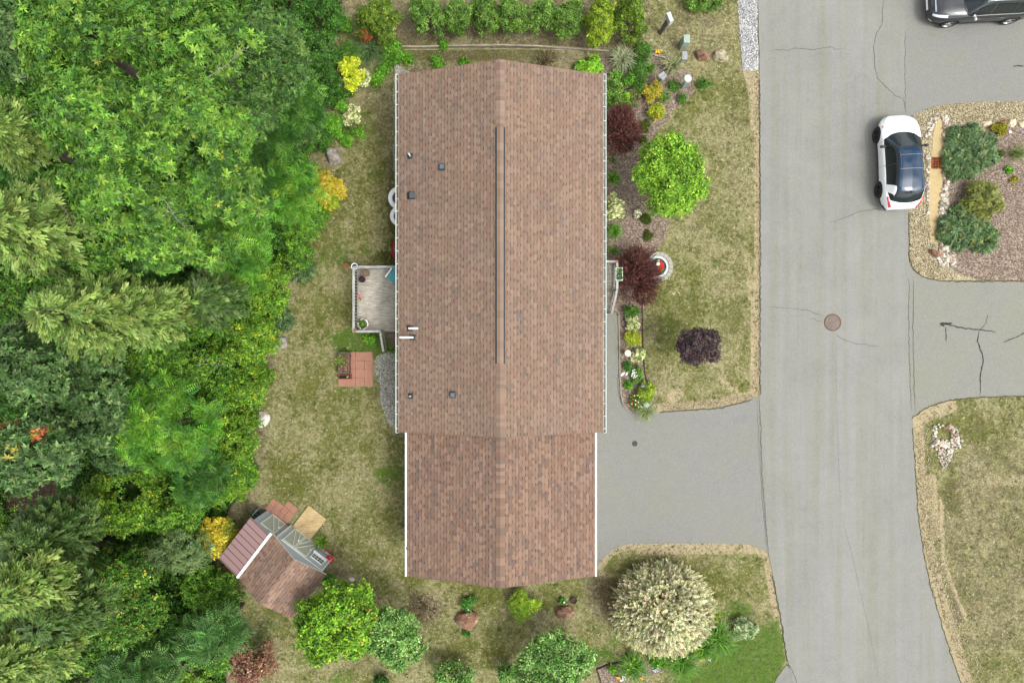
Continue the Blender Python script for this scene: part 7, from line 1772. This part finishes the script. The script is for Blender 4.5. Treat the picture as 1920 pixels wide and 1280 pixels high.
    for wx in S['wheels']:
        for sy in (-1, 1):
            R = S['R']; y = sy * (W / 2 - .115); M = Matrix.Translation((wx, y, R)) @ Matrix.Rotation(-sy * math.pi / 2, 4, 'X')
            m = MB(); m.lathe([(R * .62, -.11), (R * .93, -.11), (R, -.07), (R, .07), (R * .93, .112), (R * .66, .112), (R * .64, .09)], 40, M, cap=False); wheel = m.build('wheel', M_TYRE, root, smooth=True)
            m = MB(); m.lathe([(R * .65, .105), (R * .63, .07), (R * .60, -.02), (0, -.02)], 40, M, cap=False); m.build('rim_well', M_BLK, wheel)
            m = MB()
            for i in range(S.get('spokes', 5)):
                a = i * 2 * math.pi / S.get('spokes', 5); Q = M @ Matrix.Rotation(a, 4, 'Z'); m.box(.04, R * .63, -.035, .035, .04, .075, Q, bev=.01)
                Q2 = M @ Matrix.Rotation(a + .22, 4, 'Z'); m.box(R * .25, R * .63, -.016, .016, .045, .07, Q2)
            m.lathe([(R * .62, .07), (R * .66, .10), (R * .62, .105), (R * .59, .075)], 40, M, cap=False); m.lathe([(.07, .05), (.06, .09), (0, .09)], 20, M, cap=False)
            m.build('rim', S['rim'], wheel)
    m = MB()
    for wx in S['wheels']:
        m.box(wx - S['R'] * 1.1, wx + S['R'] * 1.1, -(W / 2 - .36), W / 2 - .36, .15, min(.78, S['R'] * 2.1))
    m.box(-hl + .4, hl - .4, -W / 2 + .25, W / 2 - .25, .14, .30); m.build('underbody', M_BLK, root)

def mirrors(root, x, z, w, mat, out=.16):
    for s in (-1, 1):
        m = MB(); m.box(-.05, .05, -.02, .10, -.02, .02, Matrix.Translation((x, s * w, z)) @ Matrix.Scale(s, 4, (0, 1, 0))); m.ball((x, s * (w + out), z + .03), .1, 2, (.7, 1.0, .75)); m.build('mirror', mat, root, smooth=True)

# the white crossover
P_WHITE = paint('white_paint', (.80, .81, .80)); P_NAVY = NB('panorama_roof', .06); P_NAVY.set(Specular_IOR_Level=.4); P_NAVY.col((.010, .028, .055)); P_NAVY = P_NAVY.m
wc = empty('parked_car', (17.53, 8.10, .028), math.radians(92.0), 'white crossover with a black glass roof parked at the road edge by the gravel', 'car')
def extra_white(patch, ring, gring, body):
    patch('roof', P_NAVY, gring, -1.50, .44, 0, 3.1, .010, nx=20)
    def tl(u): return 3.2
    patch('roof_line', M_UGREY, gring, -.52, -.505, 0, 2.6, .014, nx=1, parent=body); patch('roof_line', M_UGREY, gring, .10, .112, 0, 2.4, .014, nx=1, parent=body)
    patch('roof_line', M_UGREY, gring, -1.3, .30, 2.35, 2.41, .014, nx=16, nt=1, parent=body)
    patch('window_trim', M_BLK, gring, -1.5, .95, 3.1, 3.75, .008, nx=22, nt=2)
    patch('pillar', P_WHITE, gring, -1.72, -1.28, 3.3, 6.0, .014, nx=8, taper=lambda u, v: .20 * v)
    patch('pillar', M_BLK, gring, -.28, -.20, 3.6, 6.0, .010, nx=2)
    patch('pillar', M_BLK, gring, .62, .72, 3.2, 6.0, .010, nx=3, taper=lambda u, v: .20 * v)
    patch('headlight', M_LENS, ring, 1.62, 2.06, 3.0, lambda u: 3.4 + .5 * u, .008); patch('turn_signal', M_AMBER, ring, 1.46, 1.60, lambda u: 3.9, lambda u: 4.0 + .5 * u, .010)
    patch('headlight_surround', M_BLK, ring, 1.58, 2.09, lambda u: 3.5 + .3 * u, lambda u: 3.62 + .35 * u, .012)
    patch('tail_light', M_TAIL, ring, -2.06, -1.62, lambda u: 3.1 + .4 * u, lambda u: 4.3 - .0 * u, .016)
    
    patch('lower_trim', M_BLK, ring, -1.95, 1.95, 7.1, 8.9, .010, nx=30)
    patch('rear_bumper', M_BLK, ring, -2.11, -1.9, 6.6, 8.9, .012)
    patch('hood_seam', M_UGREY, ring, 1.20, 2.02, lambda u: 3.02 - .5 * u * u, lambda u: 3.04 - .5 * u * u, .002, nt=1)
    patch('cowl', M_BLK, ring, 1.16, 1.27, 0, 3.2, .010, nt=12, taper=lambda u, v: -.30 * v * v)
    patch('door_seam', M_UGREY, ring, -.205, -.195, 4.2, 7.4, .003, nx=1); patch('door_seam', M_UGREY, ring, .90, .91, 4.2, 7.4, .003, nx=1)
    for x in (.12, -.85): patch('door_handle', P_WHITE, ring, x, x + .2, 5.0, 5.35, .03, nx=3, nt=2)
    mirrors(wc, .62, .98, .84, M_BLK)
    m = MB()
    for s in (-1, 1): m.bar((.55, s * .3, .98), (.95, s * .55, .93), .02, .012)
    m.build('wiper', M_BLK, wc)
    m = MB(); m.box(-1.62, -1.50, -.05, .05, 1.50, 1.54, bev=.01); m.build('antenna_fin', M_BLK, wc)
car(wc, dict(L=4.24, W=1.80, R=.35, wheels=(-1.18, 1.32), paint=P_WHITE, rim=M_BLK, spokes=5,
    w=[(-2.12, .56), (-2.05, .68), (-1.9, .78), (-1.6, .86), (-1.2, .90), (-.6, .87), (0, .865), (.8, .875), (1.3, .90), (1.7, .86), (1.95, .74), (2.07, .58), (2.12, .44)],
    top=[(-2.12, .66), (-2.04, .88), (-1.9, .98), (-1.5, 1.04), (0, 1.0), (.9, .98), (1.3, .94), (1.7, .87), (1.95, .78), (2.06, .70), (2.12, .58)],
    shoulder=[(-2.12, .62), (-1.9, .92), (-1.3, 1.0), (0, .92), (1.0, .90), (1.5, .84), (1.9, .72), (2.12, .54)],
    roof=[(-1.92, .98), (-1.72, 1.26), (-1.50, 1.46), (-.9, 1.545), (-.2, 1.56), (.30, 1.53), (.50, 1.45), (1.26, .97)], extra=extra_white))
# the dark grey suv, half out of the top of the picture
P_DGREY = paint('dark_grey_paint', (.022, .024, .026), .35, metal=.2, coat=.6); P_DROOF = paint('dark_roof', (.05, .06, .075), .22, metal=.5)
gc = empty('parked_car', (21.22, 15.42, .022), math.radians(183), 'dark grey sport utility vehicle with chrome trim at the top right', 'car')
def extra_grey(patch, ring, gring, body):
    patch('roof', P_DROOF, gring, -1.9, .42, 0, 3.1, .010, nx=20)
    patch('window_trim', P_DGREY, gring, -2.0, 1.05, 3.1, 3.7, .010, nx=24, nt=2)
    patch('chrome_strip', M_ALLOY, gring, -1.9, .95, 5.85, 6.0, .014, nx=24, nt=1)
    patch('pillar', P_DGREY, gring, -2.1, -1.95, 3.2, 6.0, .012, nx=4); patch('pillar', P_DGREY, gring, -1.12, -1.04, 3.6, 6.0, .010, nx=2); patch('pillar', P_DGREY, gring, -.12, -.02, 3.6, 6.0, .010, nx=2)
    patch('pillar', P_DGREY, gring, .66, .76, 3.2, 6.0, .012, nx=3, taper=lambda u, v: .22 * v)
    patch('headlight', M_LENS, ring, 1.75, 2.30, lambda u: 3.2, lambda u: 4.1, .012); patch('chrome_lamp_brow', M_ALLOY, ring, 1.72, 2.30, 4.12, 4.24, .014, nt=1)
    patch('lower_trim', M_BLK, ring, -2.1, 2.1, 7.3, 8.9, .010, nx=30); patch('chrome_side_strip', M_CHROME, ring, -.9, 1.0, 7.0, 7.1, .014, nt=1)
    patch('grille', M_BLK, ring, 2.26, 2.36, 1.0, 2.3, .012); patch('grille_surround', M_CHROME, ring, 2.20, 2.25, 0, 2.4, .016)
    m = MB(); m.box(2.36, 2.39, -.26, .26, .42, .54); m.build('license_plate', M_PLAST, gc)
    patch('fog_light_trim', M_CHROME, ring, 2.20, 2.32, 6.6, 7.0, .016, nt=2)
    patch('cowl', M_BLK, ring, 1.00, 1.12, 0, 3.4, .010, nt=12, taper=lambda u, v: -.18 * v * v)
    patch('hood_seam', M_BLK, ring, 1.12, 2.2, lambda u: 3.0 - .3 * u, lambda u: 3.04 - .3 * u, .004, nt=1); patch('hood_crease', P_DGREY, ring, 1.14, 2.15, lambda u: 1.1, lambda u: 1.2, .008, nt=1)
    for x in (.22, -.80): patch('door_handle', M_CHROME, ring, x, x + .2, 5.1, 5.4, .03, nx=3, nt=2)
    for x in (-.06, .98, -1.1): patch('door_seam', M_BLK, ring, x, x + .012, 4.2, 7.4, .003, nx=1)
    patch('roof_rail', M_ALLOY, gring, -1.7, .15, 2.75, 2.9, .05, nx=16, nt=1)
    mirrors(gc, .66, 1.08, .88, M_ALLOY, .17)
car(gc, dict(L=4.76, W=1.86, R=.36, wheels=(-1.40, 1.38), paint=P_DGREY, rim=M_ALLOY, spokes=5,
    w=[(-2.38, .66), (-2.3, .78), (-2.1, .86), (-1.6, .92), (0, .91), (1.2, .925), (1.8, .90), (2.15, .80), (2.30, .66), (2.38, .54)],
    top=[(-2.38, .8), (-2.3, 1.02), (-2.1, 1.1), (0, 1.10), (1.0, 1.10), (1.5, 1.06), (2.0, .98), (2.25, .88), (2.38, .70)],
    shoulder=[(-2.38, .74), (-2.1, 1.02), (0, 1.0), (1.0, .99), (1.8, .90), (2.2, .78), (2.38, .62)],
    roof=[(-2.28, 1.06), (-2.05, 1.45), (-1.8, 1.62), (-1.0, 1.69), (0, 1.69), (.35, 1.64), (.60, 1.52), (1.15, 1.09)], extra=extra_grey))
